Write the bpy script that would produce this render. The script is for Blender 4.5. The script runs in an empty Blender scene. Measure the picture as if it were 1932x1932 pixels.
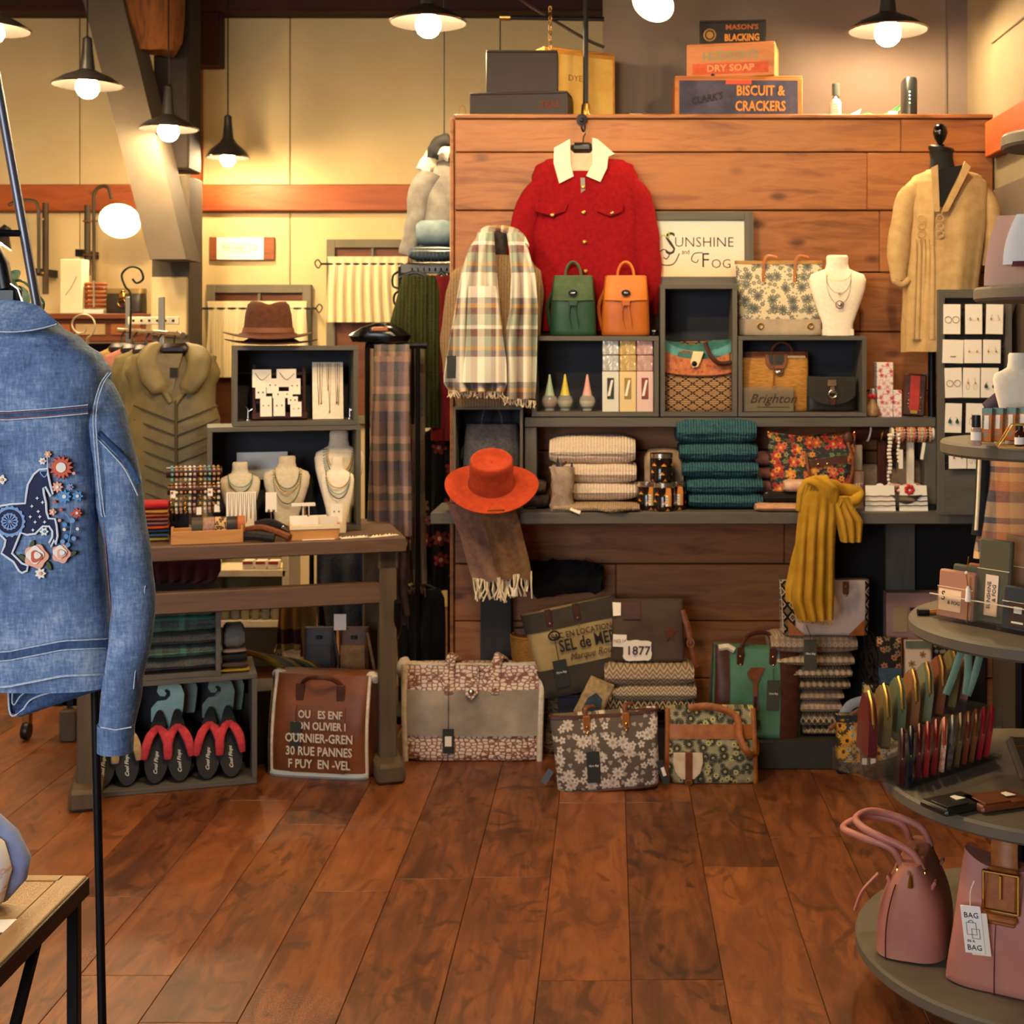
import bpy, math, random
from mathutils import Vector, Matrix, Euler, noise as mnoise
R = random.Random(7)
pi = math.pi
sc = bpy.context.scene
# ---------------------------------------------------------------- camera
F, CX, CY, EH = 2600.0, 1152.0, 658.0, 1.5        # focal length and principal point in px of the 1932 frame
cam = bpy.data.objects.new('camera', bpy.data.cameras.new('camera'))
sc.collection.objects.link(cam)
cam.location = (0, 0, EH); cam.rotation_euler = (pi/2, 0, 0)
cam.data.sensor_width = 36; cam.data.lens = F/1932*36
cam.data.shift_x = (966-CX)/1932; cam.data.shift_y = -(966-CY)/1932
cam.data.clip_start = .05
cam.data.dof.use_dof = True; cam.data.dof.focus_distance = 2.15; cam.data.dof.aperture_fstop = 13
sc.camera = cam
# ---------------------------------------------------------------- world, light, exposure
w = bpy.data.worlds.new('world'); sc.world = w; w.use_nodes = True
w.node_tree.nodes['Background'].inputs[0].default_value = (.80, .88, 1, 1)
w.node_tree.nodes['Background'].inputs[1].default_value = .12
sc.view_settings.view_transform = 'Standard'; sc.view_settings.look = 'None'
sc.view_settings.gamma = 1; sc.view_settings.use_curve_mapping = False
sc.view_settings.exposure = 0.42
BULB = 470.0                                      # radiance of the pendant bulbs
WARM = (1.0, .72, .385)
def area(name, loc, rot, sx, sy, power, col):
    l = bpy.data.lights.new(name, 'AREA'); l.shape = 'RECTANGLE'; l.size = sx; l.size_y = sy
    l.energy = power; l.color = col
    o = bpy.data.objects.new(name, l); sc.collection.objects.link(o); o.location = loc; o.rotation_euler = rot
    return o
# daylight entering through the shop window in the front wall behind the camera
area('shop_window_daylight', (-1.9, -1.62, 1.75), (pi/2, 0, -.12), 2.6, 1.9, 115, (.86, .93, 1))

# ---------------------------------------------------------------- helpers
def P(x, y, Y): return Vector(((x-CX)/F*Y, Y, EH-(y-CY)/F*Y))
def px(Y): return Y/F
def floorY(y): return EH*F/(y-CY)
COL = sc.collection
def V(*a): return Vector(a)

class MB:
    def __init__(s): s.v = []; s.f = []
    def add(s, vs, fs, M=None):
        b = len(s.v)
        s.v += [tuple(M @ Vector(p)) for p in vs] if M is not None else [tuple(p) for p in vs]
        s.f += [tuple(i+b for i in f) for f in fs]; return s
    def box(s, c, d, rot=None, bev=0):
        hx, hy, hz = d[0]/2, d[1]/2, d[2]/2
        M = Matrix.Translation(c)
        if rot is not None: M = M @ Euler(rot).to_matrix().to_4x4()
        b = min(bev, hx*.9, hy*.9, hz*.9)
        if b <= 0:
            vs = [(x, y, z) for x in (-hx, hx) for y in (-hy, hy) for z in (-hz, hz)]
            fs = [(0,1,3,2),(4,6,7,5),(0,4,5,1),(2,3,7,6),(0,2,6,4),(1,5,7,3)]
            return s.add(vs, fs, M)
        vs = []; ix = {}
        for sx in (-1, 1):
            for sy in (-1, 1):
                for sz in (-1, 1):
                    for a in range(3):
                        ix[sx, sy, sz, a] = len(vs)
                        vs.append((sx*(hx-(0 if a == 0 else b)), sy*(hy-(0 if a == 1 else b)), sz*(hz-(0 if a == 2 else b))))
        fs = []
        for a in range(3):
            for sg in (-1, 1):
                o = [k for k in range(3) if k != a]; q = []
                for u, w_ in ((-1,-1),(1,-1),(1,1),(-1,1)):
                    t = [0,0,0]; t[a] = sg; t[o[0]] = u; t[o[1]] = w_
                    q.append(ix[t[0], t[1], t[2], a])
                fs.append(tuple(q if (sg > 0) == (a != 1) else q[::-1]))
        for a in range(3):
            o = [k for k in range(3) if k != a]
            for u in (-1, 1):
                for w_ in (-1, 1):
                    q = []
                    for sg, ax in ((-1, o[0]), (-1, o[1]), (1, o[1]), (1, o[0])):
                        t = [0,0,0]; t[a] = sg; t[o[0]] = u; t[o[1]] = w_
                        q.append(ix[t[0], t[1], t[2], ax])
                    fs.append(tuple(q))
        for sx in (-1, 1):
            for sy in (-1, 1):
                for sz in (-1, 1): fs.append(tuple(ix[sx, sy, sz, a] for a in range(3)))
        return s.add(vs, fs, M)
    def ring(s, rings, closed=True, cap=True, loop=False):
        n = len(rings[0]); b = len(s.v)
        for r in rings: s.v += [tuple(p) for p in r]
        m = len(rings)
        for i in range(m if loop else m-1):
            for j in range(n if closed else n-1):
                a, c = b+i*n+j, b+i*n+(j+1) % n; i2 = (i+1) % m
                s.f.append((a, c, b+i2*n+(j+1) % n, b+i2*n+j))
        if cap and not loop:
            s.f.append(tuple(b+j for j in range(n))[::-1]); s.f.append(tuple(b+(m-1)*n+j for j in range(n)))
        return s
    def tube(s, pts, r, n=8, loop=False, flat=1.0, cap=True, up=None):
        pts = [Vector(p) for p in pts]; m = len(pts); rings = []
        prev = None
        for i, p in enumerate(pts):
            if loop: t = pts[(i+1) % m]-pts[i-1]
            else: t = pts[min(i+1, m-1)]-pts[max(i-1, 0)]
            if t.length < 1e-9: t = Vector((0, 0, 1))
            t.normalize()
            if prev is None:
                ref = Vector(up) if up else (Vector((0, 1, 0)) if abs(t.y) < .9 else Vector((1, 0, 0)))
            else: ref = prev
            a = ref-t*ref.dot(t)
            if a.length < 1e-6: a = t.orthogonal()
            a.normalize(); prev = a; bb = t.cross(a)
            rr = r[i] if isinstance(r, (list, tuple)) else r
            rings.append([p+a*(math.cos(k*2*pi/n)*rr*flat)+bb*(math.sin(k*2*pi/n)*rr) for k in range(n)])
        return s.ring(rings, cap=cap, loop=loop)
    def lathe(s, prof, n=20, M=None, c=(0, 0, 0)):
        b = MB()
        b.ring([[(c[0]+r*math.cos(k*2*pi/n), c[1]+r*math.sin(k*2*pi/n), c[2]+z) for k in range(n)] for r, z in prof])
        return s.add(b.v, b.f, M)
    def prism(s, out, d, c=(0, 0, 0), M=None):
        """outline of (x, z) pairs, thickness d along y"""
        n = len(out)
        vs = [(c[0]+x, c[1]-d/2, c[2]+z) for x, z in out]+[(c[0]+x, c[1]+d/2, c[2]+z) for x, z in out]
        fs = [tuple(range(n)), tuple(range(2*n-1, n-1, -1))]+[(i, i+n, (i+1) % n+n, (i+1) % n) for i in range(n)]
        return s.add(vs, fs, M)
    def grid(s, fn, nu, nv, th=0):
        g = [[Vector(fn(i/nu, j/nv)) for i in range(nu+1)] for j in range(nv+1)]
        b = len(s.v); W = nu+1
        for r in g: s.v += [tuple(p) for p in r]
        for j in range(nv):
            for i in range(nu): s.f.append((b+j*W+i, b+j*W+i+1, b+(j+1)*W+i+1, b+(j+1)*W+i))
        if th:
            c = len(s.v)
            for j in range(nv+1):
                for i in range(nu+1):
                    du = g[j][min(i+1, nu)]-g[j][max(i-1, 0)]; dv = g[min(j+1, nv)][i]-g[max(j-1, 0)][i]
                    nn = du.cross(dv)
                    if nn.length < 1e-12: nn = Vector((0, 1, 0))
                    nn.normalize(); s.v.append(tuple(g[j][i]-nn*th))
            for j in range(nv):
                for i in range(nu): s.f.append((c+j*W+i, c+(j+1)*W+i, c+(j+1)*W+i+1, c+j*W+i+1))
            for i in range(nu):
                s.f.append((b+i, c+i, c+i+1, b+i+1)); q = nv*W
                s.f.append((b+q+i, b+q+i+1, c+q+i+1, c+q+i))
            for j in range(nv):
                s.f.append((b+j*W, b+(j+1)*W, c+(j+1)*W, c+j*W)); q = nu
                s.f.append((b+j*W+q, c+j*W+q, c+(j+1)*W+q, b+(j+1)*W+q))
        return s
    def loft(s, secs, n=24, p=2.4, fold=None, cap=True):
        """secs: (cx, cy, z, rx, ry[, p]) stacked superellipses; fold(theta, t, z) scales radius"""
        rings = []; m = len(secs)
        for i, q in enumerate(secs):
            pp = q[5] if len(q) > 5 else p; r = []
            for k in range(n):
                th = k*2*pi/n; c, si = math.cos(th), math.sin(th)
                f = 1+(fold(th, i/(m-1), q[2]) if fold else 0)
                r.append((q[0]+q[3]*f*math.copysign(abs(c)**(2/pp), c), q[1]+q[4]*f*math.copysign(abs(si)**(2/pp), si), q[2]))
            rings.append(r)
        return s.ring(rings, cap=cap)
    def sphere(s, c, r, n=10, sq=(1, 1, 1)):
        m = max(4, n//2)
        prof = [(max(1e-4, r*math.sin(i*pi/m)), -r*math.cos(i*pi/m)) for i in range(m+1)]
        M = Matrix.Translation(c) @ Matrix.Diagonal((*sq, 1))
        return s.lathe(prof, n, M)
    def jitter(s, amp, scale, seed=0):
        o = Vector((seed*3.1, seed*1.7, seed*.9))
        s.v = [tuple(Vector(p)+mnoise.noise_vector(Vector(p)*scale+o)*amp) for p in s.v]; return s
    def mesh(s, name, sharp=38):
        me = bpy.data.meshes.new(name); me.from_pydata(s.v, [], s.f); me.update()
        me.polygons.foreach_set('use_smooth', [True]*len(me.polygons))
        me.set_sharp_from_angle(angle=math.radians(sharp))
        return me
    def build(s, name, mt, parent=None, loc=None, rot=None, label=None, kind=None, sharp=38):
        return link(name, s.mesh(name, sharp), mt, parent, loc, rot, label, kind)

def link(name, me, mt, parent=None, loc=None, rot=None, label=None, kind=None):
    if mt is not None and not me.materials: me.materials.append(mt)
    o = bpy.data.objects.new(name, me); COL.objects.link(o)
    if parent is not None: o.parent = parent
    if loc is not None: o.location = loc
    if rot is not None: o.rotation_euler = rot
    if label: o['label'] = label
    if kind: o['kind'] = kind
    return o
def tag(o, label, cat, group=None):
    o['label'] = label; o['category'] = cat
    if group: o['group'] = group
    return o
def thing(name, label, cat, loc=(0, 0, 0), rz=0, group=None, rot=None):
    o = bpy.data.objects.new(name, None); COL.objects.link(o); o.empty_display_size = .05
    o.location = loc; o.rotation_euler = rot if rot is not None else (0, 0, rz)
    return tag(o, label, cat, group)
def struct(name, mb, mt, loc=None):
    o = mb.build(name, mt, None, loc); o['kind'] = 'structure'; return o
def dup(o, loc=None, rot=None, label=None, mats=None, parent=None, top=True):
    c = o.copy(); COL.objects.link(c); c.parent = parent
    if loc is not None: c.location = loc
    if rot is not None: c.rotation_euler = rot
    if label: c['label'] = label
    if mats and c.type == 'MESH':
        k = o.name.split('.')[0]
        if k in mats:
            c.data = o.data.copy(); c.data.materials.clear(); c.data.materials.append(mats[k])
    for ch in list(o.children): dup(ch, mats=mats, parent=c, top=False)
    return c
def text(body, size, mt, parent, loc, rot=(pi/2, 0, 0), name='lettering', al='CENTER', shear=0, sx=1, ext=.0006, bold=0, space=1.0):
    cu = bpy.data.curves.new(name, 'FONT'); cu.body = body; cu.size = size; cu.align_x = al; cu.align_y = 'CENTER'
    cu.extrude = ext; cu.shear = shear; cu.offset = bold; cu.resolution_u = 2; cu.space_character = space
    t = bpy.data.objects.new('t', cu); COL.objects.link(t)
    dg = bpy.context.evaluated_depsgraph_get(); dg.update()
    me = bpy.data.meshes.new_from_object(t.evaluated_get(dg)); me.name = name
    bpy.data.objects.remove(t); bpy.data.curves.remove(cu)
    me.materials.clear()
    for v in me.vertices: v.co.x *= sx
    return link(name, me, mt, parent, loc, rot)
def arc(c, r, a0, a1, n=10, plane='xz', ry=None):
    ry = r if ry is None else ry; o = []
    for i in range(n+1):
        a = a0+(a1-a0)*i/n; u, w_ = r*math.cos(a), ry*math.sin(a)
        o.append(Vector((c[0]+u, c[1], c[2]+w_)) if plane == 'xz' else (Vector((c[0]+u, c[1]+w_, c[2])) if plane == 'xy' else Vector((c[0], c[1]+u, c[2]+w_))))
    return o
def spline(pts, n=6):
    pts = [Vector(p) for p in pts]; o = []
    for i in range(len(pts)-1):
        a, b, c, d = pts[max(i-1, 0)], pts[i], pts[i+1], pts[min(i+2, len(pts)-1)]
        for k in range(n):
            t = k/n
            o.append(.5*((2*b)+(c-a)*t+(2*a-5*b+4*c-d)*t*t+(3*b-a-3*c+d)*t**3))
    return o+[pts[-1]]

# ---------------------------------------------------------------- materials
def lin(h):
    if not isinstance(h, str): return (*h[:3], 1)
    h = h.lstrip('#'); c = [int(h[i:i+2], 16)/255 for i in (0, 2, 4)]
    return tuple(x/12.92 if x <= .04045 else ((x+.055)/1.055)**2.4 for x in c)+(1,)
class NT:
    def __init__(s, name):
        s.m = bpy.data.materials.new(name); s.m.use_nodes = True; s.t = s.m.node_tree
        s.b = s.t.nodes['Principled BSDF']; s._c = None
    def n(s, ty, ins=None, **kw):
        nd = s.t.nodes.new(ty)
        for k, v in kw.items(): setattr(nd, k, v)
        for k, v in (ins or {}).items(): s.put(nd.inputs[k], v)
        return nd
    def put(s, sock, v):
        if isinstance(v, bpy.types.NodeSocket): s.t.links.new(v, sock)
        elif v is not None:
            if isinstance(v, str): v = lin(v)
            try: sock.default_value = v
            except Exception: sock.default_value = (v, v, v)
    @property
    def co(s):
        if s._c is None: s._c = s.n('ShaderNodeTexCoord').outputs['Object']
        return s._c
    def m_(s, op, a, b=0.0, c=None):
        nd = s.t.nodes.new('ShaderNodeMath'); nd.operation = op
        s.put(nd.inputs[0], a); s.put(nd.inputs[1], b)
        if c is not None: s.put(nd.inputs[2], c)
        return nd.outputs[0]
    def xyz(s, v=None):
        o = s.n('ShaderNodeSeparateXYZ', {0: s.co if v is None else v}).outputs
        return o[0], o[1], o[2]
    def vec(s, x, y, z=0.0): return s.n('ShaderNodeCombineXYZ', {0: x, 1: y, 2: z}).outputs[0]
    def scale(s, k, v=None, off=(0, 0, 0)):
        return s.n('ShaderNodeMapping', {0: s.co if v is None else v, 'Scale': k if isinstance(k, (tuple, list)) else (k, k, k), 'Location': off}).outputs[0]
    def noise(s, sc_, det=3, rough=.55, v=None, dist=0):
        return s.n('ShaderNodeTexNoise', {'Vector': s.co if v is None else v, 'Scale': sc_, 'Detail': det, 'Roughness': rough, 'Distortion': dist}).outputs[0]
    def mix(s, f, a, b, mode='MIX'):
        nd = s.t.nodes.new('ShaderNodeMix'); nd.data_type = 'RGBA'; nd.blend_type = mode
        s.put(nd.inputs['Factor'], f); s.put(nd.inputs[6], a); s.put(nd.inputs[7], b); return nd.outputs[2]
    def ramp(s, f, stops, const=False):
        nd = s.n('ShaderNodeValToRGB', {0: f}); cr = nd.color_ramp
        cr.interpolation = 'CONSTANT' if const else 'LINEAR'
        while len(cr.elements) < len(stops): cr.elements.new(.5)
        for e, (p, c) in zip(cr.elements, stops): e.position = p; e.color = lin(c)
        return nd.outputs[0]
    def step(s, f, e, soft=.03): return s.n('ShaderNodeMapRange', {0: f, 1: e-soft, 2: e+soft, 3: 0.0, 4: 1.0}).outputs[0]
    def bump(s, h, st=.3, d=.002):
        s.put(s.b.inputs['Normal'], s.n('ShaderNodeBump', {'Height': h, 'Strength': st, 'Distance': d}).outputs[0])
    def done(s, col, rough=.75, metal=0, spec=.4, **kw):
        s.put(s.b.inputs['Base Color'], col); s.put(s.b.inputs['Roughness'], rough); s.put(s.b.inputs['Metallic'], metal)
        s.put(s.b.inputs['Specular IOR Level'], spec)
        for k, v in kw.items(): s.put(s.b.inputs[k], v)
        return s.m
def plain(name, col, rough=.6, metal=0, spec=.4, **kw): return NT(name).done(col, rough, metal, spec, **kw)
def mottle(name, a, b, sc_=20, rough=.75, bump=0, det=4, metal=0, spec=.35, bs=None, **kw):
    t = NT(name); f = t.noise(sc_, det)
    if bump: t.bump(t.noise(bs or sc_*6, 2), bump, .003)
    return t.done(t.ramp(f, [(.32, a), (.68, b)]), rough, metal, spec, **kw)
def wood(name, a, b, c=None, axis=0, sc_=1.0, rough=.55, spec=.35, bump=.15):
    """grain runs along axis; a dark, b light, c knots"""
    t = NT(name); k = [9.0, 9.0, 9.0]; k[axis] = 1.1
    v = t.scale(tuple(x*sc_ for x in k))
    rnd = t.n('ShaderNodeObjectInfo').outputs['Random']
    v = t.n('ShaderNodeVectorMath', {0: v, 1: t.vec(t.m_('MULTIPLY', rnd, 37.0), t.m_('MULTIPLY', rnd, 91.0), t.m_('MULTIPLY', rnd, 53.0))}, operation='ADD').outputs[0]
    g = t.noise(1.3, 6, .6, v, .6); fine = t.noise(7.0, 3, .6, v)
    col = t.ramp(g, [(.3, a), (.52, b), (.72, a)])
    col = t.mix(t.m_('MULTIPLY', fine, .35), col, a)
    if c:
        kv = t.n('ShaderNodeVectorMath', {0: t.scale(tuple(8.0 if i != axis else 4.0 for i in range(3))), 1: t.vec(t.m_('MULTIPLY', rnd, 71.0), t.m_('MULTIPLY', rnd, 29.0), t.m_('MULTIPLY', rnd, 17.0))}, operation='ADD').outputs[0]
        kn = t.n('ShaderNodeTexVoronoi', {'Vector': kv, 'Scale': 1.0}).outputs['Distance']
        col = t.mix(t.n('ShaderNodeMapRange', {0: kn, 1: .06, 2: .17, 3: .9, 4: 0.0}).outputs[0], col, c)
        col = t.mix(t.m_('MULTIPLY', t.step(t.noise(.8, 2, .5, v), .56, .05), .45), col, b)
    col = t.mix(.22, col, t.mix(rnd, a, b))
    t.bump(g, bump, .002)
    return t.done(col, rough, 0, spec)
def plaid(name, xs, zs, per=(.1, .1), rough=.9, ax=('x', 'z'), fuzz=.25, rot=0):
    """xs / zs: stripe ramps over one period; crossed half and half"""
    t = NT(name); X, Y, Z = t.xyz(); A = {'x': X, 'y': Y, 'z': Z}
    u, v = A[ax[0]], A[ax[1]]
    fx = t.m_('FRACT', t.m_('ADD', t.m_('DIVIDE', u, per[0]), 50.37)); fz = t.m_('FRACT', t.m_('ADD', t.m_('DIVIDE', v, per[1]), 50.61))
    c = t.mix(.5, t.ramp(fx, xs, True), t.ramp(fz, zs, True))
    f = t.noise(160, 2)
    c = t.mix(t.m_('MULTIPLY', f, fuzz), c, t.mix(.5, c, (.9, .88, .85, 1)))
    t.bump(f, .4, .002)
    return t.done(c, rough, 0, .15)
def uvp(t, wrap=0):
    X, Y, Z = t.xyz()
    if wrap: X = t.m_('MULTIPLY', t.m_('ARCTAN2', X, t.m_('MULTIPLY', Y, -1.0)), wrap)
    return t.vec(X, Z, 0.0), X, Z
def flowers(name, base, layers, rough=.8, base2=None, bump=0, wrap=0, leaf=None):
    """printed flowers; layers: (scale, petals, radius, keep, [petal colours], centre colour)"""
    t = NT(name); v, X, Z = uvp(t, wrap); col = base
    if base2: col = t.mix(t.step(t.noise(25, 3), .5, .15), base, base2)
    else: col = t.mix(0.0, base, base)
    if leaf:
        for sc_, c, cut in leaf:
            nn = t.noise(sc_, 1, .4, t.scale((1, 2.2, 1), v), 1.5)
            col = t.mix(t.step(nn, cut, .02), col, c)
    for i, (sc_, n, r, keep, cols, cen) in enumerate(layers):
        vv = t.n('ShaderNodeMapping', {0: v, 'Location': (i*3.7+.3, i*1.9, 0), 'Scale': (sc_, sc_, 1)}).outputs[0]
        vo = t.n('ShaderNodeTexVoronoi', {'Vector': vv, 'Scale': 1.0, 'Randomness': .85}, voronoi_dimensions='2D')
        d = t.n('ShaderNodeVectorMath', {0: vv, 1: vo.outputs['Position']}, operation='SUBTRACT').outputs[0]
        dx, dy, _ = t.xyz(d); cr = t.n('ShaderNodeSeparateColor', {0: vo.outputs['Color']}).outputs
        ang = t.m_('ARCTAN2', dy, dx); rr = vo.outputs['Distance']
        pe = t.m_('ABSOLUTE', t.m_('COSINE', t.m_('ADD', t.m_('MULTIPLY', ang, n/2), t.m_('MULTIPLY', cr[0], 6.0))))
        R_ = t.m_('MULTIPLY', t.m_('ADD', t.m_('MULTIPLY', pe, .5), .5), r)
        on = t.m_('MULTIPLY', t.m_('LESS_THAN', rr, R_), t.m_('LESS_THAN', cr[1], keep))
        stops = [(k/len(cols), c) for k, c in enumerate(cols)]
        pc = t.ramp(cr[2], stops, True) if len(cols) > 1 else cols[0]
        pc = t.mix(t.m_('MULTIPLY', t.m_('LESS_THAN', rr, r*.27), 1.0), pc, cen)
        col = t.mix(on, col, pc)
    if bump: t.bump(t.noise(300, 1), bump, .001)
    return t.done(col, rough, 0, .3)
def chevron(name, a, b, per=.03, zper=.02, amp=1.0, cut=.5, rough=.9):
    t = NT(name); X, Y, Z = t.xyz()
    zz = t.m_('ABSOLUTE', t.m_('SUBTRACT', t.m_('FRACT', t.m_('ADD', t.m_('DIVIDE', X, per), 40.0)), .5))
    f = t.m_('FRACT', t.m_('ADD', t.m_('ADD', t.m_('DIVIDE', Z, zper), t.m_('MULTIPLY', zz, amp*2)), 40.0))
    t.bump(t.noise(300, 1), .3, .001)
    return t.done(t.mix(t.step(f, cut, .06), a, b), rough, 0, .15)
def diamonds(name, a, b, c, per=.03, rough=.9):
    t = NT(name); X, Y, Z = t.xyz()
    fx = t.m_('ABSOLUTE', t.m_('SUBTRACT', t.m_('FRACT', t.m_('ADD', t.m_('DIVIDE', X, per), 40.0)), .5))
    fz = t.m_('ABSOLUTE', t.m_('SUBTRACT', t.m_('FRACT', t.m_('ADD', t.m_('DIVIDE', Z, per*1.25), 40.0)), .5))
    d = t.m_('ADD', fx, fz)
    col = t.ramp(d, [(0, c), (.13, a), (.24, b), (.36, a), (.62, a), (.66, c)], True)
    t.bump(t.noise(300, 1), .3, .001)
    return t.done(col, rough, 0, .15)
def knit(name, a, b, per=.012, rough=.95, horiz=False):
    t = NT(name); X, Y, Z = t.xyz()
    q = t.m_('SINE', t.m_('MULTIPLY', Z if horiz else X, 2*pi/per))
    q2 = t.m_('SINE', t.m_('MULTIPLY', X if horiz else t.m_('ADD', Z, Y), 2*pi/(per*.6)))
    h = t.m_('ADD', t.m_('MULTIPLY', q, .6), t.m_('MULTIPLY', q2, .25)); nn = t.noise(150, 2)
    f = t.m_('ADD', t.m_('MULTIPLY', h, .3), t.m_('MULTIPLY', nn, .9))
    t.bump(t.m_('ADD', h, nn), .7, .004)
    return t.done(t.ramp(f, [(.15, a), (.75, b)]), rough, 0, .1)
def croc(name, a, b, sc_=60, rough=.5):
    t = NT(name); v = t.scale((1, 1, 1.7))
    vo = t.n('ShaderNodeTexVoronoi', {'Vector': v, 'Scale': sc_, 'Randomness': .6}, feature='DISTANCE_TO_EDGE')
    f = t.step(vo.outputs['Distance'], .11, .05)
    t.bump(vo.outputs['Distance'], .6, .004)
    return t.done(t.mix(f, a, t.mix(t.noise(18, 2), b, t.mix(.5, b, (1, .9, .8, 1)))), rough, 0, .4)
def denim(name, a, b, c):
    t = NT(name); n1 = t.noise(9, 4, .6); n2 = t.noise(1, 3, .7, t.scale((240, 240, 60))); n3 = t.noise(1, 3, .7, t.scale((60, 60, 260)))
    f = t.m_('ADD', t.m_('MULTIPLY', n1, .55), t.m_('ADD', t.m_('MULTIPLY', n2, .32), t.m_('MULTIPLY', n3, .22)))
    t.bump(t.m_('ADD', n2, n3), .35, .0012)
    return t.done(t.ramp(f, [(.38, a), (.55, b), (.72, c)]), .9, 0, .15)
def glass(name, col='#ffffff', rough=.03, ior=1.45): return plain(name, col, rough, 0, .5, **{'Transmission Weight': 1.0, 'IOR': ior})
def emit(name, col, st): return plain(name, '#ffffff', .5, **{'Emission Color': lin(col), 'Emission Strength': st})

# ---------------------------------------------------------------- common materials
m_grey = wood('grey_painted_wood', '#4c4842', '#625c52', axis=0, sc_=2, rough=.6)
m_greyv = wood('grey_painted_wood_upright', '#4c4842', '#625c52', axis=2, sc_=2, rough=.6)
m_greyin = wood('dark_grey_box_back', '#26262a', '#34343a', axis=0, sc_=2, rough=.7)
m_black = plain('black_plastic', '#100f0f', .4)
m_blackm = plain('black_metal', '#17161a', .45, .6)
m_chrome = plain('polished_steel', '#cfc9c0', .22, 1)
m_gold = plain('gold_metal', '#d2a34f', .25, 1)
m_brass = plain('brass', '#b58a4a', .35, 1)
m_card = plain('white_card', '#f4e8d6', .7)
m_paper = plain('white_paper', '#f6efe6', .8)
m_linen = mottle('cream_linen', '#e9d5ae', '#f2e2c2', 60, .9, .15)
m_velvet = mottle('cream_display_fabric', '#efdcc0', '#f6e8d2', 80, .9, .1)
m_tag = plain('charcoal_card', '#2e302e', .8)
m_ink = plain('black_ink', '#1d1b1a', .7)
m_white = plain('white_ink', '#f3ede2', .7)
m_leather = mottle('brown_leather', '#5e2f16', '#7d4421', 40, .45, .1)
m_leatherd = mottle('dark_brown_leather', '#3a1c10', '#51291a', 40, .45, .1)
m_tan = mottle('tan_leather', '#8f5021', '#a9652e', 40, .45, .1)
m_bulb = emit('lit_bulb', WARM, BULB)
sc.cycles.max_bounces = 4; sc.cycles.diffuse_bounces = 3; sc.cycles.glossy_bounces = 2; sc.cycles.transmission_bounces = 4; sc.cycles.transparent_max_bounces = 5; sc.cycles.use_light_tree = False
sc.cycles.adaptive_threshold = .05; sc.cycles.caustics_reflective = False; sc.cycles.caustics_refractive = False
sc.cycles.sample_clamp_indirect = 6
# ================================================================ THE ROOM
YP, YT, YB = 5.22, 5.62, 8.0          # wooden partition, taupe wall, cream back wall
XR = 1.455                            # right wall
ZC = 3.75
m_floor = None
def floor_material():
    t = NT('glossy_red_brown_plank'); rnd = t.n('ShaderNodeObjectInfo').outputs['Random']
    off = t.vec(t.m_('MULTIPLY', rnd, 61.0), t.m_('MULTIPLY', rnd, 143.0), 0.0)
    v = t.n('ShaderNodeVectorMath', {0: t.co, 1: off}, operation='ADD').outputs[0]
    g = t.noise(1.0, 7, .62, t.scale((13, 2.2, 1), v), 1.6)
    big = t.noise(1.0, 3, .55, t.scale((7, 3.2, 1), v), .8)
    kn = t.noise(1.0, 2, .5, t.scale((9, 5, 1), v), 2.2)
    fine = t.noise(1.0, 3, .7, t.scale((190, 7, 1), v))
    col = t.ramp(g, [(.30, '#3f1f0f'), (.46, '#74401f'), (.60, '#9c5c2e'), (.75, '#5f3018')])
    col = t.mix(t.m_('MULTIPLY', t.step(big, .53, .2), .7), col, '#38190d')
    col = t.mix(t.m_('MULTIPLY', t.step(kn, .62, .05), .75), col, '#200f08')
    col = t.mix(t.m_('MULTIPLY', fine, .3), col, '#2f150a')
    col = t.mix(.28, col, t.ramp(rnd, [(0, '#3c1b0d'), (.5, '#7a4020'), (1, '#a86031')]))
    t.bump(t.m_('ADD', fine, g), .1, .001)
    return t.done(col, t.n('ShaderNodeMapRange', {0: big, 3: .3, 4: .5}).outputs[0], 0, .45)
m_floor = floor_material()
floor = struct('floor', MB().box((-1.5, 3.1, -.06), (8.4, 10.4, .11)), plain('dark_underfloor', '#1c0f08', .8))
PW, PL = .22, 1.28
pm = MB().box((0, 0, -.0025), (PW-.0016, PL-.0016, .005), bev=.0012).mesh('plank'); pm.materials.append(m_floor)
k = 0
for i in range(-24, 7):
    X = .049+PW*(i+.5); off = R.uniform(0, PL)
    if i == -1: off = floorY(1850)-.0
    if i == 0: off = floorY(1848)
    if i == -2: off = floorY(1655)
    y = 1.55+(off-1.55) % PL-PL
    while y < 8:
        yc = y+PL/2
        if 1.3 < yc+PL/2 and X-.2 < XR and (X > -.62*yc-.5) and (X < 1.3 or yc < 4):
            link('plank', pm, None, floor, (X, yc, .0)); k += 1
        y += PL
# ---- partition of horizontal cedar boards
m_cedar = wood('cedar_board', '#6b3a1a', '#a86c3c', '#3a190c', axis=0, sc_=1.9, rough=.5, bump=.1)
xl, xr = P(857, 0, YP).x, P(1874, 0, YP).x
ztop = P(0, 224, YP).z
part = struct('wall_partition', MB().box(((xl+xr)/2, (YP+.03+YT)/2, ztop/2-.01), (xr-xl-.004, YT-YP-.03, ztop-.02)), plain('dark_timber', '#2a160d', .8))
rows = [224, 287, 397, 514, 626, 738, 850, 957, 1064, 1172, 1280, 1390]
cuts = [[1700], [1636], [1090, 1660], [1622], [1040, 1610], [1330], [1150], [1480], [1162, 1700], [1100], [1390]]
zs = [P(0, r, YP).z for r in rows]+[0.0]
for r in range(len(zs)-1):
    e = [xl]+[P(c, 0, YP).x for c in (cuts[r] if r < len(cuts) else [1200])]+[xr]
    for a, b in zip(e[:-1], e[1:]):
        h = zs[r]-zs[r+1]
        MB().box((0, 0, 0), (b-a-.0015, .028, h-.004), bev=.003).build('board', m_cedar, part, ((a+b)/2, YP+.014+R.uniform(0, .003), (zs[r]+zs[r+1])/2))
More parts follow.
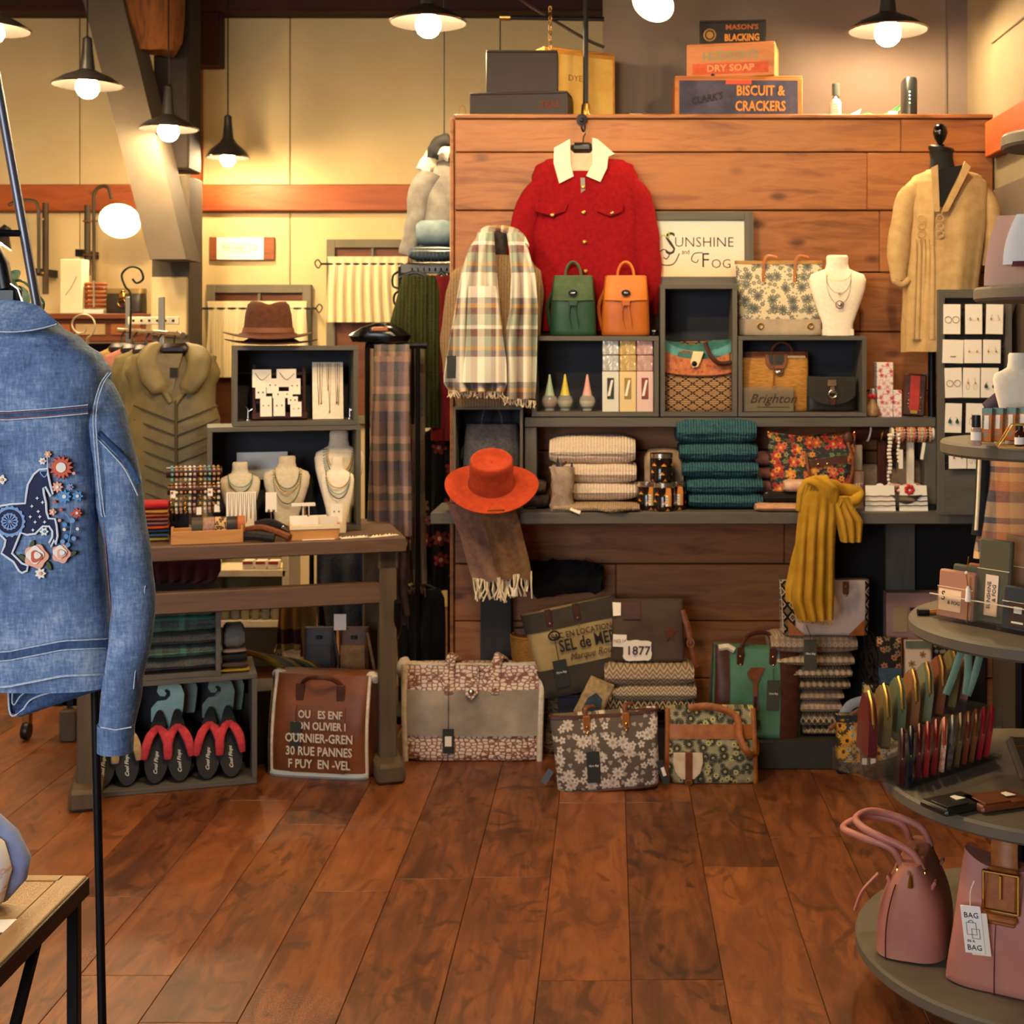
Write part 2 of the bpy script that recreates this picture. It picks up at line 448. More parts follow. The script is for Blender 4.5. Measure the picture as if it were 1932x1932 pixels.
MB().box(((xl+xr)/2, YP+.2, ztop+.008), (xr-xl, .42, .016), bev=.003).build('ledge', m_cedar, part)
MB().box((xl-.008, YP+.01, ztop/2), (.014, .05, ztop), bev=.003).build('end_trim', m_cedar, part)
# ---- taupe wall above it, right wall, back wall
m_taupe = mottle('taupe_wall_paint', '#5f5148', '#665850', 3, .85)
m_cream = mottle('cream_wall_paint', '#cfb583', '#d6be8e', 3, .85)
m_beam = wood('orange_stained_beam', '#7c3714', '#b05a26', '#4a1e0c', axis=0, sc_=1.2, rough=.5)
m_darkbeam = wood('dark_red_beam', '#2c0f08', '#401811', axis=0, rough=.7)
xt = P(1137, 0, YT).x
o = struct('wall_taupe', MB().box(((xt+XR+.1)/2, YT+.08, ZC/2), (XR+.1-xt, .15, ZC)), m_taupe)
MB().box((P(1785, 0, YT).x, YT-.001, 3.0), (.006, .004, 1.4)).build('panel_seam', plain('taupe_seam', '#564a42', .9), o)
m_rw = mottle('beige_wall_paint', '#6b5e49', '#746650', 4, .85)
o = struct('wall_right', MB().box((XR+.06, 4.96, ZC/2), (.12, 1.4, ZC)).box((2.0, 4.33, ZC/2), (1.0, .12, ZC)).box((2.46, 1.35, ZC/2), (.12, 6.0, ZC)), m_rw)
MB().box((XR-.004, 4.76, 2.66+.45), (.012, .96, .9), bev=.003).build('panel', m_rw, o)
MB().box((XR-.004, 4.76, 2.355+.15), (.012, .96, .29), bev=.003).build('panel', m_rw, o)
MB().box((XR-.006, 4.75, 1.05), (.016, .9, 2.1), bev=.003).build('panel', mottle('brown_wall_paint', '#54463a', '#5c4e42', 4, .85), o)
struct('trim_1', MB().box((XR-.02, 4.74, 2.287), (.045, .92, .135), bev=.004), wood('orange_stained_rail', '#6e2f14', '#9a4c22', axis=1, rough=.5))
o = struct('wall_back', MB().box((-2.6, YB+.1, ZC/2), (6.8, .16, ZC)), plain('wall_gap_brown', '#7d6c4c', .9))
zb0, zb1, ztb = P(0, 400, YB).z, P(0, 350, YB).z, P(0, 34, YB).z
seam = [-5.52, -4.30, -3.08, -1.86, -.64, .58]
for a, b in zip(seam[:-1], seam[1:]):
    MB().box(((a+b)/2, YB+.01, zb0/2), (b-a-.006, .03, zb0-.004), bev=.002).build('panel', m_cream, o)
    MB().box(((a+b)/2, YB+.01, (zb1+ztb)/2), (b-a-.006, .03, ztb-zb1-.004), bev=.002).build('panel', m_cream, o)
struct('trim_2', MB().box((-2.6, YB-.03, (zb0+zb1)/2), (6.6, .07, zb1-zb0), bev=.006), m_beam)
struct('trim_3', MB().box((-2.6, YB-.08, ztb+.17), (6.6, .2, .34), bev=.01), m_darkbeam)
a, b = P(366, 0, YB).x, P(384, 0, YB).x
struct('trim_4', MB().box(((a+b)/2, YB-.03, (zb1+3.2)/2), (b-a, .06, 3.2-zb1), bev=.004), wood('orange_stained_upright', '#7c3714', '#a35122', axis=2, rough=.5))
b = P(419, 0, YB-.1).x
struct('trim_5', MB().box(((a+b)/2, YB-.1, (P(0, 127, YB-.1).z+ztb)/2), (b-a, .12, ztb-P(0, 127, YB-.1).z), bev=.006), m_darkbeam)
struct('wall_left', MB().box((-5.6, 3.1, ZC/2), (.12, 10, ZC)), m_cream)
struct('ceiling', MB().box((-1.5, 3.1, ZC+.05), (8.4, 10.2, .1)), wood('dark_ceiling_board', '#2b1710', '#3c2318', axis=1, rough=.8))
# shop front with the daylight window (behind the camera)
wf = MB().box((-4.5, -1.72, ZC/2), (2.2, .12, ZC)).box((.95, -1.72, ZC/2), (3.1, .12, ZC)).box((-2, -1.72, .4), (2.8, .12, .8)).box((-2, -1.72, 3.25), (2.8, .12, 1.0))
struct('wall_front', wf, m_cream)
wf = MB()
for x in (-3.36, -2, -.64): wf.box((x, -1.72, 1.77), (.06, .14, 1.95))
for z in (.82, 2.73): wf.box((-2, -1.72, z), (2.78, .14, .06))
struct('window_1', wf, m_grey)
# ---- timber post with its knee brace at the left
m_post = mottle('grey_brown_post_paint', '#51473a', '#5c5143', 5, .8)
Yq = 7.25
o = thing('timber_post', 'grey-brown painted timber post with slanted knee brace and rough log cap', 'post', (P(335, 0, Yq).x, Yq, 0))
wq = 70*px(Yq)
MB().box((0, 0, 1.2), (wq, .24, 2.4), bev=.01).build('shaft', m_post, o)
MB().box((0, -.02, .5+1.22), (wq*.94, .26, .30), bev=.006).build('cream_collar', m_cream, o)
MB().box((0, 0, 3.08), (wq*.94, .22, 1.3), bev=.01).build('upper_shaft', mottle('near_black_timber', '#1d1713', '#2b221c', 6, .8), o)  # upper length of the post is near black
b = MB()
c0 = P(205, -10, 6.95)-o.location; c1 = P(331, 492, 6.95)-o.location
hw = 34*px(6.95); s0 = 37*px(6.95)
b.ring([[(c1.x-hw, c1.y-.12, c1.z), (c1.x+hw, c1.y-.12, c1.z), (c1.x+hw, c1.y+.12, c1.z), (c1.x-hw, c1.y+.12, c1.z)],
        [(c0.x-s0, c0.y-.12, c0.z), (c0.x+s0, c0.y-.12, c0.z), (c0.x+s0, c0.y+.12, c0.z), (c0.x-s0, c0.y+.12, c0.z)]])
b.build('knee_brace', m_post, o)
b = MB()
lc = P(292, 40, 7.0)-o.location
b.loft([(lc.x, lc.y, lc.z-.15, .09, .1), (lc.x-.02, lc.y, lc.z-.1, .15, .13), (lc.x-.03, lc.y, lc.z+.02, .17, .14), (lc.x-.02, lc.y, lc.z+.3, .17, .15)], 16).jitter(.035, 9, 3)
b.build('log_cap', wood('rough_orange_log', '#4a250f', '#9a5a24', '#2a140a', axis=2, sc_=1.6, rough=.8, bump=.6), o)

# ================================================================ LAMPS
m_enamel = plain('dark_enamel', '#1f1c1b', .35)
m_inner = plain('grey_enamel', '#1d1a17', .5)
def pendant(label, loc, dia=.30, h=.055, neck=.11, tilt=0, top=ZC, br=.05, group='pendant lamps', bell=False):
    o = thing('pendant_lamp', label, 'lamp', loc, group=group)
    r = dia/2
    if bell: prof = [(.022, neck+h), (.03, h+.02), (r*.42, h*.9), (r*.8, h*.45), (r, 0)]
    else: prof = [(.022, neck+h), (.032, h+.012), (r*.36, h), (r*.7, h*.6), (r*.93, h*.18), (r, 0)]
    n = 28
    def rr(pr): return [[(q*math.cos(i*2*pi/n), q*math.sin(i*2*pi/n), z) for i in range(n)] for q, z in pr]
    MB().ring(rr(prof), cap=False).build('shade', m_enamel, o)
    MB().ring(rr([(max(.005, q-.004), z-.004) for q, z in prof[1:]]), cap=False).build('shade_lining', m_inner, o)
    MB().tube([(r*math.cos(i*2*pi/n), r*math.sin(i*2*pi/n), 0) for i in range(n)], .0035, 5, loop=True).build('rim', m_chrome, o)
    MB().lathe([(.004, neck+h+.05), (.02, neck+h+.04), (.024, neck+h-.02), (.02, .04), (.012, .035)], 12).build('socket', m_enamel, o)
    MB().tube([(0, 0, neck+h+.04), (0, 0, top-loc[2])], .004, 6).build('cord', m_black, o)
    MB().sphere((0, 0, -.012), br, 14).build('bulb', m_bulb, o)
    return o
pendant('saucer pendant lamp in front of the slanted knee brace, left of the post', P(165, 160, 6.1))
pendant('saucer pendant lamp hanging in front of the grey timber post', P(318, 243, 6.68), .28)
pendant('small bell pendant lamp lighting the orange beam on the cream wall', P(430, 297, 7.55), .235, .085, .10, bell=True, br=.04)
pendant('saucer pendant lamp at the top of the picture before the cream wall', P(808, 42, 5.4))
pendant('saucer pendant lamp hanging above the black dress form on the right', P(1675, 57, 5.2))
pendant('saucer pendant lamp cut off by the top left edge of the picture', P(-16, 55, 5.6))
for i, q in enumerate([(-1.3, 3.8, 2.78), (.75, 3.75, 2.78), (-.3, 3.7, 2.75), (-2.7, 5.0, 3.05), (-.6, 3.3, 2.6)]):
    pendant('saucer pendant lamp above the view, %s' % ['over the table and counter gap', 'over the round tier display', 'over the bags before the red jacket', 'over the vest rack', 'nearest the camera over the open floor'][i], Vector(q), group='lamps above the view')
# ================================================================ SHARED BUILDERS
class Bag:
    """soft bag: superellipse body, v = 0 base .. 1 top, u = -1..1 across the front"""
    def __init__(s, w, h, d, wt=1.0, dt=.35, p=5, sag=0.0, belly=.0, horn=0.0):
        s.w, s.h, s.d, s.wt, s.dt, s.p, s.sag, s.belly, s.horn = w, h, d, wt, dt, p, sag, belly, horn
    def half(s, v): return s.w/2*(1+(s.wt-1)*v+s.belly*math.sin(pi*v))
    def dep(s, v): return s.d/2*((1-v)+s.dt*v+.25*math.sin(pi*min(1, v)))
    def zz(s, u, v): return s.h*v-(s.sag*(1-u*u)-s.horn*abs(u)**3)*max(0, v-.35)/.65
    def pt(s, u, v, off=0.0, back=False):
        y = s.dep(v)*max(0, 1-abs(u)**s.p)**(1/s.p)
        return Vector((s.half(v)*u, (y+off) if back else -(y+off), s.zz(u, v)))
    def body(s, name, mt, parent, nz=12, n=40, v0=0.0, v1=1.0, off=0.0, jit=0.0, seed=1):
        b = MB(); rings = []
        vs = [v0+(v1-v0)*i/nz for i in range(nz+1)]
        if v0 == 0: vs = [0, .015]+vs[1:]
        for i, v in enumerate(vs):
            r = []
            kk = .93 if (v == 0 and v0 == 0) else 1.0
            for k in range(n):
                th = k*2*pi/n; c, si = math.cos(th), math.sin(th)
                u = math.copysign(abs(c)**(2/s.p), c)
                r.append(((s.half(v)+off)*u*kk, (s.dep(v)+off)*math.copysign(abs(si)**(2/s.p), si)*kk, s.zz(u, v)))
            rings.append(r)
        b.ring(rings)
        if jit: b.jitter(jit, 3.0/s.w, seed)
        return b.build(name, mt, parent, sharp=60)
    def patch(s, name, mt, parent, u0, u1, v0, v1, off=.004, nu=14, nv=6, th=.004, back=False):
        b = MB()
        f = lambda a, c: s.pt(u0+(u1-u0)*a, v0+(v1-v0)*c, off, back)
        return b.grid(f, nu, nv, -th if back else th).build(name, mt, parent, sharp=60)
    def shape(s, name, mt, parent, uv, off=.005, th=.004, label=None):
        """flat appliqué with outline uv following the front"""
        n = len(uv); b = MB(); a = [s.pt(u, v, off+th) for u, v in uv]; c = [s.pt(u, v, off-th) for u, v in uv]
        b.add(a+c, [tuple(range(n)), tuple(range(2*n-1, n-1, -1))]+[(i, i+n, (i+1) % n+n, (i+1) % n) for i in range(n)])
        return b.build(name, mt, parent, label=label)
    def handle(s, mt, parent, u0, u1, rise, v=.9, r=.006, back=False, lean=0.0, name='handle', flat=1.0, n=14):
        a, c = s.pt(u0, v, .004, back), s.pt(u1, v, .004, back); pts = []
        for i in range(n+1):
            t = i/n; q = a.lerp(c, t); q.z += rise*(1-abs(2*t-1)**3); q.y += lean*math.sin(pi*t); pts.append(q)
        return MB().tube(pts, r, 8, flat=flat).build(name, mt, parent)
def swing_tag(parent, top, ln, w, h, mt=None, txt=None, yo=-.004, tilt=0, tm=None, ts=.2):
    """hang tag on a cord: cord is one part, card another with its print"""
    top = Vector(top); mt = mt or m_tag
    MB().tube([top, top+V(0, yo, -ln*.5), top+V(0, yo, -ln)], .0013, 5).build('tag_cord', m_ink, parent)
    c = MB().box((0, 0, -h/2), (w, .002, h), bev=.0006).build('tag', mt, parent, top+V(0, yo, -ln), (0, tilt, 0))
    if txt: text(txt, w*ts, tm or m_white, c, (0, -.0022, -h*.45), shear=.3)
    return c
def slab(mb, c, w, d, h, seed=0, p=3.2, n=22, nx=10, wob=.06, droop=0):
    """folded textile: rounded cross-section swept along x with soft wobble"""
    rings = []
    for i in range(nx+1):
        t = i/nx*2-1; e = (1-abs(t)**7*.3)
        x = c[0]+t*w/2; r = []
        for k in range(n):
            th = k*2*pi/n; a, b = math.cos(th), math.sin(th)
            f = 1+wob*mnoise.noise(Vector((t*1.7+seed*3, a*1.3, b*1.3+seed)))
            r.append((x, c[1]+d/2*f*(.9+.1*e)*math.copysign(abs(a)**(2/p), a), c[2]+h/2*e*f*math.copysign(abs(b)**(2/p), b)-droop*t*t))
        rings.append(r)
    return mb.ring(rings)
def folded(name, label, cat, mt, loc, w, d, h, seed=0, group=None, p=3.0, crease=True, rz=0, wob=.07, mt2=None):
    o = thing(name, label, cat, loc, rz, group)
    b = MB(); slab(b, (0, 0, h/2), w, d, h, seed, p, wob=wob); b.build('folded_body', mt, o, sharp=60)
    if crease:
        b = MB(); slab(b, (0, -d*.02, h*.47), w*.985, d*1.015, h*.5, seed+9, 2.4, wob=wob*.6); b.build('inner_fold', mt2 or mt, o, sharp=60)
    return o
def open_box(name, label, x0, x1, y0, y1, Y, dep, th, cat='display box', inner=None, frame=None, fv=None):
    k = px(Y); a = P(x0, y1, Y); w_, h = (x1-x0)*k, (y1-y0)*k
    o = thing(name, label, cat, (a.x+w_/2, Y+dep/2, a.z))
    t = th*k; f = frame or m_grey; g = fv or m_greyv
    MB().box((0, 0, t/2), (w_, dep, t), bev=.001).build('bottom_panel', f, o)
    MB().box((0, 0, h-t/2), (w_, dep, t), bev=.001).build('top_panel', f, o)
    for sx in (-1, 1): MB().box((sx*(w_/2-t/2), 0, h/2), (t, dep, h-2*t), bev=.001).build('side_panel', g, o)
    nb = max(2, int(h/.075))
    for i in range(nb):
        hh = (h-2*t)/nb
        MB().box((0, dep/2-.006, t+hh*(i+.5)), (w_-2*t, .008, hh-.0002)).build('back_slat', inner or m_greyin, o)
    return o
def cards_at(name, label, cat, loc, w, h, mt, rz=0, tilt=-.12, th=.0015, group=None):
    o = thing(name, label, cat, loc, group=group, rot=(tilt, 0, rz))
    MB().box((0, 0, h/2), (w, th, h), bev=.0005).build('card', mt, o); return o
def bust(name, label, mt, loc, h, w, neck=True, rz=0, tilt=0, cup=False):
    """flat-backed jewellery bust: neck, shoulders, tapering front"""
    o = thing(name, label, 'jewellery bust', loc, rz, rot=(tilt, 0, rz))
    nr = w*.19
    secs = [(0, 0, 0, w*.25, w*.15, 3), (0, 0, h*.02, w*.26, w*.15, 3), (0, -.0, h*.15, w*.27, w*.13, 2.6), (0, -.004, h*.4, w*.4, w*.14, 2.4), (0, -.004, h*.58, w*.48, w*.15, 2.3),
            (0, 0, h*.7, w*.50, w*.14, 2.3), (0, .003, h*.765, w*.46, w*.125, 2.2), (0, .006, h*.80, w*.32, w*.12, 2.1), (0, .008, h*.835, nr*1.12, w*.12, 2), (0, .008, h*.9, nr, w*.13, 2), (0, .006, h*.97, nr*1.02, w*.14, 2), (0, .005, h, nr*.9, w*.12, 2)]
    MB().loft(secs, 28, cap=True).build('form', mt, o, sharp=70)
    return o
def strand(parent, mt, w, z0, drop, r=.0012, y=-.02, name='necklace', beads=0, n=18, bm=None):
    """necklace draped on a bust front"""
    pts = []
    for i in range(n+1):
        a = pi*i/n; pts.append(Vector((-w*math.cos(a), y-.012*math.sin(a), z0-drop*math.sin(a)**.8)))
    b = MB()
    if beads:
        for q in spline(pts, max(1, beads//n+1)): b.sphere(q, r, 6)
    else: b.tube(pts, r, 5)
    return b.build(name, mt, parent)
def sleeve(mb, pts, rad, n=16, flat=.6, fold=0.0, seed=0):
    """tapered limb of cloth along a path"""
    q = spline(pts, 5); m = len(q)
    rr = [rad[min(len(rad)-2, int(i/(m-1)*(len(rad)-1)))]*(1-(i/(m-1)*(len(rad)-1)) % 1 if i < m-1 else 0)+rad[min(len(rad)-1, int(i/(m-1)*(len(rad)-1))+1)]*((i/(m-1)*(len(rad)-1)) % 1 if i < m-1 else 1) for i in range(m)]
    b = MB(); b.tube(q, rr, n, flat=flat)
    if fold: b.jitter(fold, 14, seed)
    return mb.add(b.v, b.f)
def hanger(parent, w, z, mt=None, y=0, hook=.06, name='hanger'):
    b = MB(); pts = spline([(-w/2, y, z-.075), (-w*.22, y, z-.02), (0, y, z), (w*.22, y, z-.02), (w/2, y, z-.075)], 5)
    b.tube(pts, .011, 8, flat=1.3)
    b.tube([(0, y, z)]+[(.018*math.sin(a), y, z+hook*.55+.018*(1-math.cos(a))) for a in [i*pi/7 for i in range(0, 10)]], .0025, 6)
    return b.build(name, mt or m_black, parent)
def drape(name, mt, parent, x0, x1, zt, zb, y=0, folds=4, amp=.012, th=.004, nu=36, nv=16, flare=1.0, ph=0, skew=0, top=None, sharp=60):
    """hanging cloth with vertical folds between x0..x1"""
    c, hw = (x0+x1)/2, (x1-x0)/2
    def f(a, b):
        z = zt+(zb-zt)*b; s_ = 1+(flare-1)*b
        return (c+skew*b+hw*(2*a-1)*s_, y+amp*(.35+.65*b)*math.sin(2*pi*folds*a+ph+.5*math.sin(3*b+ph)), z)
    return MB().grid(f, nu, nv, th).build(name, mt, parent, sharp=sharp)
def lerp_rows(rows, y):
    for a, b in zip(rows[:-1], rows[1:]):
        if y <= b[0]:
            t = (y-a[0])/(b[0]-a[0]) if b[0] != a[0] else 0
            return [a[i]+(b[i]-a[i])*t for i in range(len(a))]
    return list(rows[-1])
def sheet(name, mt, parent, rows, Y, folds=3, amp=.01, th=.004, nu=30, nv=20, ph=0, bulge=0, grow=1.0, sharp=60, wav=0.0):
    """cloth hanging at depth Y: rows of (y, x_left, x_right) measured in the photograph's pixels"""
    y0, y1 = rows[0][0], rows[-1][0]; L = parent.location
    def f(a, b):
        r = lerp_rows(rows, y0+(y1-y0)*b)
        q = P(r[1]+(r[2]-r[1])*a, r[0]+wav*math.sin(2*pi*folds*a+ph)*b, Y)-L
        q.y += amp*((1-grow)+grow*min(1, b*2))*math.sin(2*pi*folds*a+ph+.6*math.sin(4*b+ph))-bulge*(1-(2*a-1)**2)
        return q
    return MB().grid(f, nu, nv, th).build(name, mt, parent, sharp=sharp)
def fringe(mt, parent, x0, x1, y0, y1, Y, n, ln, r=.0016, jit=.01, name='fringe', yo=0):
    L = parent.location; b = MB(); rr = random.Random(n)
    for i in range(n):
        t = i/(n-1); a = P(x0+(x1-x0)*t, y0+(y1-y0)*t, Y)-L; a.y += yo
        l = ln*rr.uniform(.75, 1.1)
        b.tube([a, a+V(rr.uniform(-jit, jit)*.5, rr.uniform(-jit, jit), -l*.5), a+V(rr.uniform(-jit, jit), rr.uniform(-jit, jit), -l)], r, 4)
    return b.build(name, mt, parent, kind='stuff')
def px_loft(name, mt, parent, rows, Y, dep, n=36, p=2.3, fold=None, jit=0, seed=0, yo=0, jsc=12, sharp=70, cap=True):
    """closed cloth or body volume; rows of (y, x_left, x_right[, depth])"""
    L = parent.location; secs = []
    for r in rows:
        a, b = P(r[1], r[0], Y)-L, P(r[2], r[0], Y)-L
        d = r[3] if len(r) > 3 else dep
        secs.append(((a.x+b.x)/2, a.y+yo, a.z, (b.x-a.x)/2, d/2))
    # resample for smoothness
    out = []
    for i in range(len(secs)-1):
        for k_ in range(4):
            t = k_/4; out.append(tuple(secs[i][j]+(secs[i+1][j]-secs[i][j])*(t*t*(3-2*t) if j in (3, 4) else t) for j in range(5)))
    out.append(secs[-1])
    mb = MB().loft(out[::-1], n, p, fold, cap)
    if jit: mb.jitter(jit, jsc, seed)
    return mb.build(name, mt, parent, sharp=sharp)
def ptube(name, mt, parent, pts, Y, r, n=10, flat=1.0, yo=0, seg=5, kind=None, up=None):
    """tube through photo points (x, y[, extra depth])"""
    L = parent.location
    q = [P(p[0], p[1], Y+(p[2] if len(p) > 2 else 0))-L+V(0, yo, 0) for p in pts]
    q = spline(q, seg) if seg > 1 else q
    if isinstance(r, (list, tuple)):
        m = len(q); rr = []
        for i in range(m):
            f = i/(m-1)*(len(r)-1); j = min(int(f), len(r)-2); rr.append(r[j]+(r[j+1]-r[j])*(f-j))
        r = rr
    return MB().tube(q, r, n, flat=flat, up=up).build(name, mt, parent, kind=kind)
# ================================================================ ON TOP OF THE PARTITION
ZL = ztop+.016
def crate(label, x0, x1, y0, y1, Y, dep, rz, body, panel=None, z=None, name='wooden_crate', lid=None):
    k = px(Y); w_, h = (x1-x0)*k, (y1-y0)*k; a = P((x0+x1)/2, y1, Y)
    o = thing(name, label, 'crate', (a.x, Y+dep/2, a.z if z is None else z), rz)
    t = .011
    for sy in (-1, 1): MB().box((0, sy*(dep/2-t/2), h/2), (w_, t, h), bev=.002).build('side_board', body, o)
    for sx in (-1, 1): MB().box((sx*(w_/2-t/2), 0, h/2), (t, dep-2*t, h-.003), bev=.002).build('end_board', body, o)
    MB().box((0, 0, h+.004), (w_*.995, dep*.99, .009), bev=.002).build('lid_board', lid or body, o)
    if panel: MB().box((0, -dep/2-.001, h*.49), (w_*.93, .003, h*.9), bev=.001).build('printed_panel', panel, o)
    return o, w_, h, -dep/2-.0035
m_crate = wood('honey_crate_wood', '#8a4a1d', '#b8702f', axis=0, sc_=1.5)
m_crated = wood('dark_crate_wood', '#120906', '#20100a', axis=0, sc_=1.5)
m_navyp = mottle('worn_navy_print', '#2c2b3e', '#454054', 14, .75)
m_orangei = mottle('worn_orange_ink', '#b97028', '#d58a3a', 40, .8)
m_teali = mottle('worn_pale_blue_print', '#8ea2a0', '#b9b695', 18, .8)
o, w_, h, yf = crate('large crate with navy biscuit label, bottom of the lettered crates', 1273, 1514, 151, 224, 5.27, .24, 0, m_crate, m_navyp, ZL)
zA = ZL+h+.009
text('BISCUIT &', h*.36, m_orangei, o, (w_*.17, yf, h*.66), sx=.78, bold=.001)
text('CRACKERS', h*.36, m_orangei, o, (w_*.17, yf, h*.26), sx=.74, bold=.001)
b = MB()
for i in range(9): b.lathe([(.0001, 0), (h*.13+.012*math.sin(i*2.1), 0), (h*.13, .001), (.0001, .001)], 12, Matrix.Translation((-w_*.40+w_*.043*i, yf+.003, h*(.40+.17*math.sin(i*1.4)))) @ Matrix.Rotation(pi/2, 4, 'X'))
b.build('scroll_print', m_teali, o)
text("CLARK'S", h*.26, m_ink, o, (-w_*.25, yf-.003, h*.46), rot=(pi/2, -.18, 0), sx=.85, shear=.2, bold=.001)
MB().box((-.0, yf+.0015, h*.89), (w_*.2, .002, h*.1)).build('red_strip', plain('faded_red_print', '#c3452c', .8), o)
k = 0
o, w_, h, yf = crate('wooden crate with faded dry soap lettering, middle of the lettered stack', 1303, 1470, 86, 146, 5.29, .17, -.2, wood('pale_soap_crate', '#98582c', '#c27a45', axis=0, sc_=1.5), None, zA)
text("HUDSON'S", h*.38, plain('faded_grey_green_ink', '#8d8a68', .85), o, (0, yf, h*.66), sx=.95, bold=.001)
MB().box((0, yf+.002, h*.27), (w_*.86, .002, h*.34)).build('red_band', mottle('faded_red_band', '#b04a2a', '#cc5d3a', 30, .85), o)
text('DRY SOAP', h*.29, plain('faded_cream_ink', '#c8905e', .85), o, (0, yf-.0005, h*.27), sx=1.1, bold=.001)
MB().lathe([(.0001, 0), (.008, 0), (.008, .002), (.0001, .002)], 10, Matrix.Translation((-w_*.2, yf+.001, h*.06)) @ Matrix.Rotation(pi/2, 4, 'X')).build('knot_hole', m_ink, o)
zB = zA+h+.009
o, w_, h, yf = crate('small dark blacking box at the top of the lettered crates', 1322, 1448, 37, 80, 5.33, .12, -.1, m_crated, plain('black_print', '#191210', .7), zB)
text("MASON'S", h*.30, mottle('dull_red_ink', '#8b4122', '#a85a2c', 40), o, (w_*.14, yf, h*.76), sx=1.15, bold=.0008)
text('BLACKING', h*.42, m_orangei, o, (w_*.14, yf, h*.30), sx=.75, bold=.0012)
b = MB(); b.tube([(-w_*.34+.022*math.cos(i*pi/9), yf, h*.45+.022*math.sin(i*pi/9)) for i in range(18)], .003, 5, loop=True); b.lathe([(.0001, 0), (.014, 0), (.014, .001), (.0001, .001)], 12, Matrix.Translation((-w_*.34, yf+.001, h*.45)) @ Matrix.Rotation(pi/2, 4, 'X'))
b.build('emblem', mottle('dull_gold_ink', '#86602b', '#a97d3a', 40), o)
# dark crates at the left and the lit crate behind them
o, w_, h, yf = crate('long dark crate with faded red side print at the left end of the ledge', 888, 1076, 176, 219, 5.27, .14, -.12, m_crated, None, ZL)
text('TEAS', h*.4, plain('dark_red_ink', '#5e2512', .8), o, (w_*.32, yf, h*.5), bold=.001)
z1 = ZL+h+.009
crate('upright dark crate standing on the long dark crate', 917, 1052, 98, 175, 5.30, .10, 0, m_crated, None, z1)
o, w_, h, yf = crate('big yellow lit crate behind the dark crates, turned sideways', 1000, 1150, 84, 219, 5.42, .17, .5, wood('golden_crate_wood', '#a96522', '#d39a42', axis=0, sc_=1.5), mottle('pale_yellow_print', '#c99b48', '#dcb765', 9, .8), ZL)
text('DYES', h*.12, plain('brown_ink', '#8a5a26', .8), o, (-w_*.05, yf, h*.62))
# iron pipe rig and hook
o = thing('pipe_hanging_rig', 'black iron pipe upright with cross arm and rope above the red jacket', 'pipe rig', P(1105, 222, 5.30)+V(0, 0, .0))
o.location.z = ZL
k = px(5.3); q = lambda x, y, dy=0: (( x-1105)*k, dy, P(0, y, 5.3).z-ZL)
MB().tube([(0, 0, 0), q(1105, -60)], .011, 10).build('upright_pipe', m_blackm, o)
MB().lathe([(.04, 0), (.04, .006), (.018, .01), (.016, .05), (.012, .055)], 16).build('flange', m_brass, o)
MB().tube([q(952, 33), q(1140, 36)], .009, 8).build('cross_arm', m_blackm, o)
MB().lathe([(.013, -.02), (.013, .02)], 10, Matrix.Translation(q(953, 33)) @ Matrix.Rotation(pi/2, 4, 'Y')).build('arm_cap', m_brass, o)
MB().tube(spline([q(960, -20, .01), q(1000, 10, .012), q(1100, 70, .012), q(1140, 88, .012)], 4), .0065, 7).build('rope', plain('dark_rope', '#2b1a10', .9), o)
b = MB()
for i in range(9):
    c = Vector(q(1038, 18+9*i, -.01)); b.tube([c+V(.006*math.cos(a*pi/3), .004*(i % 2)*math.sin(a*pi/3), .011*math.sin(a*pi/3)) for a in range(6)], .0018, 5, loop=True)
b.build('chain', m_brass, o)
o = thing('wall_hook', 'small iron flange and hook holding the red jacket hanger', 'hook', P(1098, 226, 5.21))
MB().lathe([(.022, 0), (.022, .006), (.01, .008), (.01, .04)], 14, Matrix.Translation((0, .0, 0)) @ Matrix.Rotation(pi/2, 4, 'X')).build('flange', m_blackm, o)
MB().tube(spline([(0, -.035, 0), (.01, -.06, -.01), (.012, -.065, -.045), (.006, -.075, -.055), (0, -.085, -.04)], 4), .004, 7).build('hook_rod', m_blackm, o)
# little things along the ledge
o = thing('wire_loop', 'small brass wire loop standing at the far left of the ledge', 'wire loop', V(P(873, 0, 5.28).x, 5.28, ZL))
MB().tube(arc((0, 0, .015), .012, -.6, pi+.6, 10, ry=.03), .002, 6).build('loop', m_brass, o)
o = thing('clip_tray', 'small silver tray with wire handles lying on the ledge', 'tray', V(P(1200, 0, 5.3).x, 5.28, ZL))
MB().box((0, 0, .008), (.055, .04, .016), bev=.005).build('tray_body', m_chrome, o)
for sx in (-1, 1): MB().tube(arc((sx*.031, 0, .006), .012, -.4, pi+.4, 8), .002, 6).build('handle', m_chrome, o)
o = thing('spray_bottle', 'white labelled bottle with grey cap beside the biscuit crate', 'bottle', V(P(1576, 0, 5.3).x, 5.29, ZL))
MB().lathe([(.019, 0), (.021, .004), (.021, .058), (.016, .066), (.010, .072)], 16).build('bottle_body', plain('ivory_plastic', '#e3dcc6', .5), o)
MB().lathe([(.012, .07), (.0125, .082), (.012, .084)], 14).build('neck_ring', m_chrome, o)
MB().lathe([(.014, .083), (.015, .088), (.014, .128), (.011, .131), (.0005, .131)], 14).build('cap', plain('grey_cap', '#4a5250', .35), o)
for i in range(4): MB().box((0, -.0212, .018+.01*i), (.022, .001, .004)).build('print_line', plain('grey_print', '#8d8876', .8), o)
o = thing('folded_paper', 'folded cream paper leaning beside the white bottle', 'paper', V(P(1600, 0, 5.3).x, 5.29, ZL))
MB().prism([(-.02, 0), (.045, 0), (.04, .012), (.05, .034), (.01, .014)], .003).build('sheet', m_card, o)
o = thing('router', 'black upright router with blue and green lights on the ledge', 'router', V(P(1715, 0, 5.3).x, 5.30, ZL))
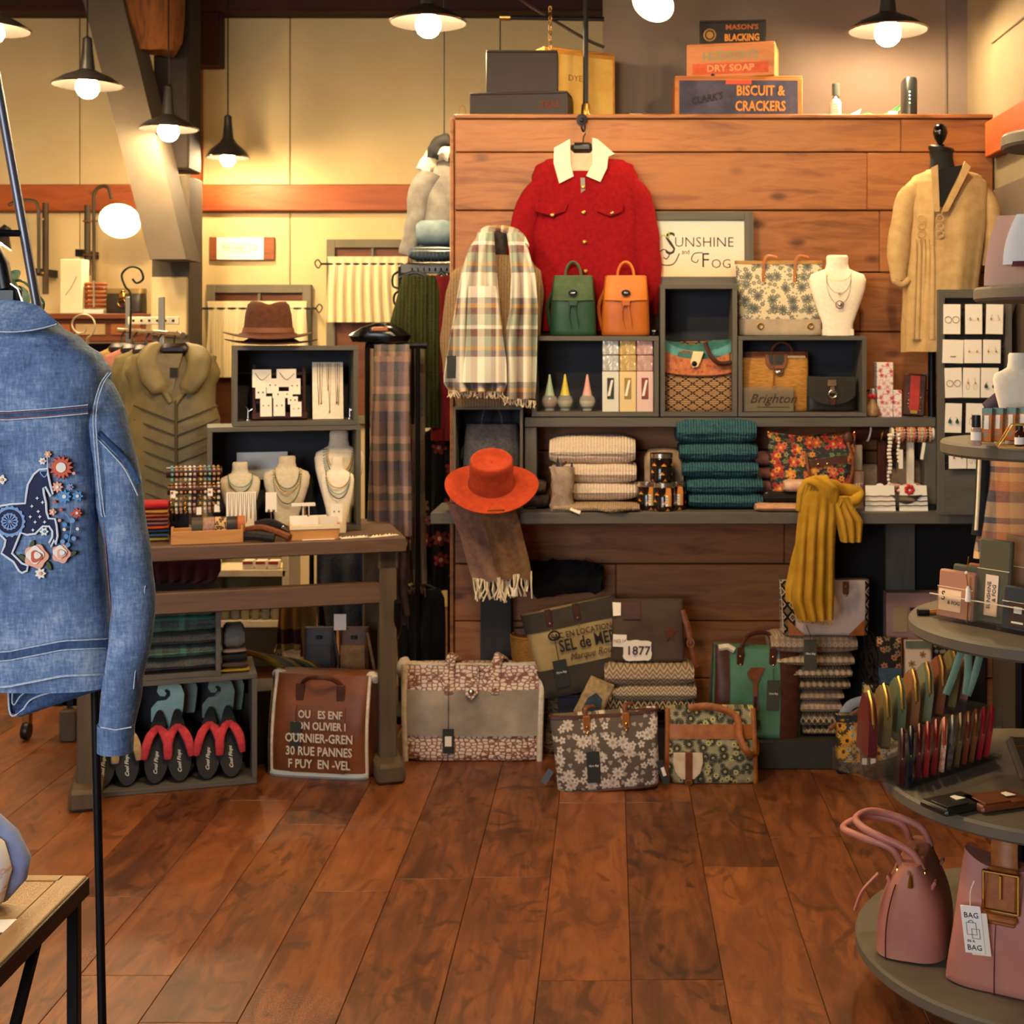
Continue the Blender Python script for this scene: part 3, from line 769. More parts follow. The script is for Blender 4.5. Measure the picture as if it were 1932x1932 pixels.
MB().loft([(0, 0, 0, .026, .05, 4), (0, 0, .14, .026, .05, 4), (0, 0, .15, .022, .045, 3)], 20).build('case', plain('black_gloss', '#151717', .3), o)
for i, c in enumerate(['#2fae5a', '#2fae5a', '#3d55ff', '#2fae5a']): MB().sphere((-.008, -.0505, .05+.014*i), .003, 6).build('status_light', emit('led_'+c[1:]+str(i), c, 3.0), o)
o = thing('cable_tangle', 'tangle of green and white cables running to the black router', 'cable', V(P(1655, 0, 5.3).x, 5.3, ZL))
m_greenc = plain('green_cable', '#1f6b3c', .5)
for j in range(3): MB().tube(spline([(-.08+.015*j, -.02+.02*j, .004), (-.04, .01*j, .012+.006*j), (0, -.01, .006), (.05, .01, .014+.005*j), (.09, .0, .03+.01*j)], 5), .003, 6).build('cable', m_greenc, o)
MB().box((.055, -.02, .011), (.035, .02, .02), bev=.004).build('power_plug', m_card, o)
MB().tube(spline([(.11, -.03, .004), (.2, -.02, .006), (.3, -.04, .004), (.40, -.02, .006)], 5), .004, 6).build('white_cable', m_card, o)
# tilted spotlight hanging at the top edge
def spot_head(o, c, d, r, mat_in=True):
    """cone shade along direction d with a lit bulb"""
    d = Vector(d).normalized(); M = Matrix.Translation(c) @ d.to_track_quat('Z', 'Y').to_matrix().to_4x4()
    n = 26
    def rg(pr): return [[(q_*math.cos(i*2*pi/n), q_*math.sin(i*2*pi/n), z) for i in range(n)] for q_, z in pr]
    b = MB(); b2 = MB(); b2.ring(rg([(.022, -r*1.1), (.03, -r*.75), (r*.6, -r*.45), (r*.92, -r*.1), (r, 0)]), cap=False); b.add(b2.v, b2.f, M); b.build('shade', m_enamel, o)
    b = MB(); b2 = MB(); b2.ring(rg([(.02, -r*.7), (r*.58, -r*.42), (r*.9, -r*.08), (r*.97, 0)]), cap=False); b.add(b2.v, b2.f, M); b.build('shade_lining', m_card, o)
    b = MB(); b2 = MB(); b2.sphere((0, 0, -r*.2), r*.42, 12); b.add(b2.v, b2.f, M); b.build('bulb', emit('lit_lamp', WARM, 120.0), o)
o = thing('arm_lamp', 'tilted arm lamp glowing at the top edge before the taupe wall', 'lamp', P(1262, -60, 5.05))
spot_head(o, P(1232, 6, 5.0)-o.location, (-.35, -.62, -.7), .082)
MB().tube(spline([P(1250, -20, 5.06)-o.location, V(.0, .0, .0), V(.05, .1, .12), V(.05, .5, .14)], 4), .008, 8).build('arm', m_blackm, o)
# ================================================================ SHELVING ON THE PARTITION
YC = 4.9; ZCO = P(0, 967, YC).z                      # counter top
a, b = P(812, 0, YC).x, P(1850, 0, YC).x
o = thing('counter_shelf', 'long grey counter shelf running along the wooden partition', 'counter', (0, YC, 0))
MB().box(((a+b)/2, (YP-YC)/2-.002, ZCO-.021), (b-a, YP-YC-.004, .042), bev=.003).build('counter_top', m_grey, o)
MB().box((P(935, 0, 5.15).x, .283, (ZCO-.042)/2), (.115, .05, ZCO-.043), bev=.003).build('support_leg', mottle('charcoal_paint', '#2f2d2d', '#38363a', 20, .7), o)
MB().box((P(1700, 0, 5.15).x, .283, (ZCO-.042)/2), (.11, .05, ZCO-.043), bev=.003).build('support_leg', m_greyv, o)
a, b = P(1545, 0, 5.2).x, P(1858, 0, 5.2).x
MB().box(((a+b)/2, 5.2-YC, ZCO/2-.02), (b-a, .03, ZCO-.05), bev=.002).build('under_counter_shade_panel', plain('under_counter_shade_black', '#0b0908', .8), o)  # added panel; its black stands in for the dark under the counter
ZU = P(0, 788, 5.0).z                                 # upper shelf top
o = thing('riser_shelf', 'grey riser shelf on the counter carrying the row of display boxes', 'shelf', (0, 5.0, 0))
a, b = P(990, 0, 5.0).x, P(1766, 0, 5.0).x
MB().box(((a+b)/2, .108, ZU-.017), (b-a, .214, .034), bev=.002).build('shelf_board', m_grey, o)
for x in (1001, 1757): MB().box((P(x, 0, 5.0).x, .108, (ZCO+ZU-.034)/2), (.042, .2, ZU-.036-ZCO), bev=.002).build('upright', m_greyv, o)
open_box('tall_display_box', 'dark grey open box at the counter end holding the grey backpack', 855, 986, 768, 966, 4.97, .23, 5)
box_l = open_box('display_box', 'wide grey box with bell-shaped bottles and gift packs inside', 1003, 1243, 634, 786, 5.0, .205, 9)
box_m = open_box('display_box', 'tall narrow grey box holding the turquoise and orange boho bag', 1246, 1391, 536, 786, 5.0, .205, 9)
box_r = open_box('display_box', 'wide grey box holding the straw tote and the black purse', 1393, 1635, 634, 786, 5.0, .205, 8)
ZB1 = P(0, 633.5, 5.0).z+.0005; ZB2 = P(0, 535.5, 5.0).z+.0005; ZI = ZU+9*px(5)+.003
# ---------------------------------------------------------------- framed sign
def sign_mat():
    t = NT('pastel_sunset_print'); X, Y_, Z = t.xyz(); n = t.noise(7, 2)
    f = t.m_('ADD', t.m_('MULTIPLY', Z, 3.6), t.m_('MULTIPLY', n, .35))
    c = t.ramp(f, [(.05, '#e8b47e'), (.35, '#efc9a4'), (.65, '#e9d3c0'), (1, '#c9cdbf')])
    return t.done(c, .6)
o = thing('framed_sign', 'grey framed Sunshine and Fog sign above the tall narrow box', 'sign', V(P(1321, 0, 5.16).x, 5.165, ZB2), rot=(-.06, 0, 0))
k = px(5.16); W, H = 202*k, 141*k; t_ = 17*k
for sx in (-1, 1): MB().box((sx*(W/2-t_/2), 0, H/2), (t_, .018, H), bev=.002).build('frame_stile', m_greyv, o)
for z in (t_/2, H-t_/2): MB().box((0, 0, z), (W-2*t_, .018, t_), bev=.002).build('frame_rail', m_grey, o)
pr = MB().box((0, .003, H/2), (W-2*t_, .006, H-2*t_)).build('print', sign_mat(), o)
g = lambda x, y: V((x-1321)*k, -.0012, (541-y)*k)
m_sg = plain('green_black_ink', '#2e2e26', .7)
text('S', 62*k, m_sg, pr, g(1265, 463), sx=.8, bold=-.0005)
text('UNSHINE', 27*k, m_sg, pr, g(1329, 459), sx=1.0, bold=-.0006)
text('and', 13*k, m_sg, pr, g(1294, 477), sx=.8)
text('F', 40*k, m_sg, pr, g(1331, 494), sx=.9, bold=-.0006)
text('OG', 25*k, m_sg, pr, g(1361, 500), sx=1.0, bold=-.0006)
MB().tube(spline([g(1282, 480), g(1270, 500), g(1248, 500), g(1241, 484), g(1252, 472), g(1263, 480), g(1258, 490), g(1252, 487)], 5), .0022, 6).build('swirl', m_sg, pr)
MB().tube(spline([g(1326, 478), g(1310, 480), g(1305, 492), g(1314, 497), g(1318, 491)], 5), .0016, 6).build('swirl', m_sg, pr)
MB().tube(spline([g(1240, 465), g(1250, 445), g(1262, 450), g(1262, 438)], 4), .0025, 5).build('leaf_sprig', plain('lime_print', '#b7bb55', .7), pr)
# ---------------------------------------------------------------- red jacket
m_red = mottle('red_fleece', '#7c0f15', '#8f1419', 60, .95, .3, spec=.1)
m_sherpa = mottle('cream_sherpa', '#e8d3b4', '#f3e3c8', 90, .95, .5, bs=150)
o = thing('red_jacket', 'red fleece jacket with cream sherpa collar hung on the partition', 'jacket', P(1100, 620, 5.15))
Yj = 5.15; sc_f = lambda th, t, z: .03*math.sin(5*th+z*9)*(1-t)
px_loft('body', m_red, o, [(297, 1062, 1142, .05), (302, 1030, 1178, .07), (314, 1010, 1197, .10), (334, 1004, 1206, .12), (370, 1007, 1207, .13), (450, 1004, 1210, .13), (560, 1006, 1214, .13), (625, 1010, 1216, .12)], Yj, .12, fold=sc_f, jit=.004)
b = MB(); L = o.location
def jp(x, y, yo=0): return P(x, y, Yj+yo)-L
for nm, pts, rd in (('sleeve', [(1036, 338), (1008, 372), (988, 430), (980, 505), (992, 600)], [.034, .05, .054, .054, .048]), ('sleeve', [(1178, 338), (1203, 372), (1217, 430), (1222, 505), (1221, 592)], [.034, .048, .05, .05, .044])):
    b = MB(); sleeve(b, [jp(x, y, -.005) for x, y in pts], rd, flat=.75, fold=.007, seed=len(b.v)+1); b.build(nm, m_red, o, sharp=70)
for sx in (-1, 1):
    f = lambda x: 1099+sx*x
    out = [(f(21), 268), (f(40), 276), (f(56), 292), (f(50), 322), (f(44), 348), (f(20), 340), (f(26), 315)]
    if sx < 0: out = [(1076, 268), (1047, 285), (1046, 312), (1057, 350), (1083, 337), (1078, 315)]
    else: out = [(1118, 266), (1128, 268), (1160, 296), (1148, 300), (1145, 322), (1133, 348), (1107, 336), (1118, 315)]
    MB().prism([((jp(x, y)).x, (jp(x, y)).z) for x, y in out], .016, (0, -.066, 0)).jitter(.002, 60).build('collar', m_sherpa, o)
MB().prism([((jp(x, y)).x, (jp(x, y)).z) for x, y in [(1074, 280), (1122, 280), (1118, 315), (1108, 336), (1098, 340), (1084, 337), (1078, 315)]], .01, (0, -.052, 0)).build('lining', mottle('blush_lining', '#d6a98f', '#e2b9a0', 60, .95, .3), o)
MB().prism([(jp(x, y).x, jp(x, y).z) for x, y in [(1092, 340), (1105, 338), (1106, 400), (1110, 520), (1112, 622), (1098, 622), (1095, 500), (1091, 400)]], .006, (0, -.066, 0)).build('placket', m_red, o)
MB().prism([(jp(x, y).x, jp(x, y).z) for x, y in [(1096, 340), (1104, 340), (1105, 362), (1097, 368)]], .004, (0, -.0705, 0)).build('neck_gap', plain('grey_shirt', '#8d8783', .9), o)
for pts, bx in (([(1012, 386), (1073, 388), (1068, 402), (1042, 411), (1013, 402)], (1042, 406)), ([(1126, 390), (1176, 388), (1174, 402), (1152, 412), (1127, 402)], (1155, 402))):
    MB().prism([(jp(x, y).x, jp(x, y).z) for x, y in pts], .009, (0, -.068, 0)).build('pocket_flap', m_red, o)
    MB().sphere(jp(*bx, -.075), .008, 10, (1, .4, 1)).build('button', m_brass, o)
for y in (353, 401, 457, 512): MB().sphere(jp(1100+(y-350)*.03, y, -.072), .009, 10, (1, .4, 1)).build('button', m_brass, o)
b = MB().box(jp(1098, 279, -.055), (.085, .035, .04), bev=.014).tube([jp(1060, 300, -.02), jp(1098, 282, -.02), jp(1140, 300, -.02)], .009, 8)
b.tube([jp(1100, 270, -.03), jp(1101, 258, -.03), jp(1105, 252, -.04), jp(1108, 247, -.03)], .003, 6); b.build('hanger', m_black, o)
# ---------------------------------------------------------------- sweater bust with plaid scarf
m_knitt = knit('taupe_ribbed_knit', '#7c6248', '#a1835f', .011)
o = thing('sweater_form', 'black torso form in a taupe ribbed sweater at the partition end', 'dress form', P(935, 770, 4.97))
o.location.z = P(0, 768, 4.97).z+.002; L = o.location
px_loft('sweater', m_knitt, o, [(482, 915, 975, .10), (494, 880, 1005, .14), (515, 853, 1022, .17), (560, 840, 1026, .18), (640, 830, 1018, .18), (700, 836, 1008, .17), (766, 862, 1002, .15)], 5.06, .16, jit=.003)
MB().loft([(0, .08, .49, .045, .045), (0, .08, .56, .033, .035), (0, .08, .615, .038, .04), (0, .08, .628, .037, .038), (0, .08, .632, .02, .02)], 20).build('neck_cap', mottle('charcoal_felt', '#1c1a1a', '#3a3734', 60, .95), o)
xs = [(0, '#e6dcc8'), (.16, '#8f9a86'), (.30, '#5f2f28'), (.40, '#e9dfca'), (.46, '#c08a2d'), (.50, '#6d6a70'), (.60, '#e6dcc8'), (.72, '#8f9a86'), (.84, '#6b3a30')]
zs_ = [(0, '#efe6d4'), (.22, '#6d6f78'), (.30, '#c9922f'), (.34, '#93a08c'), (.46, '#66332b'), (.55, '#f1e9d8'), (.59, '#93a08c'), (.72, '#66332b'), (.80, '#c9922f'), (.85, '#74747c'), (.92, '#efe6d4')]
m_plaid = plaid('cream_sage_plaid', xs, zs_, (.16, .30), fuzz=.3)
s_ = thing('plaid_scarf', 'cream sage and rust plaid scarf with frayed ends around the sweater form', 'scarf', P(935, 770, 4.92))
sheet('left_panel', m_plaid, s_, [(440, 908, 930), (470, 884, 932), (520, 868, 936), (580, 858, 940), (650, 846, 950), (720, 836, 957), (738, 848, 950)], 4.93, 3, .03, bulge=.03, nu=48)
sheet('right_panel', m_plaid, s_, [(440, 958, 975), (470, 962, 995), (520, 966, 1010), (580, 962, 1016), (650, 948, 1014), (720, 950, 1012), (752, 952, 1010)], 4.94, 2.5, .024, ph=1, bulge=.02, nu=40)
sheet('over_fold', m_plaid, s_, [(540, 885, 935), (600, 882, 942), (680, 877, 954), (722, 868, 955)], 4.88, 1, .01, ph=2, bulge=.012)
b = MB(); pts = [P(x, y, Y)-s_.location for x, y, Y in [(912, 462, 4.95), (916, 440, 5.0), (935, 433, 5.12), (962, 436, 5.1), (975, 445, 5.0), (985, 465, 4.95)]]
b.tube(spline(pts, 5), .028, 10, flat=.6).build('neck_loop', m_plaid, s_)
fringe(m_linen, s_, 848, 950, 736, 738, 4.93, 46, .026, yo=-.02)
fringe(m_linen, s_, 952, 1010, 748, 756, 4.94, 30, .028, yo=-.012)
swing_tag(s_, P(852, 668, 4.89)-s_.location, .006, .033, .08, m_tag)
# ---------------------------------------------------------------- backpacks
def backpack(label, x0, x1, y0, y1, Y, mt, mts, z, flapv=.6, name='backpack', hand=True):
    k = px(Y); w_, h = (x1-x0)*k, (y1-y0)*k
    o = thing(name, label, 'backpack', V(P((x0+x1)/2, 0, Y).x, Y, z))
    B = Bag(w_, h, w_*.5, .86, .75, 4, 0, .03)
    B.body('body', mt, o)
    B.patch('flap', mts, o, -.93, .93, flapv, 1.0, .006, th=.005)
    MB().tube(spline([B.pt(-.9, flapv, .009), B.pt(0, flapv-.012, .01), B.pt(.9, flapv, .009)], 6), .0025, 6).build('flap_edge', mts, o)
    MB().box((0, B.pt(0, .5).y*.1, h-.001), (w_*.8, w_*.34, .006), bev=.002).build('top_panel', mts, o)
    c = B.pt(0, flapv+.11, .013)
    MB().lathe([(.0005, 0), (.014, 0), (.014, .005), (.0005, .006)], 14, Matrix.Translation(c) @ Matrix.Rotation(pi/2, 4, 'X') @ Matrix.Diagonal((1.2, .85, 1, 1))).build('turn_lock', m_blackm, o)
    MB().box(c+V(0, -.008, 0), (.016, .005, .006), bev=.002).build('lock_bar', m_chrome, o)
    if hand:
        for dy in (-.02, .02): MB().tube(arc((0, dy, h), w_*.17, 0, pi, 10, ry=h*.24), .0045, 7).build('top_handle', mts, o)
    MB().box(B.pt(0, flapv-.06, .008), (.03, .012, h*.09), bev=.002).build('cord_stop', mt, o)
    for sx in (-1, 1): MB().tube(spline([B.pt(sx*.1, flapv-.07, .01), B.pt(sx*.16, flapv-.25, .012), B.pt(sx*(.2 if sx > 0 else .1)+.06, .12, .01)], 5), .0028, 6).build('draw_cord', mt, o)
    MB().tube(spline([B.pt(-.7, .95, -.02), V(-w_*.56, .03, h*.5), B.pt(-.9, .05, -.05)], 5), .007, 6).build('shoulder_strap', mt, o)
    return o
m_gl = mottle('forest_green_leather', '#173a26', '#2c5138', 9, .45, .1); m_gs = mottle('sage_green_suede', '#3f5236', '#4f6142', 30, .8)
m_ol = mottle('orange_leather', '#a7561b', '#bf6a24', 9, .45, .1); m_os = mottle('bright_orange_leather', '#c06a20', '#d17a2b', 12, .5)
backpack('green leather drawstring backpack before the red jacket', 1038, 1125, 521, 633, 5.05, m_gl, m_gs, ZB1)
backpack('orange leather drawstring backpack before the red jacket', 1135, 1226, 521, 633, 5.05, m_ol, m_os, ZB1)
o = thing('price_card_holder', 'tiny black price holder beside the orange backpack', 'price holder', V(P(1233, 0, 5.08).x, 5.08, ZB1))
MB().box((0, 0, .012), (.014, .02, .024), bev=.003).build('holder', m_black, o); MB().box((0, -.011, .018), (.013, .001, .004)).build('label_strip', m_card, o)
# ---------------------------------------------------------------- inside the left box: bottles and packs
for i, (x, nm, cap, liq) in enumerate([(1037, 'mint', '#a9bfa2', '#b98553'), (1066, 'yellow', '#e0cd4e', '#d6d58a'), (1108, 'pink', '#e2a39a', '#e9dcc2')]):
    o = thing('reed_diffuser_bottle', f'glass ball bottle with tall {nm} cone stopper in the left box', 'bottle', V(P(x, 0, 5.06).x, 5.06, ZI), group='ball bottles with cone stoppers')
    MB().lathe([(.012, 0), (.018, .003), (.016, .01), (.026, .02), (.0305, .036), (.026, .052), (.016, .061), (.012, .064)], 20).build('glass_ball', plain('bottle_glass_'+nm, '#e9e2d2', .05, 0, .8, Alpha=.28), o)
    MB().lathe([(.0005, .013), (.02, .018), (.0265, .03), (.0275, .038), (.0005, .038)], 18).build('liquid', plain('scented_oil_'+nm, liq, .2, **{'Transmission Weight': .35}), o)
    MB().lathe([(.018, .058), (.014, .075), (.007, .11), (.0035, .133), (.0005, .137)], 16).build('cone_stopper', plain('matt_'+nm, cap, .5), o)
m_foil = {}
for j, (nm, c1, c2) in enumerate([('silver', '#a9a59a', '#d8d4c4'), ('gold', '#c39a4a', '#e0c48c'), ('rose', '#c08d84', '#dfbdb2')]):
    m_foil[nm] = mottle(nm+'_cellophane', c1, c2, 40, .18, .5, metal=.35, bs=60)
    m_bx = plain(nm+'_carton', c2, .4); x = 1152+32.3*j; k = px(5.02)
    o = thing('gift_carton', f'tall pale carton with {nm} window in the left box', 'carton', V(P(x, 0, 5.04).x, 5.045, ZI), group='cartons in the left box')
    MB().box((0, 0, 76*k/2), (31*k, .05, 76*k), bev=.001).build('carton', m_bx, o)
    MB().box((0, -.026, 44*k), (13*k, .003, 40*k), bev=.0005).build('window', plain(nm+'_window', {'silver': '#3c4447', 'gold': '#9a8551', 'rose': '#8a4a4a'}[nm], .1), o)
    MB().prism([(-6*k, 30*k), (-1*k, 30*k), (5*k, 60*k), (1*k, 60*k)], .001, (0, -.0285, 0)).build('window_glint', m_card, o)
    z = ZI+76*k+.001
    for r_ in range(2):
        o = thing('wrapped_cube', f'cellophane wrapped {nm} cube in the {"lower" if r_ == 0 else "top"} layer on the cartons', 'gift pack', V(P(x, 0, 5.04).x+R.uniform(-.001, .001), 5.045, z), group='wrapped cubes in the left box')
        MB().box((0, 0, 15.2*k), (31*k, .05, 30.2*k), bev=.003).jitter(.0012, 90, j+r_).build('wrapped_pack', m_foil[nm], o)
        MB().prism([(-14*k, 16*k), (0, 3*k), (14*k, 16*k), (0, 28*k)], .002, (0, -.0255, 0)).build('wrapper_fold', m_foil[nm], o)
        z += 30.6*k+.0005
# ---------------------------------------------------------------- middle box: boho bag
k = px(5.08); o = thing('boho_bag', 'boho bag with turquoise top, orange band and lattice base in tall box', 'handbag', V(P(1319, 0, 5.08).x, 5.085, ZI))
B = Bag(134*k, 128*k, .10, .98, .4, 5, 16*k, 0, 8*k)
def lattice():
    t = NT('brown_tan_lattice_weave'); X, Y_, Z = t.xyz()
    u = t.m_('DIVIDE', X, .052); v = t.m_('DIVIDE', Z, .034)
    a = t.m_('ABSOLUTE', t.m_('SUBTRACT', t.m_('FRACT', t.m_('ADD', u, 20.0)), .5)); b_ = t.m_('ABSOLUTE', t.m_('SUBTRACT', t.m_('FRACT', t.m_('ADD', v, 20.0)), .5))
    d = t.m_('ADD', a, b_); line = t.m_('LESS_THAN', t.m_('ABSOLUTE', t.m_('SUBTRACT', d, .5)), .07)
    st = t.m_('GREATER_THAN', t.m_('FRACT', t.m_('MULTIPLY', t.m_('ADD', v, 20.25), 5.0)), .45)
    c = t.mix(st, '#351b12', '#c69864'); return t.done(t.mix(line, c, '#2b140d'), .8)
B.body('body', lattice(), o, nz=14)
B.body('orange_band', flowers('tooled_orange_leather', '#b5653a', [(70, 5, .45, .9, ['#c9794b', '#a4552f'], '#8a4424')], .6), o, 4, v0=.56, v1=.9, off=.003)
B.body('turquoise_band', mottle('turquoise_leather', '#3f7f83', '#5b9a99', 30, .6), o, 4, v0=.86, v1=1.0, off=.004)
MB().tube([B.pt(u/10, .555, .005) for u in range(-9, 10)], .004, 6).build('brown_piping', m_leatherd, o)
B.shape('closure_tab', mottle('cream_hide', '#d8bd90', '#e7d3ab', 30), o, [(-.18, 1.0), (.12, 1.0), (.02, .84), (-.06, .73), (-.2, .71), (-.27, .8)], .012, .006)
MB().sphere(B.pt(-.16, .78, .022), .01, 12, (1, .4, 1)).build('snap', m_blackm, o)
MB().tube(spline([V(.02, -.055, 130*k), V(.03, -.06, 112*k), V(.05, -.065, 97*k), V(.075, -.06, 90*k), V(.12, -.05, 92*k)], 5), .0085, 8).build('shoulder_strap', m_leatherd, o)
MB().box((.118, -.05, 98*k), (.02, .012, .05), bev=.004).build('strap_buckle', m_brass, o)
# ---------------------------------------------------------------- right box: straw tote, sign, black purse
k = px(5.08); o = thing('straw_tote', 'honey straw tote with cut-out leather handle in the right box', 'handbag', V(P(1462, 0, 5.08).x, 5.09, ZI))
B = Bag(125*k, 112*k, .09, 1.0, .45, 6)
m_straw = NT('honey_straw_weave'); t = m_straw; n1 = t.noise(1, 3, .6, t.scale((40, 40, 320)))
t.bump(n1, .5, .002); m_straw = t.done(t.ramp(n1, [(.3, '#8f5a1f'), (.7, '#c58d3c')]), .75)
B.body('body', m_straw, o)
B.patch('leather_rim', m_leather, o, -.97, .97, .9, 1.0, .003)
m_st = plain('pale_stitch', '#d9c4a0', .8)
b = MB()
for i in range(16): b.box(B.pt(.05+.055*i, .915, .008), (.0035, .003, .008))
b.build('stitching', m_st, o)
B.shape('handle_frame', m_leather, o, [(-.32, 1.0), (.35, 1.0), (.33, .8), (.24, .72), (-.2, .72), (-.3, .8)], .006, .005)
B.shape('handle_opening', m_black, o, [(-.22, .95), (.26, .95), (.24, .83), (.18, .78), (-.14, .78), (-.2, .83)], .012, .001)
MB().tube(arc((.03, .03, 108*k), 20*k, 0, pi, 10, ry=22*k), .006, 7).build('rear_handle', m_leather, o)
MB().tube([B.pt(-.05, .95, .014), B.pt(-.07, .6, .012), B.pt(-.08, .42, .012)], .0022, 5).build('charm_strap', m_leather, o)
MB().tube([B.pt(-.08+.05*math.cos(i*pi/6), .37+.055*math.sin(i*pi/6), .012) for i in range(12)], .0025, 5, loop=True).build('heart_charm', m_chrome, o)
MB().sphere(B.pt(.1, .655, .01), .013, 12, (1.3, .3, .7)).build('logo_plate', m_chrome, o)
o = thing('acrylic_sign', 'clear acrylic block sign reading Brighton before the straw tote', 'sign', V(P(1450, 0, 5.02).x, 5.025, ZI))
MB().box((0, 0, 23*k), (94*k, .012, 46*k), bev=.002).build('acrylic_block', plain('frosted_acrylic', '#d9c7a8', .15, **{'Transmission Weight': .75, 'IOR': 1.2}), o)
text('Brighton', 24*k, m_leatherd, o, (8*k, -.0075, 24*k), shear=.35, sx=1.05)
MB().box((8*k, -.0075, 9*k), (60*k, .001, .002)).build('small_print', m_leatherd, o)
k = px(5.06); o = thing('flap_purse', 'black leather flap purse with silver clasp in the right box', 'handbag', V(P(1567, 0, 5.06).x, 5.075, ZI))
m_bl = mottle('black_grained_leather', '#17140f', '#24201a', 60, .4, .15)
B = Bag(92*k, 66*k, .075, 1.0, .5, 6); B.body('body', m_bl, o)
B.shape('flap', m_bl, o, [(-.97, 1.0), (.97, 1.0), (.97, .45), (.7, .3), (.35, .22), (0, .19), (-.35, .22), (-.7, .3), (-.97, .45)], .006, .005)
MB().box(B.pt(.02, .82, .014), (17*k, .005, 14*k), bev=.003).build('clasp_plate', m_chrome, o)
MB().box(B.pt(.02, .62, .014), (9*k, .005, 14*k), bev=.002).build('clasp_link', m_chrome, o)
MB().tube([B.pt(.02, .5, .016)+V(.014*math.cos(i*pi/6), 0, .014*math.sin(i*pi/6)) for i in range(12)], .0028, 6, loop=True).build('clasp_ring', m_chrome, o)
MB().prism([(-.008, 0), (.008, 0), (.012, .02), (-.012, .02)], .005, B.pt(.02, .2, .016)).build('clasp_tongue', m_leatherd, o)
# ---------------------------------------------------------------- on the right box: floral tote and bust
k = px(5.1); o = thing('cream_floral_tote', 'cream canvas tote with grey flowers and tan trim beside the framed sign', 'tote bag', V(P(1470, 0, 5.1).x, 5.11, ZB1))
B = Bag(152*k, 142*k, .11, 1.07, .3, 6, 2*k)
m_cf = flowers('cream_grey_flower_print', '#d5c4a0', [(24, 12, .5, .75, ['#6a6a62'], '#55564f'), (38, 6, .36, .6, ['#74756a', '#5f615a'], '#c9b68e'), (60, 3, .3, .6, ['#8a8a7b'], '#8a8a7b')], .85)
B.body('body', m_cf, o)
B.body('grey_base', mottle('stained_grey_canvas', '#a5917b', '#bca78c', 12, .85), o, 3, v0=0, v1=.22, off=.003)
B.body('tan_rim', mottle('mustard_leather', '#8d6427', '#a87a34', 30, .5), o, 2, v0=.96, v1=1.0, off=.004)
for u in (-.35, .38): MB().tube(spline([B.pt(u-.05, .72, .006), B.pt(u-.02, .95, .01), V(B.pt(u, 1).x+.01, -.02, 150*k), V(B.pt(u, 1).x+.05, 0, 148*k)], 4), .0065, 6, flat=.4).build('handle', m_tan, o)
for u in (-.36, .37):
    for v in (.7, .78): MB().sphere(B.pt(u, v, .012), .0045, 8, (1, .5, 1)).build('rivet', m_gold, o)
for u in (-.5, .72): MB().tube([B.pt(u, .13, .008)+V(.01*math.cos(i*pi/6), 0, .01*math.sin(i*pi/6)) for i in range(12)], .003, 6, loop=True).build('grommet', m_brass, o)
o = bust('necklace_bust', 'cream shield-shaped necklace bust on the right grey box', m_velvet, V(P(1581, 0, 5.05).x, 5.06, ZB1), 152*px(5.05), 108*px(5.05))
MB().box((0, 0, .012), (58*px(5.05), .05, .024), bev=.002).build('base_block', m_velvet, o)
for dz, dr, nm in ((.235, .035, 'necklace'), (.225, .07, 'necklace'), (.22, .105, 'necklace')): strand(o, m_gold if dr < .05 else m_chrome, .045, dz, dr, .0009, -.028)
MB().sphere((0, -.045, .153), .005, 8).build('pendant', m_chrome, o)
MB().tube([(.014*math.cos(i*pi/7), -.045, .113+.014*math.sin(i*pi/7)) for i in range(14)], .002, 5, loop=True).build('heart_pendant', m_chrome, o)
MB().sphere((.003, -.045, .113), .008, 8, (1, .4, 1)).build('pendant_stone', m_chrome, o)
# ---------------------------------------------------------------- right end of the riser shelf
o = thing('perfume_bottle', 'round amber perfume bottle with red berry stopper on the riser shelf', 'bottle', V(P(1646, 0, 5.05).x, 5.05, ZU))
MB().lathe([(.016, 0), (.024, .006), (.027, .02), (.022, .038), (.012, .055), (.009, .066)], 18).build('glass_body', plain('amber_frosted_glass', '#c79a63', .25, **{'Transmission Weight': .4}), o)
for sx in (-1, 1): MB().sphere((sx*.007, 0, .075), .01, 10).build('berry', plain('red_berry', '#c3202c', .25), o)
m_pk = flowers('white_pink_blossom_print', '#f2e3d4', [(45, 5, .42, .75, ['#d96a78', '#e8a9a6'], '#c0293c'), (90, 3, .3, .5, ['#e7a3a0'], '#e7a3a0')], .6)
for i, (x, y0, y1, w_, Y, lb) in enumerate([(1667, 685, 737, 31, 5.08, 'white blossom print carton balanced on top of the carton stack'), (1668, 737, 787, 31, 5.08, 'white blossom print carton under the balanced one'), (1690, 737, 787, 17, 5.08, 'narrow white blossom print carton at the right of the stack'), (1651, 736, 787, 15, 5.13, 'blossom print carton half hidden behind the amber perfume bottle')]):
    k = px(Y); z = ZU+(0 if y1 > 780 else 50*k+.0006)
    o = thing('perfume_carton', lb, 'carton', V(P(x, 0, Y).x, Y, z), group='blossom cartons')
    MB().box((0, 0, (y1-y0)*k/2), (w_*k, .05, (y1-y0)*k), bev=.001).build('carton', m_pk, o)
    MB().box((0, -.0255, (y1-y0)*k*.86), (w_*k*.4, .001, .004)).build('print', plain('pink_print', '#d98f90', .7), o)
k = px(5.05); o = thing('studded_wallet', 'upright brown wallet with studded red stripe on the riser shelf', 'wallet', V(P(1724, 0, 5.05).x, 5.06, ZU), rot=(-.08, .06, -.15))
MB().box((0, 0, 41*k), (42*k, .03, 80*k), bev=.006).build('wallet_body', m_leatherd, o)
MB().box((0, -.016, 45*k), (18*k, .003, 66*k), bev=.001).build('red_stripe', mottle('red_leather', '#a32a1c', '#bb3624', 40, .5), o)
b = MB()
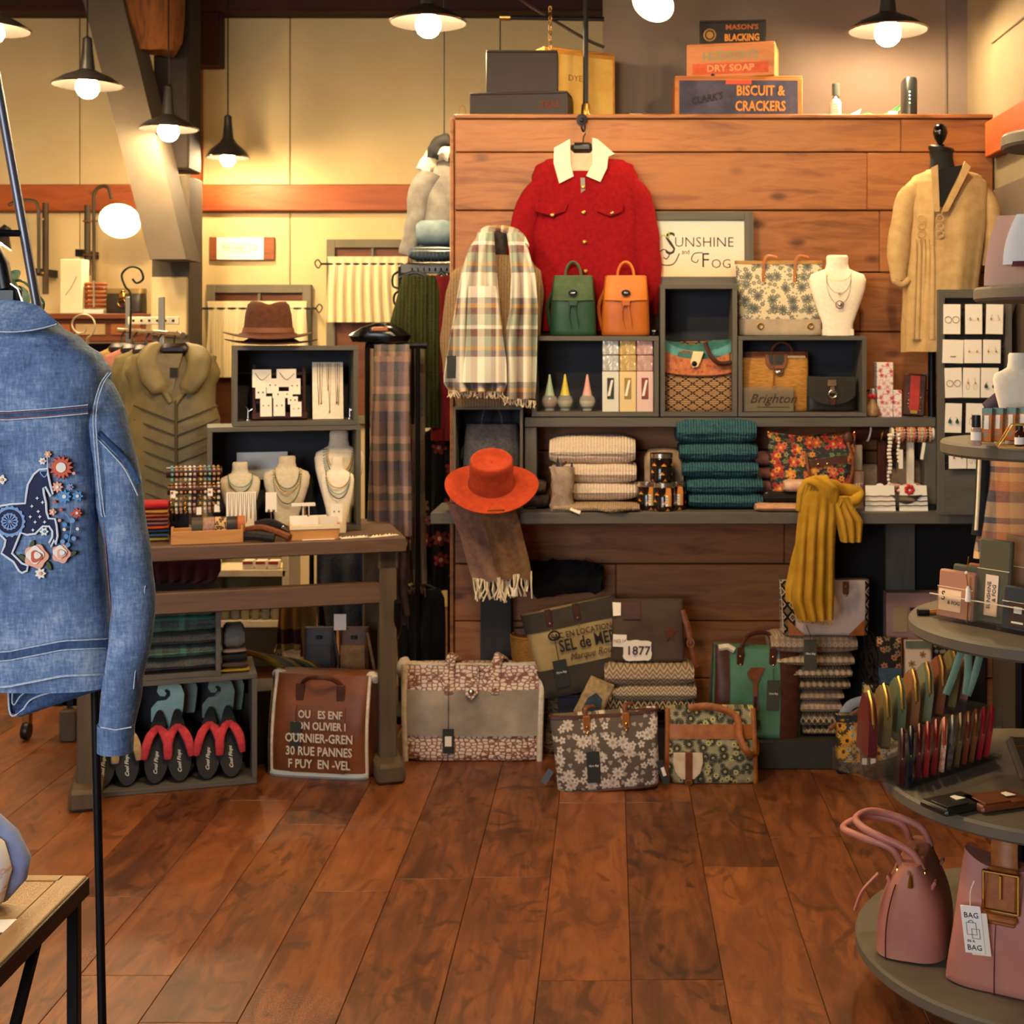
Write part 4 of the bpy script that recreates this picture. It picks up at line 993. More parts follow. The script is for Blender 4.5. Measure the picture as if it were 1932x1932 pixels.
for i in range(11):
    for sx in (-1, 1): b.sphere((sx*11*k, -.0165, (12+6.2*i)*k), .0028, 6)
b.build('studs', m_chrome, o)
MB().box((0, -.018, 9*k), (14*k, .004, 7*k), bev=.001).build('name_plate', m_gold, o)
b = MB(); rr = random.Random(3)
for i in range(20): b.tube([V(.02+.012*i*.5+.006*math.cos(a), .03+.006*math.sin(a)*(i % 2), .17-.004*abs(i-6)+.006*math.sin(a)) for a in [j*pi/3 for j in range(6)]], .0016, 5, loop=True)
b.build('chain_strap', m_chrome, o)
# ---------------------------------------------------------------- blouse on a black dress form
m_blouse = mottle('tan_gauze', '#b18f5c', '#c3a26e', 30, .9, .15)
o = thing('blouse_form', 'black dress form wearing a tan gathered blouse at the right end', 'dress form', V(P(1770, 0, 4.98).x, 4.98, 0)); L = o.location; Yb = 4.98
px_loft('torso', plain('black_jersey', '#0d0c0d', .85), o, [(283, 1754, 1797, .08), (300, 1756, 1797, .09), (335, 1752, 1806, .1), (350, 1735, 1830, .12), (380, 1720, 1850, .15), (470, 1722, 1845, .17), (560, 1728, 1838, .16)], Yb+.03, .12)
nk = P(1776, 280, Yb+.03)-L
MB().lathe([(.045, -.012), (.048, 0), (.044, .006), (.02, .008)], 18, Matrix.Translation(nk) @ Euler((.1, .18, 0)).to_matrix().to_4x4()).build('neck_disc', m_black, o)
MB().lathe([(.012, 0), (.016, .006), (.011, .012), (.021, .03), (.027, .05), (.024, .07), (.012, .082), (.0005, .085)], 18, Matrix.Translation(nk+V(-.004, 0, .006))).build('finial', plain('black_lacquer', '#0c0a0a', .12), o)
ff = lambda th, t, z: (.05*math.sin(9*th+1)+.03*math.sin(17*th))*(1-t)
px_loft('blouse_front', m_blouse, o, [(322, 1748, 1816, .11), (334, 1722, 1850, .16), (352, 1708, 1864, .19), (420, 1712, 1862, .21), (500, 1708, 1850, .22), (600, 1704, 1838, .22), (664, 1703, 1830, .22)], Yb+.02, .2, n=56, fold=ff, jit=.003)
for pts in ([(1756, 318), (1744, 324), (1750, 405), (1760, 405), (1757, 340)], [(1806, 312), (1817, 322), (1775, 405), (1763, 405), (1792, 345)]):
    f_ = [(P(x, y, Yb)-L) for x, y in pts]
    MB().prism([(q.x, q.z) for q in f_], .01, (0, -.103, 0)).build('neck_band', m_blouse, o)
MB().prism([((P(x, y, Yb)-L).x, (P(x, y, Yb)-L).z) for x, y in [(1757, 326), (1805, 318), (1765, 396), (1758, 396)]], .004, (0, -.1, 0)).build('neck_opening', plain('black_jersey_front', '#0d0c0d', .85), o)
ptube('front_placket', m_blouse, o, [(1760, 396), (1759, 430), (1760, 462)], Yb-.088, .007, flat=.5)
for i in range(9): ptube('gather', m_blouse, o, [(1728+8*i, 452), (1727+8.5*i, 500), (1722+9.5*i, 640)], Yb-.083+.006*abs(i-4)**.8, [.003, .008, .01], flat=.8)
for i in range(6): MB().tube([P(1738+(i % 2)*36+7*math.cos(a_), 412+(i//2)*15+6*math.sin(a_), Yb-.094)-L for a_ in [j*pi/4 for j in range(8)]], .003, 5, loop=True).build('embroidery', m_blouse, o)
for nm, pts, rd in (('sleeve', [(1740, 352), (1712, 375), (1698, 430), (1694, 480), (1697, 530)], [.026, .038, .04, .04, .03]), ('sleeve', [(1834, 352), (1860, 378), (1869, 430), (1871, 460), (1862, 505)], [.026, .038, .04, .04, .03])):
    b = MB(); sleeve(b, [P(x, y, Yb)-L+V(0, -.01, 0) for x, y in pts], rd, flat=.9, fold=.006, seed=4); b.build(nm, m_blouse, o, sharp=70)
ptube('sleeve_cuff', m_blouse, o, [(1684, 530), (1698, 538), (1712, 528)], Yb, .012, yo=-.03)
MB().tube([(.0, .1, ZCO), (.0, .1, P(0, 560, Yb).z)], .014, 10).build('stand_pole', m_blackm, o)
MB().lathe([(.1, 0), (.1, .012), (.02, .03)], 20, Matrix.Translation((.0, .1, ZCO+.001))).build('stand_foot', m_blackm, o)
# ================================================================ ON THE COUNTER
zc = ZCO+.0005
m_gb = mottle('grey_speckled_suede', '#3e3e42', '#55565a', 90, .85, .2)
backpack('grey suede backpack inside the dark box behind the orange hat', 872, 986, 812, 962, 5.09, m_gb, m_gb, ZCO+5*px(4.97)+.002, .5)
# ---- hats
def hat(label, mt, loc, R_=.19, r=.085, h=.10, flat=True, curl=.02, rz=0, tilt=(0, 0, 0), band=None, pinch=0.0, name='felt_hat', squash=.88):
    o = thing(name, label, 'hat', loc, rot=(tilt[0], tilt[1], rz)); n = 44; b = MB()
    def rg(rad, z, cf=0.0): return [(rad*math.cos(t), rad*squash*math.sin(t), z+cf*abs(math.cos(t))**3-cf*.5*abs(math.sin(t))**2) for t in [i*2*pi/n for i in range(n)]]
    b.ring([rg(R_, .0, curl), rg(R_*.8, .001, curl*.5), rg(r*1.25, .004, 0), rg(r*1.06, .012)], cap=False)
    b.ring([rg(r*1.06, .008), rg(r*1.25, -.001, 0), rg(R_*.8, -.004, curl*.5), rg(R_, -.003, curl), rg(R_, 0, curl)], cap=False)
    b.build('brim', mt, o, sharp=80)
    b = MB()
    def cr(rad, z): return [(rad*math.cos(t)*(1-pinch*max(0, -math.sin(t))*max(0, z/h-.4)), rad*.95*math.sin(t)-pinch*.02*(z/h), z-(pinch*.25*h*math.exp(-(math.cos(t)/.45)**2) if z > h*.8 else 0)) for t in [i*2*pi/n for i in range(n)]]
    if flat: b.ring([cr(r*1.06, .008), cr(r, .02), cr(r*.96, h*.8), cr(r*.94, h*.95), cr(r*.88, h), cr(r*.80, h*.985), cr(r*.72, h*.9), cr(r*.35, h*.86), cr(.002, h*.86)], cap=False)
    else: b.ring([cr(r*1.06, .008), cr(r, .02), cr(r*.94, h*.6), cr(r*.84, h*.9), cr(r*.7, h), cr(r*.4, h*.97), cr(.002, h*.9)], cap=False)
    b.build('crown', mt, o, sharp=80)
    if band: b = MB(); b.ring([[(p[0]*1.02, p[1]*1.02, p[2]) for p in cr(r*1.045, .012)], [(p[0]*1.02, p[1]*1.02, p[2]) for p in cr(r*1.0, .03)]], cap=False); b.build('hat_band', band, o)
    return o
m_rust = mottle('rust_felt', '#a5371a', '#b8431f', 50, .95, .2)
o = hat('rust orange wide-brimmed felt hat lying on the counter', m_rust, V(P(928, 0, 4.86).x, 4.855, ZCO+.098), .165, .079, .118, True, .014, tilt=(.55, .04, 0), band=mottle('rust_band', '#9a3217', '#a83c1b', 40, .9))
MB().box((.028, -.143, .006), (.06, .003, .007), rot=(0, 0, .1), bev=.001).build('metal_pin', m_gold, o)
o = thing('folded_knit', 'dark speckled folded knit under the rust hat', 'folded knit', V(P(985, 0, 5.06).x, 5.07, zc))
m_dk = mottle('dark_speckled_knit', '#332a28', '#574844', 90, .95, .6)
for i in range(2): b = MB(); slab(b, (0, 0, .028+.045*i), .20-.02*i, .15, .052, i+3); b.build('fold_layer', m_dk, o, sharp=70)
m_taupe_s = mottle('taupe_wool', '#7a5b4e', '#8f6d5c', 60, .95, .3)
o = thing('taupe_scarf', 'taupe wool scarf with long fringe hanging over the counter edge', 'scarf', P(930, 985, 4.86)); Ys = 4.875
m_ts2 = mottle('taupe_wool_brown', '#6e4f33', '#846243', 60, .95, .3)
sheet('left_half', m_taupe_s, o, [(950, 846, 900), (968, 850, 915), (1010, 868, 932), (1060, 880, 945), (1095, 892, 962)], Ys, 1.5, .008, bulge=.01)
sheet('right_half', m_ts2, o, [(950, 895, 965), (968, 905, 975), (1010, 920, 985), (1060, 930, 998), (1092, 938, 1003)], Ys-.012, 1.7, .01, ph=2, bulge=.012)
b = MB(); b.grid(lambda u, v: (P(840+u*110, 960, 4.86)-o.location)+V(-.01*v, v*.1+.01, .022-.012*v+.004*math.sin(9*u)), 16, 8, .006).build('counter_fold', m_ts2, o)
fringe(m_linen, o, 893, 960, 1090, 1096, Ys, 20, .075, .0026, .02, yo=-.008)
fringe(m_linen, o, 940, 1003, 1088, 1076, Ys, 18, .085, .0026, .02, yo=-.02)
MB().box(P(971, 1117, Ys-.03)-o.location, (.02, .001, .03)).build('price_tag', m_card, o)
# ---- cream sweaters
m_cr = knit('cream_rib_knit', '#d6bca2', '#f0deC8', .011)
yb = 940; k = px(4.98); z = zc+.026
for i, (x0, x1, h) in enumerate([(1043, 1202, 32), (1040, 1201, 36), (1036, 1199, 48)]):
    folded('cream_sweater', 'cream rib-knit sweater, %s of the cream stack' % ['bottom', 'middle', 'top'][i], 'sweater', m_cr, V(P((x0+x1)/2, 0, 5.0).x, 5.10, z), (x1-x0)*k, .21, h*k*1.2, i+1, 'stack of cream sweaters')
    z += h*k
o = thing('knit_gloves', 'flat oatmeal knit gloves under the cream sweater stack', 'gloves', V(P(1125, 0, 4.96).x, 5.0, zc))
m_oat = knit('oatmeal_knit', '#a98d70', '#c4a988', .008)
b = MB(); slab(b, (.0, -.02, .013), .31, .16, .026, 7); b.build('glove_body', m_oat, o, sharp=70)
for i in range(3): MB().tube(spline([(-.02+.03*i, -.09, .02), (.05+.02*i, -.105-.004*i, .008+.004*i), (.12+.005*i, -.09, .014)], 4), .008, 8).build('finger', m_oat, o)
o = thing('gathered_pouch', 'crumpled taupe pouch with dark sunglasses poking out', 'pouch', V(P(1060, 0, 4.93).x, 4.945, zc))
k = px(4.94)
MB().loft([(0, 0, 0, 22*k, .03), (0, 0, 10*k, 24*k, .036), (0, 0, 30*k, 17*k, .03), (.002, 0, 48*k, 21*k, .033), (.004, 0, 68*k, 21*k, .03), (0, 0, 82*k, 23*k, .026), (-.002, 0, 84*k, 21*k, .022)], 30, fold=lambda th, t, z_: .09*math.sin(7*th+z_*60)).build('pouch_body', mottle('crinkled_taupe_velvet', '#8a7262', '#b5a08d', 25, .7, .5), o)
MB().prism([(-12*k, 82*k), (-8*k, 105*k), (-3*k, 84*k)], .004, (0, -.01, 0)).build('sunglass_arm', m_black, o)
MB().prism([(14*k, 60*k), (17*k, 92*k), (21*k, 92*k), (21*k, 72*k)], .004, (0, -.01, 0)).build('sunglass_arm', m_black, o)
MB().box((3*k, -.01, 88*k), (16*k, .004, 5*k), rot=(0, -.7, 0)).build('sunglass_bridge', m_leatherd, o)
MB().box((26*k, -.045, 4*k), (20*k, .001, 11*k), rot=(-.9, .4, 0)).build('price_tag', m_card, o)
# ---- candy corn jars
m_jar = None
def jar_mat():
    t = NT('dark_jar_candy_corn'); v, X, Z = uvp(t, .028)
    vv = t.scale((34, 34, 1), v); vo = t.n('ShaderNodeTexVoronoi', {'Vector': vv, 'Scale': 1.0, 'Randomness': .35}, voronoi_dimensions='2D')
    d = t.n('ShaderNodeVectorMath', {0: vv, 1: vo.outputs['Position']}, operation='SUBTRACT').outputs[0]; dx, dy, _ = t.xyz(d)
    tri = t.m_('ADD', t.m_('ABSOLUTE', t.m_('MULTIPLY', dx, 1.5)), dy)
    on = t.m_('MULTIPLY', t.m_('LESS_THAN', tri, .17), t.m_('GREATER_THAN', dy, -.2))
    c = t.ramp(t.m_('ADD', dy, .3), [(0, '#d9a02c'), (.25, '#cf5f1d'), (.42, '#eadfce')], True)
    return t.done(t.mix(on, '#1b1012', c), .08, 0, .6)
m_jar = jar_mat(); k = px(4.95)
for i, (x, lb, Y, z, ch) in enumerate([(1222, 'candy corn jar at the left of the jar group', 4.97, 0, 1), (1253, 'candy corn jar in the middle front of the jar group', 4.94, 0, 1), (1276, 'candy corn jar at the right, beside the teal sweaters', 4.98, 0, 1), (1248, 'candy corn jar standing on top of the other jars', 4.96, 1, 0)]):
    hh = 54*k; o = thing('candy_jar', lb, 'jar', V(P(x, 0, Y).x, Y+.02, zc+(hh+.0005 if z else 0)), group='candy corn jars')
    r_ = 21.5*k*(1 if i in (1, 3) else .9)
    MB().lathe([(r_*.9, 0), (r_, .004), (r_, hh*.78), (r_*.9, hh*.84)], 22).build('jar_glass', m_jar, o)
    MB().lathe([(r_*.98, hh*.82), (r_*1.02, hh*.84), (r_*1.02, hh*.98), (r_*.95, hh), (.0005, hh)], 22).build('lid', m_chrome, o)
    if ch:
        c = V(r_*.35, -r_*1.02, 0)
        MB().prism([(-.011, hh*.58), (.011, hh*.58), (.008, hh*.82), (-.008, hh*.82)], .004, c).build('charm_cap', plain('orange_pleats', '#d98a35', .6), o)
        ch_ = MB().box(c+V(0, 0, hh*.38), (.021, .004, hh*.4), bev=.0008).build('charm_bar', plain('orange_wrapper', '#cf6a2c', .4), o)
        MB().box(c+V(-.0055, -.0025, hh*.38), (.009, .001, hh*.38)).build('charm_label', m_card, o)
        MB().box(c+V(.003, -.0025, hh*.38), (.004, .001, hh*.38)).build('charm_stripe', plain('lime_stripe', '#b9a53a', .5), o)
        for j in range(3): MB().tube([c+V(-.0055+.0022*math.cos(a*pi/3), -.0035, hh*(.3+.09*j)+.0022*math.sin(a*pi/3)) for a in range(6)], .0007, 4, loop=True).build('charm_print', m_ink, o)
o = folded('beige_folded_top', 'beige folded top behind the candy corn jars', 'folded top', mottle('beige_jersey', '#9a7f60', '#b4977a', 30, .9), V(P(1252, 0, 5.1).x, 5.12, zc), 75*k, .14, 112*k, 5, p=3.5, crease=False)
MB().prism([(.042, .03), (.06, .03), (.048, .085), (.036, .085)], .003, (0, -.09, 0)).build('price_tag', plain('kraft_tag', '#a8703a', .8), o)
# ---- teal sweaters
m_teal = knit('teal_chunky_knit', '#1c3e49', '#4a757d', .010)
k = px(4.97); z = zc
for i, (x0, x1, h) in enumerate([(1300, 1440, 27), (1297, 1441, 30), (1288, 1432, 31), (1283, 1430, 33), (1277, 1428, 45)]):
    folded('teal_sweater', 'teal chunky-knit sweater, %s of the teal stack' % ['bottom', 'second from bottom', 'middle', 'second from top', 'top'][i], 'sweater', m_teal, V(P((x0+x1)/2, 0, 4.97).x, 5.08, z), (x1-x0)*k, .22, h*k*1.2, i+11, 'stack of teal sweaters', wob=.1)
    z += h*k
o = folded('teal_sweater', 'small teal knit rolled behind the top of the teal stack', 'sweater', m_teal, V(P(1335, 0, 5.12).x, 5.13, z-.03), 50*k, .08, 36*k, 21, crease=False)
# ---- dusty pink folded stack behind
m_dp = mottle('dusty_pink_jersey', '#6e413b', '#8d5a50', 30, .9)
z = zc
for i, h in enumerate([26, 26, 24, 30]):
    folded('pink_folded_top', 'dusty pink folded top, %s of the stack behind the floral tote' % ['bottom', 'second', 'third', 'top'][i], 'folded top', m_dp, V(P(1448, 0, 5.1).x, 5.12, z), 60*px(5.1), .16, h*px(5.1), i+31, 'pink folded tops', crease=False); z += h*px(5.1)
# ---- floral tote on the counter
k = px(5.0); o = thing('bright_floral_tote', 'dark tote printed with orange and coral flowers, brown strap looped in front', 'tote bag', V(P(1533, 0, 5.0).x, 5.03, zc+.022))
B = Bag(150*k, 122*k, .10, 1.12, .3, 4, 18*k, .0, 14*k)
m_bf = flowers('bright_flower_print', '#2a2a2e', [(30, 5, .3, .7, ['#6f7d4a', '#8b8a58', '#59683f'], '#4c5a36'), (22, 6, .46, .85, ['#c8623a', '#b63a2c', '#d08a3c', '#c9513f'], '#e0a84e'), (36, 6, .40, .6, ['#d98b3a', '#a9302b', '#c8704a'], '#5a2320')], .75, leaf=[(40, '#5d6a45', .6)])
B.body('body', m_bf, o, nz=14, jit=.003)
B.shape('front_pocket', m_bf, o, [(-.12, .72), (.78, .72), (.74, .25), (.55, .12), (.1, .1), (-.08, .25)], .010, .004)
B.shape('pocket_band', m_leatherd, o, [(-.12, .75), (.8, .75), (.78, .62), (-.1, .62)], .016, .002)
for u in (.1, .32): MB().sphere(B.pt(u, .685, .022), .005, 8).build('rivet', m_brass, o)
MB().tube(spline([B.pt(-.15, .9, .012), B.pt(-.14, .6, .03), B.pt(-.02, .22, .04), B.pt(.35, .06, .045), B.pt(.78, .25, .04), B.pt(.92, .6, .03), B.pt(.8, .93, .012)], 6), .006, 8, flat=.5).build('strap', m_leather, o)
MB().sphere(B.pt(.82, .97, .0), .022, 10, (1, .6, 1.3)).build('strap_knot', m_leatherd, o)
for sx in (-1, 1): MB().sphere(B.pt(.97*sx, .99, 0), .006, 8).build('corner_stud', m_brass, o)
# ---- folded socks in front
k = px(4.95)
folded('folded_leggings', 'pale peach folded leggings lying flat under the yellow scarf', 'leggings', mottle('peach_cotton', '#bd8a66', '#d3a27c', 40, .9), V(P(1468, 0, 4.94).x, 4.96, zc), 86*k, .11, 15*k, 41)
t = NT('black_dot_knit'); X, Y_, Z = t.xyz(); vv = t.scale((34, 34, 34)); vo = t.n('ShaderNodeTexVoronoi', {'Vector': vv, 'Scale': 1.0, 'Randomness': .1}); m_dot = t.done(t.mix(t.m_('LESS_THAN', vo.outputs['Distance'], .17), '#131112', '#cdbfa8'), .9)
o = folded('polka_leggings', 'black dotted folded leggings beside the yellow scarf knot', 'leggings', m_dot, V(P(1478, 0, 4.97).x, 4.985, zc+15*k+.0004), 72*k, .10, 20*k, 43, rz=-.1)
folded('blush_leggings', 'blush pink rolled leggings tucked behind the yellow scarf', 'leggings', mottle('blush_cotton', '#c99a82', '#e0b9a0', 40, .9), V(P(1505, 0, 4.95).x, 4.965, zc+36*k), 52*k, .09, 22*k, 44, crease=False)
# ---- yellow scarf
m_yel = mottle('mustard_gauze', '#a87b16', '#c2942a', 14, .95, .4, bs=200)
o = thing('yellow_scarf', 'mustard yellow gauze scarf tied in a knot at the counter edge', 'scarf', P(1540, 985, 4.86)); L = o.location
sheet('long_tail', m_yel, o, [(925, 1515, 1575), (965, 1508, 1578), (1010, 1503, 1575), (1080, 1496, 1573), (1130, 1490, 1572), (1168, 1503, 1570)], 4.855, 4, .014, nu=56, bulge=.03, ph=.6)
sheet('under_tail', m_yel, o, [(1000, 1508, 1540), (1070, 1490, 1530), (1110, 1482, 1520), (1135, 1485, 1510)], 4.872, 2, .01, ph=2)
sheet('short_tail', m_yel, o, [(938, 1570, 1600), (960, 1575, 1612), (985, 1578, 1628), (1022, 1586, 1624)], 4.85, 3, .012, ph=1.2, nu=40, bulge=.015)
b = MB()
for i in range(6): b.tube(spline([P(x, y, Y)-L for x, y, Y in [(1508+5*i, 962, 4.86), (1512+8*i, 925-4*i, 4.85), (1524+8*i, 903+3*abs(i-2), 4.845-.004*i), (1545+6*i, 916+2*i, 4.83), (1556+4*i, 948, 4.845)]], 6), .0125, 9)
b.sphere(P(1540, 935, 4.87)-L, .034, 12, (1, .6, 1)); b.jitter(.004, 40, 2); b.build('knot', m_yel, o, sharp=80)
b = MB(); b.tube(spline([P(x, y, Y)-L for x, y, Y in [(1560, 915, 4.86), (1590, 925, 4.9), (1618, 930, 4.92), (1610, 945, 4.88), (1580, 945, 4.85)]], 6), .024, 12, flat=.8); b.jitter(.007, 25, 5); b.build('knot_loop', m_yel, o, sharp=80)
fringe(m_yel, o, 1503, 1568, 1166, 1172, 4.85, 34, .012, .0014, .004, yo=-.02)
# ---- blanket carton, beads, bracelets
k = px(5.02); o = thing('blanket_carton', 'upright pink carton lettered BLANKET behind the floral tote', 'carton', V(P(1611, 0, 5.02).x, 5.04, zc))
MB().box((0, 0, 35*k), (36*k, .05, 70*k), bev=.001).build('carton', mottle('dusty_rose_carton', '#8f6a5c', '#a8846f', 9, .6), o)
text('BLANKET', 8*k, m_white, o, (0, -.026, 45*k))
MB().box((0, 0, 95*k), (34*k, .02, 48*k), bev=.002).build('raised_lid', mottle('grey_beige_carton', '#8a7c66', '#a09078', 9, .7), o)
m_dw = wood('dark_walnut', '#2a120b', '#47221a', axis=0, sc_=2, rough=.35)
o = thing('bracelet_bar', 'dark wooden T-bar display with bangles on the counter', 'bracelet stand', V(P(1665, 0, 5.05).x, 5.07, zc)); k = px(5.05)
MB().tube([(-56*k, 0, 142*k), (16*k, 0, 142*k)], 15*k, 18).build('bar', m_dw, o)
MB().box((0, 0, 64*k), (.03, .03, 128*k), bev=.004).build('post', m_dw, o); MB().box((0, 0, .008), (.12, .09, .016), bev=.004).build('base', m_dw, o)
for j, x in enumerate((-24, -2)): MB().tube([((x+3*math.sin(a))*k, 17*k*math.cos(a), (142-(3 if j else 0)+17*k/k*math.sin(a))*k) for a in [i*pi/9 for i in range(18)]], .0035, 6, loop=True).build('bangle', [m_card, m_gold][j], o)
o = thing('bracelet_roll', 'peach and gold bead bracelets stacked along a cream roll', 'bracelet stand', V(P(1722, 0, 5.0).x, 5.02, zc)); k = px(5.0)
MB().tube([(-40*k, 0, 142*k), (41*k, 0, 142*k)], 13*k, 18).build('roll', m_velvet, o)
MB().box((0, .02, 64*k), (.025, .025, 128*k), bev=.004).build('post', m_velvet, o); MB().box((0, .02, .006), (.1, .08, .012), bev=.003).build('base', m_velvet, o)
cl = [m_gold, plain('coral_bead', '#d9764a', .4), plain('champagne_bead', '#d8b98a', .3), plain('peach_bead', '#e09a70', .4)]
for i in range(14):
    b = MB(); x = -34+5.2*i
    for a in range(16): b.sphere((x*k, 14.5*k*math.cos(a*pi/8), (142+14.5*math.sin(a*pi/8))*k), 2.6*k, 6)
    b.build('bead_bracelet', cl[(i*7) % 4], o)
for x, l in ((-46, 110), (-43, 80), (-28, 60)):
    b = MB()
    for i in range(int(l/7)): b.sphere((x*k+.002*math.sin(i), -16*k, (140-7*i)*k), 3.2*k, 6)
    b.build('bead_strand', [plain('mint_bead', '#a8bfa2', .3), m_card, cl[2]][int(-x) % 3], o)
MB().box((-24*k, -18*k, 95*k), (8*k, .001, 36*k)).build('price_tag', m_card, o)
MB().box((18*k, -16*k, 110*k), (6*k, .001, 32*k), rot=(0, .15, 0)).build('price_tag', m_card, o)
o = thing('hair_clip_bowl', 'clear dish of peach hair clips and a red flower on the counter', 'bowl', V(P(1705, 0, 4.99).x, 5.0, zc+.0)); k = px(4.99)
MB().lathe([(.03, 0), (.05, .01), (.075, .05), (.08, .058), (.076, .056), (.047, .014), (.0005, .006)], 24).build('dish', plain('smoky_clear_dish', '#c9b8a6', .08, **{'Transmission Weight': .8}), o)
rr = random.Random(5)
for i in range(9):
    c = V(rr.uniform(-.05, .05), rr.uniform(-.04, .03), .06+rr.uniform(-.01, .02))
    MB().tube(spline([c+V(-.022, 0, 0), c+V(0, -.004, .012), c+V(.022, 0, .004)], 4), .006, 7, flat=.6).build('hair_clip', plain('peach_acetate_%d' % i, ['#dba080', '#c98a62', '#e4b9a0', '#a7603e'][i % 4], .25), o)
b = MB()
for i in range(7): b.sphere((.012+.012*math.cos(i*.9), -.05, .075+.012*math.sin(i*.9)), .009, 7)
b.build('red_flower', plain('red_silk', '#c22b2b', .6), o)
k = px(4.93)
for i, (x, lb, mt) in enumerate([(1662, 'white bracelet card with gold chains at the counter edge', m_gold), (1725, 'white bracelet card with black cord bracelets at the counter edge', m_black)]):
    o = thing('bracelet_card', lb, 'bracelet card', V(P(x, 0, 4.93).x, 4.94, zc), rot=(-.12, 0, 0))
    w_, h = (58, 54)[i]*k, 52*k
    out = [(-w_/2, 0), (w_/2, 0), (w_*.47, h*.93)]+[(w_*.12*math.cos(a)+.0, h*.93+w_*.07*math.sin(a)) for a in [j*pi/6 for j in range(7)]]+[(-w_*.47, h*.93)]
    MB().prism(out, .002, (0, 0, 0)).build('card', m_card, o)
    for z in (.2, .36, .54): MB().tube([(w_*(.5-j/8), -.003, h*z+.0012*math.sin(j*2+i)) for j in range(9)], .0018, 5).build('bracelet', mt, o)
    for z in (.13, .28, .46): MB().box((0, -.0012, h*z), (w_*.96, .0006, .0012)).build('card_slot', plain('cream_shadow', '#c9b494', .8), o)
b = MB(); rr = random.Random(9)
o = thing('gold_necklace_heap', 'small heap of gold chains near the earring stand', 'necklace', V(P(1808, 0, 4.96).x, 4.99, zc))
pts = [(rr.uniform(-.06, .06), rr.uniform(-.03, .03), .004+.012*rr.random()) for i in range(14)]
b.tube(spline(pts, 5), .0018, 5); b.build('chain', m_gold, o)
for i in range(6): MB().sphere((rr.uniform(-.03, .06), rr.uniform(-.03, .0), .008), .005, 7).build('gold_bead', m_gold, o)
# beige rolled knits behind the dish
for i, (x, w_) in enumerate([(1655, 74), (1712, 48)]):
    o = folded('rolled_knit', ['taupe rolled knit behind the bangles', 'grey-beige rolled knit behind the hair clip dish'][i], 'rolled knit', mottle('taupe_jersey_%d' % i, '#6b5848', '#87725f', 30, .9), V(P(x, 0, 5.13).x, 5.14, zc), w_*px(5.13), .12, (78+14*i)*px(5.13), 51+i, crease=False)
# ---------------------------------------------------------------- earring stand
o = thing('earring_stand', 'grey framed stand of white earring cards at the counter end', 'earring stand', V(P(1838, 0, 4.84).x, 4.84, ZCO+.0005)); k = px(4.84)
H = (P(0, 547, 4.84).z-ZCO); W = 138*k
for sx in (-1, 1): MB().box((sx*(W/2-6*k), 0, H/2), (12*k, .03, H), bev=.001).build('frame_stile', m_greyv, o)
MB().box((0, 0, H-8*k), (W-24*k, .03, 16*k), bev=.001).build('frame_rail', m_grey, o)
MB().box((0, 0, 42*k), (W-24*k, .03, 84*k), bev=.001).build('lower_panel', m_grey, o)
MB().box((0, .012, H/2+30*k), (W-24*k, .006, H-90*k)).build('back_panel', plain('dark_pegboard', '#2c2620', .8), o)
nsl = 13
for i in range(nsl): MB().box((0, .004, 96*k+(H-130*k)*i/(nsl-1)), (W-26*k, .005, 3*k)).build('slat', m_leatherd, o)
cardrows = [(574, 630, [(1780, 1812), (1821, 1853), (1861, 1893)]), (641, 685, [(1779, 1818), (1819, 1852), (1855, 1888)]), (694, 750, [(1782, 1814), (1817, 1849), (1851, 1884)]), (761, 816, [(1784, 1815), (1823, 1856)]), (843, 884, [(1790, 1823), (1825, 1848)])]
kinds = [['hoop', 'stud', 'drop'], ['bar', 'studo', 'fan'], ['hoop', 'pale', 'green'], ['green', 'pale'], ['red', 'pale']]
ordn = ['left', 'middle', 'right']; rown = ['top', 'second', 'third', 'fourth', 'lowest']
desc = {'hoop': 'gold hoop earrings', 'stud': 'four tiny stud earrings', 'drop': 'gold drop earrings', 'bar': 'a single gold bar', 'studo': 'amber stud earrings', 'fan': 'pale fan earrings', 'pale': 'fine wire earrings', 'green': 'dark green teardrop earrings', 'red': 'red bead earrings'}
m_emer = plain('emerald_stone', '#0f3d22', .15); m_amber = plain('amber_stone', '#c98a2a', .2); m_redb = plain('red_bead', '#a92a1c', .3)
